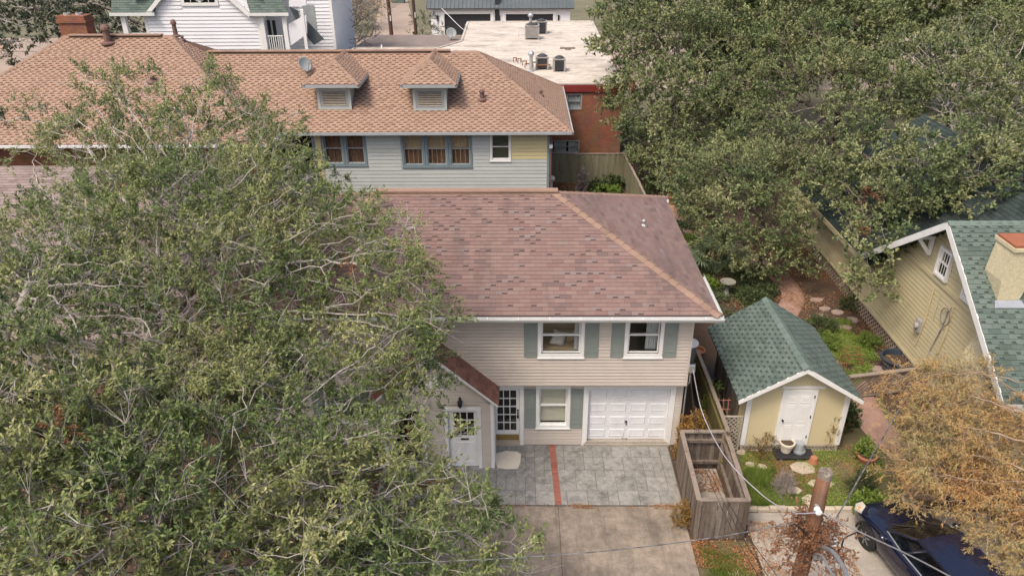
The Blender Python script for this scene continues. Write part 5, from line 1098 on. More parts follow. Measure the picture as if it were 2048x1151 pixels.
# small lower roof at the near right
m = MB(); lr_ = [(16.6, -3.2, 2.0), (22, -3.2, 2.0), (22, -1.0, 3.0), (16.6, -1.0, 3.0)]; m.prism([Vector(p)-Vector((0, 0, .004)) for p in lr_], (0, 0, -.08)); lro = m.build('porch_roof', 'shingle_green_dark', YH); shingles(lro, lift(lr_), 'shingle_green', .15, .33, th=.02)

# ------------------------------------------------------------------ board fences by the house
fence('side_fence', [tuple(onz(1457, 862, 1.45)[:2]), tuple(onz(1396, 700, 1.45)[:2])], 0, 1.4, .13, 'wood_mossy', 'mossy board fence running between the beige house and the shed', jitter=.04)
EN = thing('bin_enclosure', 'open-topped weathered board enclosure beside the driveway', 'fence', (4.95, -2.2, 0))
ex = [(4.34, -3.62), (5.62, -3.62), (5.68, -.95), (4.42, -.95)]
for i in range(4):
    a, b = Vector((*ex[i], 0)), Vector((*ex[(i+1) % 4], 0)); L = (b-a).length; d = (b-a)/L; n_ = Vector((d.y, -d.x, 0)); k = int(L/.125); Mw = Matrix(((d.x, n_.x, 0, a.x), (d.y, n_.y, 0, a.y), (0, 0, 1, 0), (0, 0, 0, 1)))
    for j in range(k):
        m = MB(); M_ = Mw@Matrix.Translation((j*L/k, 0, 0))@Matrix.Rotation(R(random.uniform(-.8, .8)), 4, 'Y'); m.box(.002, L/k-.007, -.008+random.uniform(-.006, .004), .014, .02, 1.24+random.uniform(-.02, .015), M=M_, tint=random.random()); m.build('board', 'wood_fence', EN)
    for z in (.2, .95):
        m = MB(); m.box(0, L, -.1, -.018, z, z+.09, M=Mw); m.build('rail', 'wood_fence', EN)
    kk = 3 if L > 2 else 1
    for j in range(kk):
        m = MB(); m.box(j*L/kk+.01, (j+1)*L/kk-.01, -.09, .03, 1.262+.004*i, 1.30+.004*i, M=Mw@Matrix.Translation((0, random.uniform(-.012, .012), 0)), tint=random.random()); m.build('cap_rail', 'wood_cap', EN)
for p in ex:
    m = MB(); m.box(p[0]-.045+(.06 if p[0] < 5 else -.07), p[0]+.045+(.06 if p[0] < 5 else -.07), p[1]-.045+(.07 if p[1] < -2 else -.07), p[1]+.045+(.07 if p[1] < -2 else -.07), 0, 1.25); m.build('post', 'wood_cap', EN)
m = MB(); m.box(4.45, 5.52, -3.5, -1.05, -.01, .03); m.build('floor_slab', 'sidewalk', EN)
# low lattice fence right of the shed
a, b = Vector(onz(1690, 800)), Vector(onz(1890, 775)); d = (b-a).normalized(); LW = WF((a.x, a.y), (d.x, d.y)); LF_ = lattice('lattice_fence', LW, 0, (b-a).length, .1, .9, .17, .075, 'wood_cap', 'low brown lattice fence between the shed and the yellow house', dirs=(1,))
for s in (0, .33, .66, 1):
    m = MB(); LW.box(m, s*(b-a).length-.04, s*(b-a).length+.04, -.06, .03, 0, .95); m.build('post', 'wood_cap', LF_)
m = MB(); LW.box(m, -.05, (b-a).length+.05, -.07, .07, .9, .94); m.build('cap_rail', 'wood_cap', LF_)

# ------------------------------------------------------------------ pots, tub, bird bath, stones
def pot(name, px, py, r, h, mt, label, cat='plant pot', fill='soil', Z=0., flip=False, rim=1.12):
    p = Vector(onz(px, py, Z)); T = thing(name, label, cat, tuple(p)); m = MB()
    prof = [(r*.7, 0), (r*.95, h*.8), (r*rim, h*.8), (r*rim, h), (r*.92, h), (r*.9, h*.85), (r*.02, h*.84)]
    if flip: prof = [(r*rim, 0), (r*rim, h*.22), (r*.98, h*.22), (r*.72, h), (r*.02, h)]
    m.lathe(p+Vector((0, 0, .012)), prof, 18); m.build('body', mt, T, smooth=False)
    if not flip:
        m = MB(); m.lathe(p+Vector((0, 0, .012)), [(r*.9, h*.845), (r*.9, h*.87), (r*.4, h*.9), (.01, h*.91)], 14); m.build('potting_soil', fill, T)
    return p
PL = thing('pallet_step', 'dark plank step below the shed door holding a pot and a pail', 'step', (7.8, -.6, 0))
for k in range(3):
    m = MB(); m.box(7.32, 8.42, -.72+k*.145, -.585+k*.145, .09, .115, tint=random.random()); m.build('plank', 'plastic_black', PL)
for x in (7.42, 7.9, 8.4):
    m = MB(); m.box(x, x+.07, -.71, -.29, .0, .089); m.build('bearer', 'wood_fence', PL)
pot('planter', 1571, 901, .2, .33, 'pot_cream', 'cream plastic planter of soil on the dark step by the shed door', Z=.12)
pot('pail', 1597, 902, .16, .3, 'galv_metal', 'galvanised pail turned upside down on the dark step', 'bucket', flip=True, Z=.12)
pot('terracotta_pot', 1626, 925, .13, .2, 'terracotta', 'small terracotta pot upside down on the grass by a stepping stone', flip=True)
pot('terracotta_pot', 1730, 922, .26, .26, 'terracotta', 'wide terracotta pot with bright green plant below the cypress')
pot('terracotta_pot', 1694, 852, .17, .22, 'terracotta', 'terracotta pot half hidden in leaves at the shed corner')
pot('garden_urn', 1344, 408, .28, .5, 'terracotta', 'big terracotta urn behind the rear corner of the hip roof')
T = Vector(onz(1797, 716, .5)); T.z = 0; tb = thing('water_tub', 'dark navy plastic tub of leaves behind the lattice fence', 'tub', tuple(T)); m = MB(); m.lathe(T, [(.42, 0), (.52, .5), (.58, .5), (.58, .54), (.5, .54), (.46, .36), (.02, .34)], 22); m.build('body', 'plastic_navy', tb)
m = MB(); m.lathe(T, [(.47, .37), (.4, .40), (.02, .41)], 16); m.build('leaf_fill', 'soil', tb)
p = Vector(onz(1452, 592)); bb = thing('bird_bath', 'stone bird bath on a turned pedestal among the garden plants', 'bird bath', tuple(p)); m = MB(); m.lathe(p, [(.2, 0), (.2, .06), (.11, .12), (.08, .3), (.1, .5), (.14, .56)], 14); m.build('pedestal', 'stone_grey', bb, smooth=True); m = MB(); m.lathe(p+Vector((0, 0, .56)), [(.1, 0), (.24, .05), (.31, .10), (.31, .12), (.27, .11), (.18, .06), (.01, .05)], 18); m.build('basin', 'stone_grey', bb)
def stone(px, py, sx, sy, label, mt='stone_pale', z=.02, th=.05, Z=0.):
    p = onz(px, py, Z); k = random.randint(6, 8); a0 = random.random()*6; pts = [(p[0]+sx*math.cos(a0+2*math.pi*i/k)*random.uniform(.8, 1.1), p[1]+sy*math.sin(a0+2*math.pi*i/k)*random.uniform(.8, 1.1), Z+th) for i in range(k)]
    m = MB(); c = (p[0], p[1]); lo = [(x, y, Z-.01) for x, y, _ in pts]; mid = [(x, y, Z+th*.7) for x, y, _ in pts]; top = [(c[0]+(x-c[0])*.9, c[1]+(y-c[1])*.9, Z+th+random.uniform(-.006, .006)) for x, y, _ in pts]
    m.add(lo+mid+top, [(i, (i+1) % k, (i+1) % k+k, i+k) for i in range(k)]+[(i+k, (i+1) % k+k, (i+1) % k+2*k, i+2*k) for i in range(k)]+[tuple(range(2*k, 3*k))], random.random())
    o_ = m.build('stepping_stone', mt); tag(o_, label, 'stone', 'garden stepping stones'); return o_
for (x, y, sx, sy, l) in ((1605, 936, .42, .26, 'broad pale flagstone beside the upturned terracotta pot'), (1640, 968, .36, .2, 'pale flagstone behind the pole top'), (1627, 1003, .32, .28, 'pale flagstone at the edge of the concrete pad'), (1588, 981, .2, .15, 'small pale flagstone in front of the utility pole'),
                          (1500, 930, .15, .13, 'small round pale stone by the grass tuft'), (1524, 934, .15, .13, 'rounded pale stone between the grass tuft and planter step'), (1482, 905, .17, .12, 'pale round stone at the foot of the enclosure')): stone(x, y, sx, sy, l)
ORD = ['first', 'second', 'third', 'fourth', 'fifth', 'sixth', 'seventh']
for k, (x, y) in enumerate(((1632, 600), (1650, 618), (1645, 632), (1675, 625), (1668, 642), (1705, 640), (1690, 655))): stone(x, y, .28*random.uniform(.8, 1.15), .2*random.uniform(.8, 1.2), 'pinkish flat stone, %s along the row from the pink path to the plant cage' % ORD[k], 'stone_pink')
for k, (x, y) in enumerate(((1360, 448), (1368, 462), (1382, 478))): stone(x, y, .3, .2, 'pinkish slab edging the path, %s from the terracotta urn' % ORD[k], 'stone_pink')
stone(1700, 690, .24, .2, 'square pinkish stone inside the rusty plant cage', 'stone_pink'); stone(1755, 738, .3, .2, 'pinkish flat stone beside the navy tub', 'stone_pink')
# low stone border along the concrete pad
BD = thing('garden_border', 'low border of pale blocks between the garden and the concrete pad', 'border', (7, -2.62, 0)); x = 5.9
while x < 8.9:
    w_ = random.uniform(.3, .6); m = MB(); m.box(x, x+w_-.015, -2.69+random.uniform(-.02, .02), -2.56, 0, .1+random.uniform(-.02, .02), tint=random.random()); m.build('block', 'stone_pale', BD); x += w_
# clutter between house and shed: bin, cooler, pots, red rack
p = Vector(onz(1397, 668, .0)); p = Vector((5.75, 4.4, 0)); B_ = thing('rubbish_bin', 'grey plastic bin with pale lid squeezed between house and shed', 'bin', tuple(p)); m = MB(); m.lathe(p, [(.26, 0), (.31, .7), (.33, .72), (.33, .75)], 16); m.build('body', 'plastic_grey', B_); m = MB(); m.lathe(p, [(.35, .755), (.35, .8), (.1, .86), (.01, .86)], 16); m.build('lid', 'plastic_white', B_)
p = Vector((5.95, 2.75, 0)); B_ = thing('storage_box', 'black lidded storage box beside the shed wall', 'box', tuple(p)); m = MB(); m.box(p.x-.25, p.x+.25, p.y-.4, p.y+.4, 0, .6); m.build('body', 'plastic_black', B_); m = MB(); m.box(p.x-.28, p.x+.28, p.y-.43, p.y+.43, .605, .68); m.box(p.x-.2, p.x+.2, p.y-.35, p.y+.35, .68, .7); m.build('lid', 'plastic_black', B_)
for (x, y, r, h, mt, l) in ((5.72, 3.55, .17, .3, 'terracotta', 'terracotta pot between the grey bin and the black box'), (6.05, 3.75, .2, .22, 'plastic_white', 'white bowl among the clutter beside the shed'), (6.15, 4.6, .25, .35, 'terracotta', 'brown tub behind the shed beside the grey bin')):
    T_ = thing('plant_pot', l, 'plant pot', (x, y, 0)); m = MB(); m.lathe((x, y, 0), [(r*.7, 0), (r, h), (r*1.1, h), (r*1.1, h+.03), (r*.9, h+.03), (r*.85, h*.8), (.01, h*.8)], 14); m.build('body', mt, T_)
RK = thing('trellis_rack', 'small pinkish metal rack leaning in the gap beside the shed', 'rack', (5.95, .5, 0))
for k in range(3):
    m = MB(); m.tube([(5.85+k*.14, .35, .0), (5.85+k*.14, .6, 1.25)], .015, 5); m.build('upright', 'pink_rack', RK)
for k in range(4):
    m = MB(); z = .35+k*.28; m.tube([(5.80, .35+z*.2, z), (6.20, .35+z*.2, z)], .012, 5); m.build('bar', 'pink_rack', RK)
CG = thing('plant_cage', 'rusty wire plant cage standing in the ground cover', 'plant cage', tuple(onz(1702, 730)))
q_ = Vector(onz(1702, 730))
for ax, ay in ((-.25, -.2), (.25, -.2), (.25, .3), (-.25, .3)):
    m = MB(); m.tube([q_+Vector((ax, ay, 0)), q_+Vector((ax, ay, .55))], .014, 5); m.build('upright', 'rust', CG)
for z in (.2, .38, .55):
    m = MB(); pts = [q_+Vector((a, b, z)) for a, b in ((-.25, -.2), (.25, -.2), (.25, .3), (-.25, .3), (-.25, -.2))]; m.tube(pts, .012, 5); m.build('hoop', 'rust', CG)
# ------------------------------------------------------------------ utility pole with hardware
pt = atd(1650, 948, 13.6); PXY = (pt[0], pt[1]); PZ = pt[2]+.08
UPo = thing('utility_pole', 'short brown wooden utility pole with white insulator and grey lamp arm', 'utility pole', (PXY[0], PXY[1], 0))
m = MB(); zs = [0, 1, 2, 3, 4, PZ-.5, PZ-.12]; rr = [.165, .16, .152, .145, .138, .13, .127]
m.tube([(PXY[0]+.012*math.sin(i*2), PXY[1], z) for i, z in enumerate(zs)], rr, 18); m.build('shaft', 'pole_wood', UPo, smooth=True)
m = MB(); k = 18; vs = []
for z, r_, j in ((PZ-.14, .129, 0), (PZ-.02, .127, .02), (PZ, .112, .02), (PZ+.005, .05, .02)):
    vs += [(PXY[0]+math.cos(i*2*math.pi/k)*r_*(1+random.uniform(-1, 1)*j*2), PXY[1]+math.sin(i*2*math.pi/k)*r_, z+random.uniform(-1, 1)*j) for i in range(k)]
m.add(vs, [(a*k+i, a*k+(i+1) % k, (a+1)*k+(i+1) % k, (a+1)*k+i) for a in range(3) for i in range(k)]+[tuple(range(3*k, 4*k))]); m.build('weathered_top', 'pole_top', UPo)
def polept(px, py, off=.16):
    """point at the pole's distance, a little in front of its face"""
    return Vector(ony(px, py, PXY[1]-off))
INS = polept(1636, 1021, .22)
m = MB(); Mx = Matrix.Translation(INS)@Matrix.Rotation(R(90), 4, 'X'); m.lathe((0, 0, 0), [(.03, -.07), (.062, -.06), (.062, -.03), (.04, -.015), (.04, .015), (.062, .03), (.062, .06), (.03, .07)], 16, M=Mx); m.build('insulator', 'ceramic', UPo, smooth=True)
m = MB(); m.tube([INS+Vector((0, .05, 0)), INS+Vector((0, .16, 0))], .016, 6); m.box(INS.x-.03, INS.x+.03, INS.y+.07, INS.y+.12, INS.z-.12, INS.z+.06); m.build('insulator_bracket', 'galv_metal', UPo)
# lamp arm: two tubes bolted to the face
A0 = polept(1640, 1092, .17); A1 = polept(1628, 1105, .17)
m = MB(); m.box(A0.x-.07, A0.x+.07, A0.y, A0.y+.05, A0.z-.35, A0.z+.06); m.build('arm_plate', 'galv_metal', UPo)
m = MB(); m.tube(cr([A0, atd(1662, 1100, 12.9), atd(1682, 1125, 12.0), atd(1700, 1165, 11.0)], 6), .035, 8); m.build('lamp_arm', 'galv_metal', UPo, smooth=True)
m = MB(); m.tube(cr([A1, atd(1645, 1112, 13.0), atd(1660, 1140, 12.2), atd(1690, 1180, 11.4)], 6), .022, 8); m.build('arm_strut', 'galv_metal', UPo, smooth=True)
m = MB(); m.tube([polept(1668, 1050, .05), polept(1668, 1090, .05), polept(1670, 1160, .05)], .02, 6); m.build('conduit', 'galv_metal', UPo)
for k in range(5):
    a = polept(1668, 1072+k*8, .2); m = MB(); m.tube([a+Vector((.07*math.cos(t), .02, .05*math.sin(t))) for t in np.linspace(0, 6.28, 10)], .009, 5); m.build('cable_coil', 'plastic_white' if k % 2 else 'galv_metal', UPo)
m = MB(); m.tube(cr([polept(1585, 1045, .3), polept(1608, 1060, .25), polept(1625, 1080, .22), polept(1660, 1092, .2), polept(1678, 1105, .2)], 5), .014, 5); m.tube(cr([polept(1668, 1108, .2), polept(1682, 1095, .2), polept(1690, 1075, .2), polept(1718, 1062, .1)], 5), .014, 5); m.build('drop_cable', 'wire_black', UPo)
# ------------------------------------------------------------------ wires
def wire(pts, r, mt, label, name='overhead_wire', k=8):
    m = MB(); m.tube(cr(pts, k), r, 6); o_ = m.build(name, mt); tag(o_, label, 'wire', 'overhead wires'); return o_
wire([atd(-60, 1148, 10.5), atd(420, 1140, 11.5), atd(860, 1123, 12.3), atd(1150, 1106, 12.9), atd(1400, 1078, 13.3), polept(1590, 1045, .3)], .010, 'wire_banded', 'twisted grey cable crossing low over the driveway to the pole')
wire([(4.68, -.4, 3.0), atd(1405, 825, 20.5), atd(1450, 912, 18.4), atd(1520, 985, 16.4), atd(1580, 1022, 14.6), INS+Vector((-.05, -.05, 0))], .012, 'wire_blueish', 'pale service wire sagging from the house corner to the white insulator')
wire([INS+Vector((.05, -.05, 0)), atd(1735, 1070, 12.6), atd(1825, 1112, 11.3), atd(1925, 1165, 10)], .012, 'wire_grey', 'pale wire running from the insulator over the blue car')
wire([polept(1672, 1035, .1), atd(1697, 993, 14.2), atd(1730, 935, 15.4), atd(1775, 858, 17.2), atd(1830, 760, 20), onx(1903, 615, 12.9)], .014, 'wire_banded', 'banded black and white cable climbing from the pole to the yellow house')
for k in range(3):
    wire([(4.66, -.36, 2.8-.12*k), atd(1392+k*5, 880, 19), atd(1420+k*8, 960, 16.8), atd(1465+k*12, 1060, 14), atd(1525+k*20, 1165, 11.5)], .006, 'wire_black', ('uppermost', 'middle', 'lowest')[k]+' of the thin black lines fanning from the house corner over the enclosure')
wire([(-9.74+1.1, 69.8, 3.0), ony(925, 58, 60), onz(931, 49, 4.6)], .03, 'plastic_white', 'pale cable from the far garage to the flat roof')
# ------------------------------------------------------------------ dark blue car
CARR = R(11)
cpx = onz(1822, 1040)
CR = thing('car', 'dark blue parked hatchback under the orange cypress', 'car', (9.62, -4.98, 0), local=True, rz=CARR)
# car built along +Y (front at +Y), width X
L2, W2 = 2.15, .875
prof = [  # y, belt half width, hood/roof z, belt z
    (2.13, .60, .52, .46), (2.05, .74, .68, .60), (1.85, .82, .78, .70), (1.45, .86, .86, .78), (1.0, .875, .93, .84), (.75, .875, .97, .88), (0, .88, .99, .90), (-1.0, .875, 1.0, .93), (-1.7, .84, 1.02, .95), (-2.0, .80, 1.0, .93), (-2.13, .70, .75, .70)]
m = MB(); rows = []
for (y, hw, zt, zb) in prof:
    rows.append([(-hw*.96, y, .22), (-hw*1.0, y, .42), (-hw*1.0, y, zb*.86), (-hw*.965, y, zb), (-hw*.80, y, zt), (-hw*.4, y, zt+.03), (0, y, zt+.035), (hw*.4, y, zt+.03), (hw*.80, y, zt), (hw*.965, y, zb), (hw*1.0, y, zb*.86), (hw*1.0, y, .42), (hw*.96, y, .22)])
n = 13; vs = [p for r_ in rows for p in r_]; fs = [(i*n+j, i*n+j+1, (i+1)*n+j+1, (i+1)*n+j) for i in range(len(rows)-1) for j in range(n-1)]+[tuple(range(n)), tuple(range((len(rows)-1)*n, len(rows)*n))[::-1]]+[(i*n, (i+1)*n, (i+1)*n+n-1, i*n+n-1) for i in range(len(rows)-1)]
m.add(vs, fs); body = m.build('body', 'car_blue', CR, smooth=False)
def smooth_sub(o_, lv=2):
    o_.data.polygons.foreach_set('use_smooth', [True]*len(o_.data.polygons)); md = o_.modifiers.new('sub', 'SUBSURF'); md.levels = lv; md.render_levels = lv
smooth_sub(body)
# cabin: glass house shell, roof, pillars
gb = [(.92, .70, .95), (.15, .60, 1.40), (-1.25, .58, 1.42), (-1.95, .66, 1.0)]    # y, half width, z along the centre line (windscreen base, roof front, roof rear, tailgate)
def gh(y, t): pass
base = [(-.70, .95, .93), (-.80, .2, .955), (-.80, -1.1, .97), (-.68, -1.98, .99)]
top = [(-.56, .12, 1.385), (-.57, -.2, 1.405), (-.56, -1.15, 1.41), (-.53, -1.35, 1.385)]
m = MB(); bl_ = [Vector(p) for p in base]; tl_ = [Vector(p) for p in top]; mir = lambda p: Vector((-p.x, p.y, p.z))
# side glass
for s in (0, 1):
    f_ = (lambda p: p) if s == 0 else mir
    for (i, j) in ((0, 1), (1, 2), (2, 3)):
        g_ = MB(); g_.add([f_(bl_[i]), f_(bl_[j]), f_(tl_[j]), f_(tl_[i])], [(0, 1, 2, 3)]); g_.build('side_window', 'glass_car', CR)
    for i, r_ in ((0, .035), (1, .03), (2, .03), (3, .045)):
        g_ = MB(); g_.tube([f_(bl_[i]), f_(tl_[i])], r_, 6); g_.build('pillar', 'car_blue', CR)
    g_ = MB(); g_.tube([f_(p) for p in tl_], .03, 6); g_.build('roof_rail', 'car_blue', CR)
    g_ = MB(); g_.tube([f_(p)+Vector((0, 0, .0)) for p in bl_], .018, 5); g_.build('window_trim', 'grey_metal', CR)
    mm = f_(Vector((-.98, .68, .98))); g_ = MB(); g_.lathe((0, 0, 0), [(.02, -.1), (.075, -.07), (.085, 0), (.07, .07), (.02, .1)], 10, M=Matrix.Translation(mm)@Matrix.Rotation(R(90), 4, 'Y')); g_.box(mm.x-.06, mm.x+.06, mm.y-.03, mm.y+.03, mm.z-.07, mm.z-.02); g_.build('wing_mirror', 'car_blue', CR, smooth=True)
    for dy in (.05, -.95):
        h_ = f_(Vector((-.885, dy-.25, .80))); g_ = MB(); g_.box(h_.x-.02, h_.x+.02, h_.y-.09, h_.y+.09, h_.z-.015, h_.z+.015); g_.build('door_handle', 'car_blue', CR)
    for wy in (1.32, -1.30):
        sx = -1 if s == 0 else 1; c_ = Vector((sx*.79, wy, .315)); Mx = Matrix.Translation(c_)@Matrix.Rotation(R(90), 4, 'Y')
        g_ = MB(); g_.lathe((0, 0, 0), [(.20, -.10), (.29, -.10), (.315, -.07), (.315, .07), (.29, .10), (.20, .10)], 26, M=Mx); w_ = g_.build('wheel', 'tyre', CR, smooth=False)
        g_ = MB(); g_.lathe((0, 0, 0), [(.205, -.09), (.205, .09)], 22, M=Mx); g_.build('hub', 'car_black', w_)
        for q in range(6):
            g_ = MB(); Mq = Matrix.Translation(c_+Vector((sx*.092, 0, 0)))@Matrix.Rotation(q*math.pi/3, 4, 'X'); g_.box(-.012, .012, -.022, .022, .03, .2, M=Mq); g_.build('spoke', 'alloy', w_)
        g_ = MB(); g_.lathe((0, 0, 0), [(.21, -.096), (.21, .096), (.19, .1)], 22, M=Mx); g_.build('rim', 'alloy', w_)
        g_ = MB(); g_.tube([c_+Vector((sx*.085, math.cos(t)*.37, math.sin(t)*.37)) for t in np.linspace(0, math.pi, 12)], .03, 6); g_.build('wheel_arch', 'car_black', CR)
    hl = [f_(Vector(p)) for p in ((-.80, 1.72, .765), (-.83, 1.95, .69), (-.70, 2.10, .64), (-.55, 2.08, .71), (-.62, 1.85, .79))]
    g_ = MB(); g_.prism([p+Vector((0, 0, .012)) for p in hl], (0, 0, -.08)); h_ = g_.build('headlight', 'lamp_clear', CR); g_ = MB(); a_ = f_(Vector((-.765, 1.86, .745))); g_.lathe(a_, [(.045, -.03), (.045, .01), (.02, .02)], 10); g_.build('indicator', 'lamp_amber', h_)
g_ = MB(); ws = [Vector((x, y, z)) for x, y, z in ((-.70, .95, .935), (0, 1.06, .97), (.70, .95, .935), (.56, .12, 1.39), (0, .16, 1.425), (-.56, .12, 1.39))]; g_.add(ws, [(0, 1, 4, 5), (1, 2, 3, 4)]); g_.build('windscreen', 'glass_car', CR, smooth=True)
g_ = MB(); ws = [Vector((x, y, z)) for x, y, z in ((-.68, -1.98, .99), (0, -2.05, 1.0), (.68, -1.98, .99), (.53, -1.35, 1.39), (0, -1.4, 1.43), (-.53, -1.35, 1.39))]; g_.add(ws, [(0, 1, 4, 5), (1, 2, 3, 4)]); g_.build('rear_window', 'glass_car', CR, smooth=True)
g_ = MB(); rws = []
for (y, hw, z) in ((.14, .555, 1.39), (-.2, .57, 1.412), (-.75, .57, 1.42), (-1.15, .56, 1.415), (-1.37, .53, 1.39)): rws += [(x*hw, y, z+.03*(1-x*x)) for x in (-1, -.5, 0, .5, 1)]
g_.add(rws, [(i*5+j, i*5+j+1, i*5+j+6, i*5+j+5) for i in range(4) for j in range(4)]); rf = g_.build('roof_panel', 'car_blue', CR, smooth=True)
g_ = MB(); g_.box(-.7, .7, -1.8, .75, .5, .62); g_.box(-.55, -.1, -.35, -.2, .6, 1.15); g_.box(.1, .55, -.35, -.2, .6, 1.15); g_.box(-.6, .6, -1.4, -1.25, .6, 1.1); g_.box(-.68, .68, .62, .9, .7, .93); g_.build('interior', 'car_black', CR)
g_ = MB(); g_.tube([(-.5, 1.02, .975), (-.1, .7, 1.13)], .01, 4); g_.tube([(.05, 1.05, .985), (.45, .66, 1.14)], .01, 4); g_.build('wiper', 'car_black', CR)
g_ = MB(); g_.box(-.5, .5, 2.08, 2.14, .34, .48); g_.build('grille', 'car_black', CR)
# ------------------------------------------------------------------ vegetation
def unit(a): return a/np.maximum(np.linalg.norm(a, axis=-1, keepdims=True), 1e-9)
def grow(att, trunk, step=.32, kill=.5, infl=7., iters=140, g=None, tropism=(0, 0, .05)):
    """space colonisation; returns positions, parents"""
    g = g or np.random.default_rng(1)
    pos = [np.array(p, float) for p in trunk]; par = [-1]+list(range(len(trunk)-1))
    P = np.array(pos); A = att.copy()
    d = np.linalg.norm(A[:, None]-P[None], axis=2); near = d.argmin(1); nd = d.min(1); tro = np.array(tropism)
    for it in range(iters):
        if not len(A): break
        act = nd < infl
        if not act.any(): break
        dirs = unit(A[act]-P[near[act]]); ids = near[act]; uq, inv = np.unique(ids, return_inverse=True)
        s = np.zeros((len(uq), 3)); np.add.at(s, inv, dirs); cnt = np.bincount(inv)
        s = unit(unit(s)+tro+g.normal(0, .16, s.shape)); new = P[uq]+s*step
        n0 = len(P); P = np.vstack([P, new]); par += list(uq)
        dn = np.linalg.norm(A[:, None]-new[None], axis=2); j = dn.argmin(1); m_ = dn.min(1); upd = m_ < nd; near[upd] = j[upd]+n0; nd[upd] = m_[upd]
        kp = nd > kill; A, near, nd = A[kp], near[kp], nd[kp]
    return P, np.array(par)
def radii(P, par, tip=.007, ex=2.35):
    r = np.full(len(P), 0.); acc = np.zeros(len(P)); nch = np.zeros(len(P), int); dep = np.zeros(len(P), int)
    for i in range(len(P)-1, -1, -1):
        r[i] = max(tip, acc[i]**(1/ex)) if acc[i] > 0 else tip
        if par[i] >= 0: acc[par[i]] += r[i]**ex; nch[par[i]] += 1; dep[par[i]] = max(dep[par[i]], dep[i]+1)
    return r, nch, dep
def limbs(P, par, r, sel, k, name, mt):
    """tube segments for the selected nodes (node + its parent)"""
    idx = np.nonzero(sel & (par >= 0))[0]; q = par[idx]; d = unit(P[idx]-P[q]); ref = np.where(np.abs(d[:, 2:3]) < .9, np.array([[0, 0, 1.]]), np.array([[1., 0, 0]]))
    a = unit(np.cross(d, ref)); b = np.cross(d, a); an = np.arange(k)*2*np.pi/k
    rp = np.minimum(r[q], r[idx]*1.6); ringv = a[:, None]*np.cos(an)[None, :, None]+b[:, None]*np.sin(an)[None, :, None]
    v0 = (P[q]-d*rp[:, None]*.3)[:, None]+ringv*rp[:, None, None]; v1 = (P[idx]+d*r[idx][:, None]*.3)[:, None]+ringv*r[idx][:, None, None]
    V = np.concatenate([v0, v1], 1).reshape(-1, 3); n = len(idx); o_ = np.arange(n)[:, None]*2*k; j = np.arange(k)
    Fq = np.stack([o_+j, o_+(j+1) % k, o_+k+(j+1) % k, o_+k+j], 2).reshape(-1, 4)
    return npmesh(name, V, Fq, mt, smooth=True)
def leafcloud(T, D, g, ntw=3, per=10, L=.085, W=.034, tl=(.2, .45), droop=.0, upb=.3, thick=.004, spread=.8, ldir=.9, tip_t=None, twigs=True, flat=.7, lvar=.35):
    n = len(T); T2 = np.repeat(T, ntw, 0); D2 = np.repeat(D, ntw, 0)
    t = unit(D2*.7+g.normal(0, spread*.6, T2.shape)+np.array([0, 0, upb])); ln = g.uniform(*tl, len(T2))
    s = g.uniform(.15, 1.05, (len(T2), per)); c = T2[:, None]+t[:, None]*(s*ln[:, None])[..., None]+g.normal(0, .012, (len(T2), per, 3)); c[..., 2] -= droop*(s*ln[:, None])**2
    l = unit(t[:, None]*.7+g.normal(0, ldir*.55, c.shape)+np.array([0, 0, .05-droop*.6])); nm = unit(g.normal(0, flat*.6, c.shape)+np.array([0, -.12, .9])); sd = unit(np.cross(l, nm)); up_ = np.cross(sd, l)
    LL = L*g.uniform(1-lvar, 1+lvar, c.shape[:2])[..., None]; WW = W*g.uniform(.8, 1.2, c.shape[:2])[..., None]
    v = np.stack([c, c+l*LL*.5+sd*WW*.5+up_*WW*.12, c+l*LL-up_*LL*.12, c+l*LL*.5-sd*WW*.5+up_*WW*.12], 2).reshape(-1, 3)
    f = np.arange(len(v)).reshape(-1, 4)
    tt = np.repeat((g.uniform(.12, .8, n) if tip_t is None else tip_t), ntw*per)+g.normal(0, .16, len(f)); tt = np.clip(tt, 0, 1)
    tw = None
    if twigs:
        e = T2+t*ln[:, None]; e[:, 2] -= droop*ln**2; a = unit(np.cross(t, np.array([.3, .5, .8]))); b = np.cross(t, a); an = np.arange(3)*2*np.pi/3
        rv = a[:, None]*np.cos(an)[None, :, None]+b[:, None]*np.sin(an)[None, :, None]
        V = np.concatenate([T2[:, None]+rv*thick, e[:, None]+rv*thick*.4], 1).reshape(-1, 3); o_ = np.arange(len(T2))[:, None]*6; j = np.arange(3)
        tw = (V, np.stack([o_+j, o_+(j+1) % 3, o_+3+(j+1) % 3, o_+3+j], 2).reshape(-1, 4))
    return v, f, tt, tw
def cluster_points(lobes, dens, g, flat=.72, clump=.42, nclu=9):
    out = []
    for c, r in lobes:
        c = np.array(c, float); nc = max(4, int(nclu*r**2)); d = unit(g.normal(0, 1, (nc, 3))); rad = r*g.uniform(.25, 1., nc)**.55; cc = c+d*rad[:, None]*np.array([1, 1, flat])
        n = int(dens*r**2.2); k = g.integers(0, nc, n); out.append(cc[k]+g.normal(0, clump, (n, 3))*np.array([1, 1, .7]))
    return np.vstack(out)
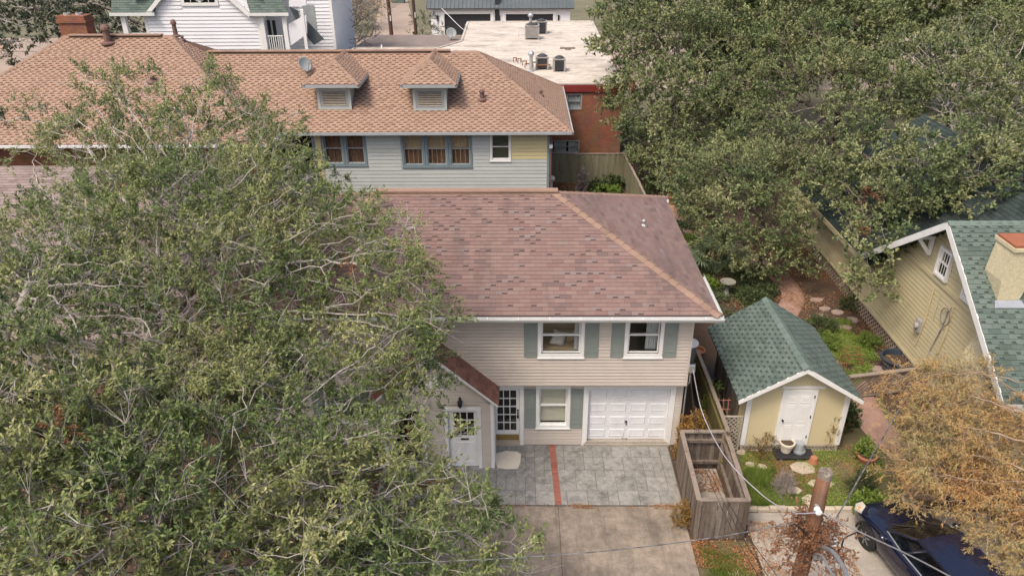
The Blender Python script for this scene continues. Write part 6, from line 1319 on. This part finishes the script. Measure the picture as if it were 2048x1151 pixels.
def tree(name, label, trunk, lobes, seed, leafm='leaf_a', barkm='bark_oak', dens=150, step=.32, kill=.45, ntw=3, per=10, L=.085, W=.034, tl=(.2, .45), tip=.007, group=None, dead=.0025, maxdep=2, thick=.0048, trunkr=None, twigm='bark_pale', flat=.72, bare=.0, clump=.42, nclu=9, **kw):
    g = np.random.default_rng(seed); att = cluster_points(lobes, dens, g, flat, clump, nclu); att = att[att[:, 2] > .6]
    tr = np.array(cr(trunk, 4)); P, par = grow(att, tr, step, kill, g=g); r, nch, dep = radii(P, par, tip)
    if trunkr: r[:len(tr)] = np.maximum(r[:len(tr)], np.linspace(trunkr, trunkr*.6, len(tr)))
    T = thing(name, label, 'tree', tuple(trunk[0]), group)
    big = r > .055
    link('trunk', limbs(P, par, r, big, 8, 'trunk', barkm), T); link('branches', limbs(P, par, r, ~big, 4, 'branches', twigm), T, kind='stuff')
    sel = np.nonzero((dep <= maxdep) & (np.arange(len(P)) > len(tr)))[0]; D = unit(P[sel]-P[par[sel]])
    if bare:
        k = g.random(len(sel)) > bare; b_ = ~k; tb_ = leafcloud(P[sel[b_]], D[b_], g, 5, 1, L, W, (tl[0]*1.3, tl[1]*1.7), thick=thick*1.15)[3]
        link('bare_twigs', npmesh('bare_twigs', *tb_, twigm), T, kind='stuff'); sel, D = sel[k], D[k]
    # tint varies by region of the crown (young and old growth)
    ph = P[sel]; tint = .42+.17*np.sin(ph[:, 0]*1.7+np.sin(ph[:, 1]*1.3)*2)+.12*np.sin(ph[:, 2]*2.9+ph[:, 1])+g.normal(0, .13, len(sel))
    dk = g.random(len(sel)) < dead
    for _ in range(3):   # dead leaves sit in small clusters
        if dk.any():
            dd = np.linalg.norm(ph[:, None]-ph[dk][None, :40], axis=2).min(1); dk |= dd < .16
        break
    if 0: print('TREE', name, len(att), len(P), len(sel), len(sel)*ntw*per)
    v, f, tt, tw = leafcloud(ph[~dk], D[~dk], g, ntw, per, L, W, tl, tip_t=tint[~dk], thick=thick, **kw)
    link('crown', npmesh('crown', v, f, leafm, tt), T, kind='stuff'); link('twigs', npmesh('twigs', *tw, twigm), T, kind='stuff')
    if dk.sum() > 3:
        v, f, tt, tw = leafcloud(ph[dk], D[dk], g, ntw, per, L, W, tl, droop=.6); link('dead_leaves', npmesh('dead_leaves', v, f, 'leaf_dead', tt), T, kind='stuff', label='small clusters of orange dead leaves')
    return T
zl = lambda L_: [(onz(x, y, z), r) for x, y, z, r in L_]
yl = lambda L_: [(ony(x, y, Y), r) for x, y, Y, r in L_]
# left: rear tree behind and over the beige house
tree('oak_tree', 'broad oak with crooked trunk, its crown reaching over the left end of the mauve roof', [(-10.4, -1.6, 0), (-10.4, -1.5, 1.6), (-10.0, -1.2, 2.6), (-9.7, -.8, 3.6), (-9.6, -.4, 4.6)],
     zl([(320, 250, 8.2, 1.0), (420, 230, 8.4, .9), (200, 230, 8.6, .7), (150, 290, 8.2, .8), (480, 270, 7.8, 1.0), (240, 310, 7.9, 1.2), (360, 330, 7.8, 1.4), (500, 350, 7.4, 1.2), (570, 300, 6.9, .7), (600, 340, 6.5, .6), (150, 430, 7.3, .9), (250, 420, 7.5, 1.4), (400, 430, 7.5, 1.6), (520, 430, 7.1, 1.3), (560, 390, 6.8, .9), (350, 540, 7.1, 1.6), (480, 540, 7.0, 1.5), (600, 490, 6.9, 1.2), (690, 470, 7.0, .8), (730, 540, 6.8, .9), (620, 600, 6.4, 1.2), (790, 590, 6.3, .8), (500, 640, 6.2, 1.2), (850, 640, 5.9, .6), (780, 660, 5.8, .6), (60, 520, 7.2, 1.1), (90, 240, 8.0, .5), (190, 170, 8.9, .45), (420, 165, 8.9, .5), (300, 170, 8.9, .4), (560, 240, 7.2, .5), (240, 500, 7.4, 1.3), (680, 420, 6.9, .6)]), 11, 'leaf_a', 'bark_oak', dens=210, kill=.27, step=.24, ntw=5, per=14, L=.082, W=.036, bare=.14)
# left: near tree filling the lower left
tree('oak_tree', 'near oak with pale limbs in front of the entry gable, crown reaching the driveway', [(-7.6, -8.2, 0), (-7.5, -8.0, 1.5), (-7.2, -7.8, 2.8), (-6.8, -7.4, 3.8)],
     zl([(600, 770, 5.7, 1.1), (470, 800, 5.8, 1.2), (740, 730, 5.6, .7), (800, 715, 5.5, .6), (810, 800, 4.9, .45), (770, 780, 5.1, .55), (690, 930, 4.9, 1.1), (820, 970, 4.3, .8), (910, 975, 4.0, .5), (560, 960, 5.0, 1.4), (420, 900, 5.6, 1.4), (760, 1030, 4.3, 1.2), (880, 1040, 3.9, .8), (960, 1085, 3.6, .5), (890, 1120, 3.9, .8), (640, 1090, 4.6, 1.3), (460, 1060, 5.0, 1.3), (300, 1000, 5.8, 1.4), (300, 860, 6.2, 1.3), (150, 940, 6.4, 1.3), (150, 1080, 6.2, 1.3), (30, 1000, 6.8, 1.1), (60, 820, 7.0, 1.1), (330, 1120, 5.4, 1.2), (780, 1130, 4.2, 1.0), (560, 1150, 4.8, 1.2), (20, 1130, 6.6, 1.0)]), 23, 'leaf_a', 'bark_oak', dens=280, kill=.23, step=.21, ntw=5, per=14, L=.08, W=.035, bare=.12)
# far-left crown with the big pale limb
tree('oak_tree', 'pale-limbed oak rising at the left beside the grey-brown roof', [(-12.6, -7.6, 0), (-12.4, -7.4, 2.5), (-12.0, -7.0, 4.4), (-11.0, -6.2, 5.9), (-9.9, -5.2, 7.0), (-9.5, -4.6, 7.8)],
     zl([(60, 640, 7.4, 1.3), (180, 620, 7.4, 1.2), (90, 740, 7.0, 1.2), (200, 720, 6.8, 1.1), (20, 560, 7.8, 1.0), (160, 540, 7.8, 1.0), (30, 760, 7.4, 1.0), (250, 780, 6.4, 1.0), (0, 850, 7.4, .9), (400, 720, 6.2, 1.0), (120, 860, 6.8, 1.0)]), 37, 'leaf_a', 'bark_pale', dens=230, kill=.24, step=.22, ntw=5, per=13, L=.08, W=.035, trunkr=.13, bare=.25)
OK = dict(leafm='leaf_b', barkm='bark_dark', group='oaks beyond the garden', L=.135, W=.082, step=.34, kill=.38, per=14, ntw=4, tl=(.25, .6), thick=.005, tip=.008, clump=.36, nclu=5, twigm='bark_oak')
tree('oak_tree', 'dense oak beside the white flat roof and red brick wall', [(8.2, 26, 0), (8.3, 25.5, 2), (8.6, 25, 3.6), (8.8, 24.6, 4.8)],
     yl([(1268, 90, 27, 2.0), (1268, 190, 24, 1.6), (1290, 260, 22, 1.4), (1330, 60, 28, 2.6), (1330, 170, 24, 2.4), (1330, 280, 21.5, 1.9), (1420, 110, 27, 2.6), (1420, 230, 23, 2.4), (1262, 15, 31, 2.2), (1400, 20, 33, 2.6), (1315, 310, 21, 1.0), (1410, 320, 19, 1.6)]), 41, dens=190, **OK)
tree('oak_tree', 'small garden oak over the curving pink path', [(10.2, 11.2, 0), (10.1, 11.2, 1.4), (10.0, 11.3, 2.4)],
     yl([(1500, 380, 11.5, 1.3), (1440, 420, 10.8, 1.0), (1480, 470, 10.2, 1.1), (1545, 430, 10.8, 1.0), (1540, 495, 10.0, .8), (1575, 465, 10.6, .7), (1410, 350, 13, 1.1), (1520, 510, 9.6, .7), (1590, 530, 9.8, .45), (1400, 400, 12, .8), (1370, 340, 15, .9), (1480, 330, 13, 1.1)]), 43, dens=160, **{**OK, 'L': .115, 'W': .062, 'step': .26, 'kill': .29, 'trunkr': .07, 'clump': .36})
tree('oak_tree', 'great spreading oak hanging over the gable of the yellow house', [(16.5, 21, 0), (16.4, 20.6, 2), (16.0, 20, 3.6), (15.8, 19.5, 4.6)],
     yl([(1520, 180, 22, 2.1), (1580, 100, 25, 2.4), (1600, 310, 15, 1.5), (1680, 160, 21, 2.2), (1690, 270, 13.5, 1.5), (1650, 360, 11.0, 1.0), (1760, 320, 10.3, 1.3), (1790, 385, 8.3, 1.0), (1710, 390, 9.0, .9), (1820, 340, 9.2, .9), (1690, 330, 11.5, 1.0), (1860, 390, 8.0, .9), (1910, 340, 8.0, 1.3), (1960, 300, 9.0, 1.4), (2040, 330, 8.0, 1.2), (1980, 350, 7.4, .8), (1735, 465, 6.8, .8), (1745, 515, 5.7, .8), (1755, 555, 5.2, .55), (1715, 530, 5.6, .4), (1820, 420, 8.5, .7), (1560, 300, 16, 1.3), (1780, 180, 20, 1.8), (1500, 270, 18, 1.5)]), 47, dens=200, **{**OK, 'L': .125, 'W': .07, 'kill': .36, 'step': .32, 'clump': .33})
tree('oak_tree', 'wide oak with bare grey limbs showing, right of the great oak', [(23, 22, 0), (22.8, 21.6, 2), (22.2, 21, 3.4), (21.6, 20.6, 4.6)],
     yl([(1880, 180, 21, 2.0), (1980, 170, 21, 2.2), (1960, 260, 17, 1.7), (2040, 290, 12, 1.4), (1980, 330, 9, 1.0), (2050, 200, 20, 2.0), (1880, 320, 9.0, .9), (2040, 360, 8.0, .8), (1830, 130, 23, 1.9), (1900, 110, 25, 2.0), (2010, 90, 26, 2.3)]), 53, dens=190, **{**OK, 'bare': .06, 'twigm': 'bark_pale'})
tree('oak_tree', 'oak filling the gap behind the great oak', [(17, 38, 0), (17, 37.5, 2.5), (17, 37, 4.2)], yl([(1500, 40, 34, 3.0), (1620, 40, 34, 3.2), (1720, 70, 31, 2.8), (1540, 110, 29, 2.2), (1650, 110, 28, 2.2), (1560, 5, 44, 3.4), (1480, 90, 30, 2.2)]), 59, dens=110, **{**OK, 'L': .19, 'W': .12, 'kill': .46, 'step': .4, 'clump': .55, 'nclu': 9})
tree('oak_tree', 'darker oak at the far right behind the wide oak', [(28, 36, 0), (28, 35.5, 2.5), (28, 35, 4.2)], yl([(1820, 30, 36, 3.0), (1930, 30, 36, 3.0), (2030, 20, 36, 3.2), (2050, 80, 30, 2.4), (1760, -10, 46, 3.0)]), 61, dens=110, **{**OK, 'L': .19, 'W': .12, 'kill': .46, 'step': .4, 'clump': .55, 'nclu': 9})
FT = dict(leafm='leaf_far', barkm='bark_dark', group='trees beyond the bungalow', L=.24, W=.13, step=.5, kill=.6, per=12, ntw=3, tl=(.3, .6), thick=.012, tip=.014, clump=.6, dead=.0)
tree('evergreen_tree', 'dark evergreen behind the brick chimney', [(-31, 48, 0), (-31, 48, 2.5), (-31, 48, 4.5)], yl([(200, 30, 47, 2.6), (240, 70, 44, 1.8), (160, 0, 50, 2.6), (110, 50, 48, 1.6), (270, 55, 45, 1.2)]), 67, dens=70, **FT)
tree('evergreen_tree', 'dark evergreen at the far left beyond the tan roof', [(-40, 50, 0), (-40, 50, 2.5), (-40, 50, 4.5)], yl([(20, 30, 50, 2.2), (60, 0, 54, 2.4), (-20, 80, 48, 2.0), (20, 85, 46, 1.0)]), 71, dens=60, **FT)
tree('bare_tree', 'half-bare yellowing tree beside the white house and the alley', [(-16, 46.5, 0), (-15.9, 46.5, 2), (-15.8, 46.4, 4.0)], yl([(700, 40, 46, 1.9), (690, 10, 48, 1.8), (720, 80, 45, 1.3), (735, 20, 50, 1.4), (685, 75, 44, 1.2)]), 73, dens=110, **{**FT, 'leafm': 'straw', 'per': 2, 'ntw': 3, 'L': .14, 'W': .07, 'bare': .3, 'kill': .5, 'step': .4, 'barkm': 'twig_grey', 'twigm': 'twig_grey'})
tree('red_leaf_tree', 'small tree with red autumn leaves along the alley', [(-22.5, 94, 0), (-22.4, 94, 1.5)], yl([(752, 12, 95, 2.4), (768, 20, 90, 1.4)]), 79, dens=50, **{**FT, 'leafm': 'leaf_dead', 'per': 4, 'bare': .3})
tree('yellow_tree', 'pale leafless tree mass above the alley fence', [(-24, 70, 0), (-24, 70, 2.5)], yl([(715, 5, 75, 3.0), (690, 40, 68, 2.0), (1150, 5, 78, 2.0), (1130, 10, 84, 2.0)]), 83, dens=40, **{**FT, 'leafm': 'straw', 'per': 3, 'bare': .3, 'barkm': 'twig_grey', 'twigm': 'twig_grey'})
# evergreen shrub by the far garage
tree('evergreen_shrub', 'green cone-shaped shrub at the corner of the white garage', [tuple(onz(855, 72)[:2])+(0,), tuple(onz(855, 72)[:2])+(1.0,)], yl([(855, 62, 66, 1.1), (855, 48, 66, .8), (856, 36, 66, .4), (842, 62, 66, .7)]), 89, dens=200, **{**FT, 'leafm': 'leaf_dark', 'L': .16, 'W': .07})
# bald cypress, rusty feathery sprays
tree('cypress_tree', 'rusty orange bald cypress with drooping feathery sprays over the blue car', [(12.3, -4.3, 0), (12.2, -4.2, 1.6), (12.0, -4.0, 3.2), (11.8, -3.8, 4.6)],
     yl([(1870, 800, -2.0, .8), (1850, 865, -2.3, .65), (1910, 850, -2.4, 1.0), (2010, 840, -2.2, 1.0), (1810, 905, -2.6, .35), (1865, 925, -3.0, .7), (1930, 940, -3.2, 1.0), (2030, 940, -3.2, 1.0), (1830, 970, -3.2, .35), (1900, 990, -3.6, .5), (2000, 1010, -4.1, .8), (2060, 1040, -4.5, .8), (2025, 1110, -5.6, .5), (2070, 1120, -5.6, .7), (1880, 755, -1.7, .4), (1930, 780, -1.8, .7)]), 97, 'leaf_cypress', 'bark_oak', twigm='twig_rust', tip=.0045, dens=330, step=.17, kill=.16, ntw=4, per=18, L=.085, W=.016, tl=(.22, .5), droop=.55, upb=-.1, flat=.75, dead=0, maxdep=2, thick=.0035, bare=.12, clump=.26, nclu=12, spread=.9, ldir=.75)

# ------------------------------------------------------------------ shrubs and small plants
def bush(name, label, c, rx, rz, n, seed, leafm, L=.06, W=.03, per=9, stemm='bark_oak', cat='shrub', group=None, upb=.4, ntw=3, tl=(.1, .25), droop=0., stems=9):
    g = np.random.default_rng(seed); c = np.array((c[0], c[1], 0.)); d = unit(g.normal(0, 1, (n, 3))); d[:, 2] = np.abs(d[:, 2]); rad = g.uniform(.35, 1, n)**.6
    P = c+d*rad[:, None]*np.array([rx, rx, rz])+np.array([0, 0, .06]); T = thing(name, label, cat, tuple(c), group); m = MB()
    for i in range(min(stems, n)): m.tube([c+g.normal(0, .05, 3)*np.array([1, 1, 0]), (c+P[i])/2+np.array([0, 0, .08]), P[i]], [.014, .01, .005], 4)
    m.build('stems', stemm, T); v, f, tt, tw = leafcloud(P, unit(P-c+np.array([0, 0, .01])), g, ntw, per, L, W, tl, upb=upb, droop=droop); link('foliage', npmesh('foliage', v, f, leafm, tt), T, kind='stuff')
    if tw is not None: link('twigs', npmesh('twigs', *tw, stemm), T, kind='stuff')
bush('nandina', 'golden brown nandina growing between house corner and enclosure', (4.95, -.45), .42, 1.55, 150, 3, 'leaf_nandina', .075, .028, 10)
bush('rosemary_bush', 'dark green rosemary bush below the cypress', tuple(onz(1718, 985)[:2]), .32, .6, 90, 4, 'leaf_dark', .07, .012, 14)
bush('low_shrub', 'rounded glossy green shrub in front of the parked car', tuple(onz(1740, 1022)[:2]), .42, .38, 150, 5, 'leaf_bright', .06, .04, 9, stemm='bark_dark')
bush('dead_shrub', 'grey leafless shrub in front of the shed step', tuple(onz(1566, 985)[:2]), .27, .55, 70, 6, 'twig_grey', .07, .008, 8, stemm='twig_grey')
bush('potted_plant', 'bright green plant growing in the wide terracotta pot', tuple(onz(1730, 915)[:2]), .24, .5, 60, 7, 'leaf_bright', .07, .045, 9)
bush('leggy_shrub', 'thin dark twiggy shrub against the left of the shed front', tuple(onz(1522, 905)[:2]), .4, .6, 60, 8, 'leaf_nandina', .04, .02, 6, stemm='bark_dark')
bush('wall_vine', 'sparse twiggy plant climbing the right of the shed front', tuple(onz(1655, 898)[:2]), .22, 1.3, 45, 9, 'leaf_nandina', .035, .018, 5, stemm='bark_dark')
bush('leafy_shrub', 'green leafy shrub at the right corner of the shed', tuple(onz(1688, 850)[:2]), .3, .8, 80, 10, 'leaf_dark', .09, .05, 8)
bush('driveway_weed', 'rusty weed clump at the enclosure foot by the driveway', tuple(onz(1362, 1050)[:2]), .22, .6, 60, 12, 'leaf_nandina', .05, .02, 8)
bush('driveway_weed', 'small weed at the garage corner by the enclosure', tuple(onz(1352, 925)[:2]), .12, .5, 30, 13, 'leaf_nandina', .05, .02, 7)
bush('fence_vine', 'green vine hanging over the mossy fence', (5.8, 1.2), .3, 1.5, 50, 14, 'leaf_bright', .05, .03, 7, cat='vine')
for i, (px_, py_, rx, rz, n, lm, l, lab) in enumerate(((1390, 612, .5, .45, 90, 'leaf_dark', .1, 'low dark shrub between the hip roof and bird bath'), (1510, 605, .55, .4, 90, 'leaf_dark', .09, 'low mounded shrub right of the bird bath'), (1395, 430, .8, .8, 110, 'leaf_dark', .1, 'dark shrub behind the palmetto by the pink path'), (1405, 575, .5, .3, 80, 'leaf_bright', .08, 'bright green low shrub below the palmetto'),
        (1520, 590, .6, .4, 90, 'leaf_dark', .08, 'low dark shrub inside the path curve'), (1380, 500, .6, .6, 80, 'leaf_bright', .09, 'yellowish shrub beside the right slope of the hip roof'), (1720, 585, .5, .4, 60, 'leaf_dark', .09, 'dark low plant by the lattice skirt of the yellow house'), (1650, 690, .5, .3, 90, 'leaf_bright', .06, 'bright ground plant beside the plant cage'), (1735, 690, .45, .25, 80, 'leaf_bright', .05, 'mossy green mound near the lattice skirt'), (1640, 660, .6, .35, 90, 'leaf_dark', .07, 'low fern-like plant behind the shed roof'), (1700, 615, .4, .35, 50, 'leaf_dark', .07, 'small dark plant among pinkish stones'),
        (1195, 385, .5, .6, 50, 'leaf_dark', .14, 'strap-leaved dark plant by the rear fence'), (1225, 378, .6, .7, 60, 'leaf_dark', .14, 'dark leafy plant in the rear fence corner'), (1210, 392, .8, .45, 60, 'leaf_bright', .11, 'pale green low plant behind the hip roof'), (1320, 392, .9, 1.2, 90, 'leaf_dark', .13, 'tall dark shrub in front of the diamond lattice'), (1165, 392, .3, 1.5, 40, 'twig_grey', .1, 'bare twiggy shrub against the rear fence'))):
    bush('garden_shrub', lab, tuple(onz(px_, py_)[:2]), rx, rz, n, 100+i, lm, l, l*.5, 8, stemm='bark_dark')
# palmetto
pc = Vector(onz(1432, 552)); PM = thing('palmetto', 'fan-leaved palmetto beside the right slope of the mauve roof', 'palm', tuple(pc))
for k in range(11):
    az = [2.9, 3.5, 2.3, 4.2, 1.6, .9, .2, 5.0, 5.8, 3.2, 2.6][k]; el = R([38, 20, 48, 30, 60, 40, 30, 35, 28, 65, 15][k]); d = Vector((math.cos(az)*math.cos(el), math.sin(az)*math.cos(el), math.sin(el))); hub = pc+d*.9+Vector((0, 0, .55)); side = d.cross(Vector((0, 0, 1))).normalized(); nn = side.cross(d)
    m = MB(); m.tube([pc+Vector((0, 0, .05)), pc+d*.35+Vector((0, 0, .5)), hub], .012, 4, tint=.5); n = 17
    for j in range(n):
        a = R(-115+230*j/(n-1)); q = (d*math.cos(a)+side*math.sin(a)).normalized(); l = .85*(.75+.25*math.cos(a)); s2 = q.cross(nn).normalized()*.032
        m.add([hub, hub+q*l*.5+s2+nn*.02, hub+q*l-Vector((0, 0, .12*l)), hub+q*l*.5-s2+nn*.02], [(0, 1, 2, 3)], random.random())
    m.build('frond', 'leaf_palm', PM)
# ------------------------------------------------------------------ ground cover, grass, litter
def scatter(name, pxpoly, n, mt, L, W, seed, upright=.0, Z=.015, label=None, zj=.03, worldpoly=None, holes=None):
    g = np.random.default_rng(seed); pts = np.array(worldpoly) if worldpoly else np.array([onz(x, y, 0)[:2] for x, y in pxpoly]); lo, hi = pts.min(0), pts.max(0); out = []
    while sum(map(len, out)) < n:
        q = g.uniform(lo, hi, (n*2, 2)); ins = np.zeros(len(q), bool)
        for i in range(len(pts)):
            a, b = pts[i], pts[(i+1) % len(pts)]; c = ((a[1] > q[:, 1]) != (b[1] > q[:, 1])) & (q[:, 0] < (b[0]-a[0])*(q[:, 1]-a[1])/(b[1]-a[1]+1e-12)+a[0]); ins ^= c
        nz = np.sin(q[:, 0]*3.1+seed)+np.sin(q[:, 1]*2.7+seed*2)+np.sin((q[:, 0]+q[:, 1])*5.3)*.6; ins &= g.random(len(q)) < np.clip(.55+.4*nz, .03, 1)
        out.append(q[ins])
    q = np.vstack(out)[:n]; c = np.c_[q, Z+g.uniform(0, zj, n)]; l = unit(np.c_[g.normal(0, 1, (n, 2))*(1-upright*.75), np.full(n, upright)+g.normal(0, .12, n)]); nm = unit(g.normal(0, .35, (n, 3))+np.array([0, 0, 1-upright*.9])); sd = unit(np.cross(l, nm)); LL = L*g.uniform(.6, 1.4, (n, 1)); WW = W*g.uniform(.7, 1.3, (n, 1))
    v = np.stack([c-sd*WW*.3, c+l*LL*.5+sd*WW*.5, c+l*LL, c+l*LL*.5-sd*WW*.5], 1).reshape(-1, 3); f = np.arange(4*n).reshape(-1, 4); ph = np.clip(.5+.25*np.sin(q[:, 0]*2.3)+g.normal(0, .2, n), 0, 1)
    o_ = link(name, npmesh(name, v, f, mt, ph)); o_['kind'] = 'stuff'; tag(o_, label, 'ground cover')
scatter('ground_cover', [(1480, 905), (1700, 900), (1760, 900), (1770, 960), (1720, 1010), (1490, 1018)], 15000, 'leaf_bright', .045, .022, 1, .35, label='bright green ground cover in the front garden by the shed')
scatter('leaf_litter', [(1480, 890), (1700, 890), (1770, 960), (1720, 1010), (1490, 1018)], 3500, 'litter', .05, .026, 21, .1, label='dry leaves scattered over the front garden beside the shed')
scatter('grass_tuft', [(1490, 950), (1545, 945), (1555, 1012), (1490, 1016)], 5000, 'leaf_bright', .28, .012, 2, .9, label='long bright grass tuft beside the enclosure')
scatter('ground_cover', [(1610, 640), (1700, 640), (1760, 720), (1700, 790), (1640, 700)], 16000, 'leaf_bright', .05, .03, 3, .35, label='green ground cover between the shed and the yellow house', zj=.08)
scatter('ground_cover', [(1350, 440), (1440, 470), (1560, 560), (1520, 640), (1420, 640), (1390, 560)], 22000, 'leaf_dark', .09, .045, 4, .4, label='dark ground cover round the bird bath', zj=.15)
scatter('verge_grass', None, 16000, 'leaf_bright', .1, .01, 5, .8, label='patchy green grass on the verge below the enclosure', worldpoly=[(4.35, -7), (5.6, -7), (5.65, -4.3), (4.4, -3.9)])
scatter('dry_grass', None, 2600, 'straw', .22, .009, 6, .35, label='dry straw-coloured grass on the verge', worldpoly=[(4.7, -6.5), (5.7, -6.5), (5.7, -4.9), (5.0, -4.8)])
scatter('leaf_litter', None, 2300, 'litter', .06, .03, 7, .15, label='brown fallen leaves along the foot of the enclosure', worldpoly=[(4.3, -4.5), (5.7, -4.8), (5.8, -3.7), (4.3, -3.66)], zj=.06)
scatter('leaf_litter', None, 3600, 'litter', .055, .03, 8, .1, label='brown fallen leaves on the concrete around the pole', worldpoly=[(5.8, -7.5), (7.8, -7.2), (8.2, -4.0), (6.5, -3.1), (5.8, -3.0)])
scatter('leaf_litter', None, 420, 'litter', .05, .025, 9, .1, label='thin line of dead leaves along the patio joint', worldpoly=[(-.5, -2.56), (4.2, -2.6), (4.25, -2.43), (-.5, -2.46)], Z=.01)
scatter('leaf_litter', None, 500, 'litter', .06, .03, 10, .1, label='dead leaves on the floor of the enclosure', worldpoly=[(4.5, -2.0), (5.5, -2.0), (5.5, -1.1), (4.5, -1.1)], Z=.035)
scatter('leaf_litter', [(1340, 400), (1600, 480), (1780, 700), (1600, 760), (1480, 640), (1390, 560)], 9000, 'litter', .07, .035, 11, .1, label='brown leaf litter over the shaded back garden', Z=.03)
scatter('leaf_litter', None, 3000, 'litter', .09, .045, 12, .1, label='leaf litter in the bed below the rear fence', worldpoly=[(1.7, 17.5), (6.3, 17.5), (5.7, 22.3), (1.7, 22.3)])
scatter('leaf_litter', None, 6000, 'litter', .07, .035, 13, .1, label='leaf litter under the near oak on the left', worldpoly=[(-14, -9), (-3.7, -9), (-3.7, -.8), (-14, -.8)])
# reddish vine on the pole
g = np.random.default_rng(5); n = 120; VN = thing('pole_vine', 'rusty red vine wrapped round the utility pole', 'vine', (PXY[0], PXY[1], 0)); th = g.uniform(0, 6.28, n); zc = ony(1640, 1062, PXY[1])[2]
P = np.stack([PXY[0]+np.cos(th)*g.uniform(.12, .42, n), PXY[1]+np.sin(th)*g.uniform(.12, .42, n), zc+g.normal(0, .14, n)], 1)
P2 = np.stack([PXY[0]+g.uniform(-.6, .8, 90), PXY[1]+g.uniform(-.3, .3, 90), zc-g.uniform(-.1, .9, 90)], 1); P = np.vstack([P, P2])
v, f, tt, tw = leafcloud(P, unit(g.normal(0, 1, P.shape)), g, 3, 7, .06, .032, (.12, .3), upb=-.1, droop=.4); link('leaves', npmesh('leaves', v, f, 'leaf_dead', tt), VN, kind='stuff'); link('twigs', npmesh('twigs', *tw, 'bark_oak'), VN, kind='stuff')
m = MB(); m.tube([(PXY[0]+.15*math.cos(t*1.1), PXY[1]+.15*math.sin(t*1.1), t*.32) for t in np.linspace(0, zc/.32, 60)], .015, 5); m.build('stem', 'bark_oak', VN)

# ------------------------------------------------------------------ neighbour house under the left trees
NH = thing('neighbour_house', 'yellow neighbour house with grey-brown roof hidden under the left trees', 'house', (-15, 6, 0))
na = [(-24, 1.2, 2.9), (-9.7, 1.2, 2.9), (-13.6, 8.9, 5.6), (-24, 8.9, 5.6)]; nb_ = [(-9.7, 1.2, 2.9), (-9.7, 14.6, 2.9), (-13.6, 8.9, 5.6)]; nc_ = [(-9.7, 14.6, 2.9), (-24, 14.6, 2.9), (-24, 8.9, 5.6), (-13.6, 8.9, 5.6)]
m = MB()
for P_ in (na, nb_, nc_): m.add(P_, [tuple(range(len(P_)))])
m.box(-24, -9.7, 1.2, 14.6, 2.80, 2.88); nr = m.build('roof', 'shingle_greybrown', NH)
for P_ in (na, nb_): shingles(nr, lift(P_), 'shingle_greybrown', .15, .33, th=.02)
m = MB(); m.box(-23.5, -10.1, 1.7, 1.85, 0, 2.8); m.box(-10.25, -10.1, 1.85, 14, 0, 2.8); m.build('wall', 'yellow_paint', NH)
siding(NH, (-23.5, 1.7), (1, 0), 13.4, .3, 2.8, .15, 'yellow_paint', th=.018)
m = MB(); m.box(-10.0, -8.55, 1.0, 1.12, 0, 3.5); m.build('porch_wall', 'yellow_paint', NH)
cleanup_props()
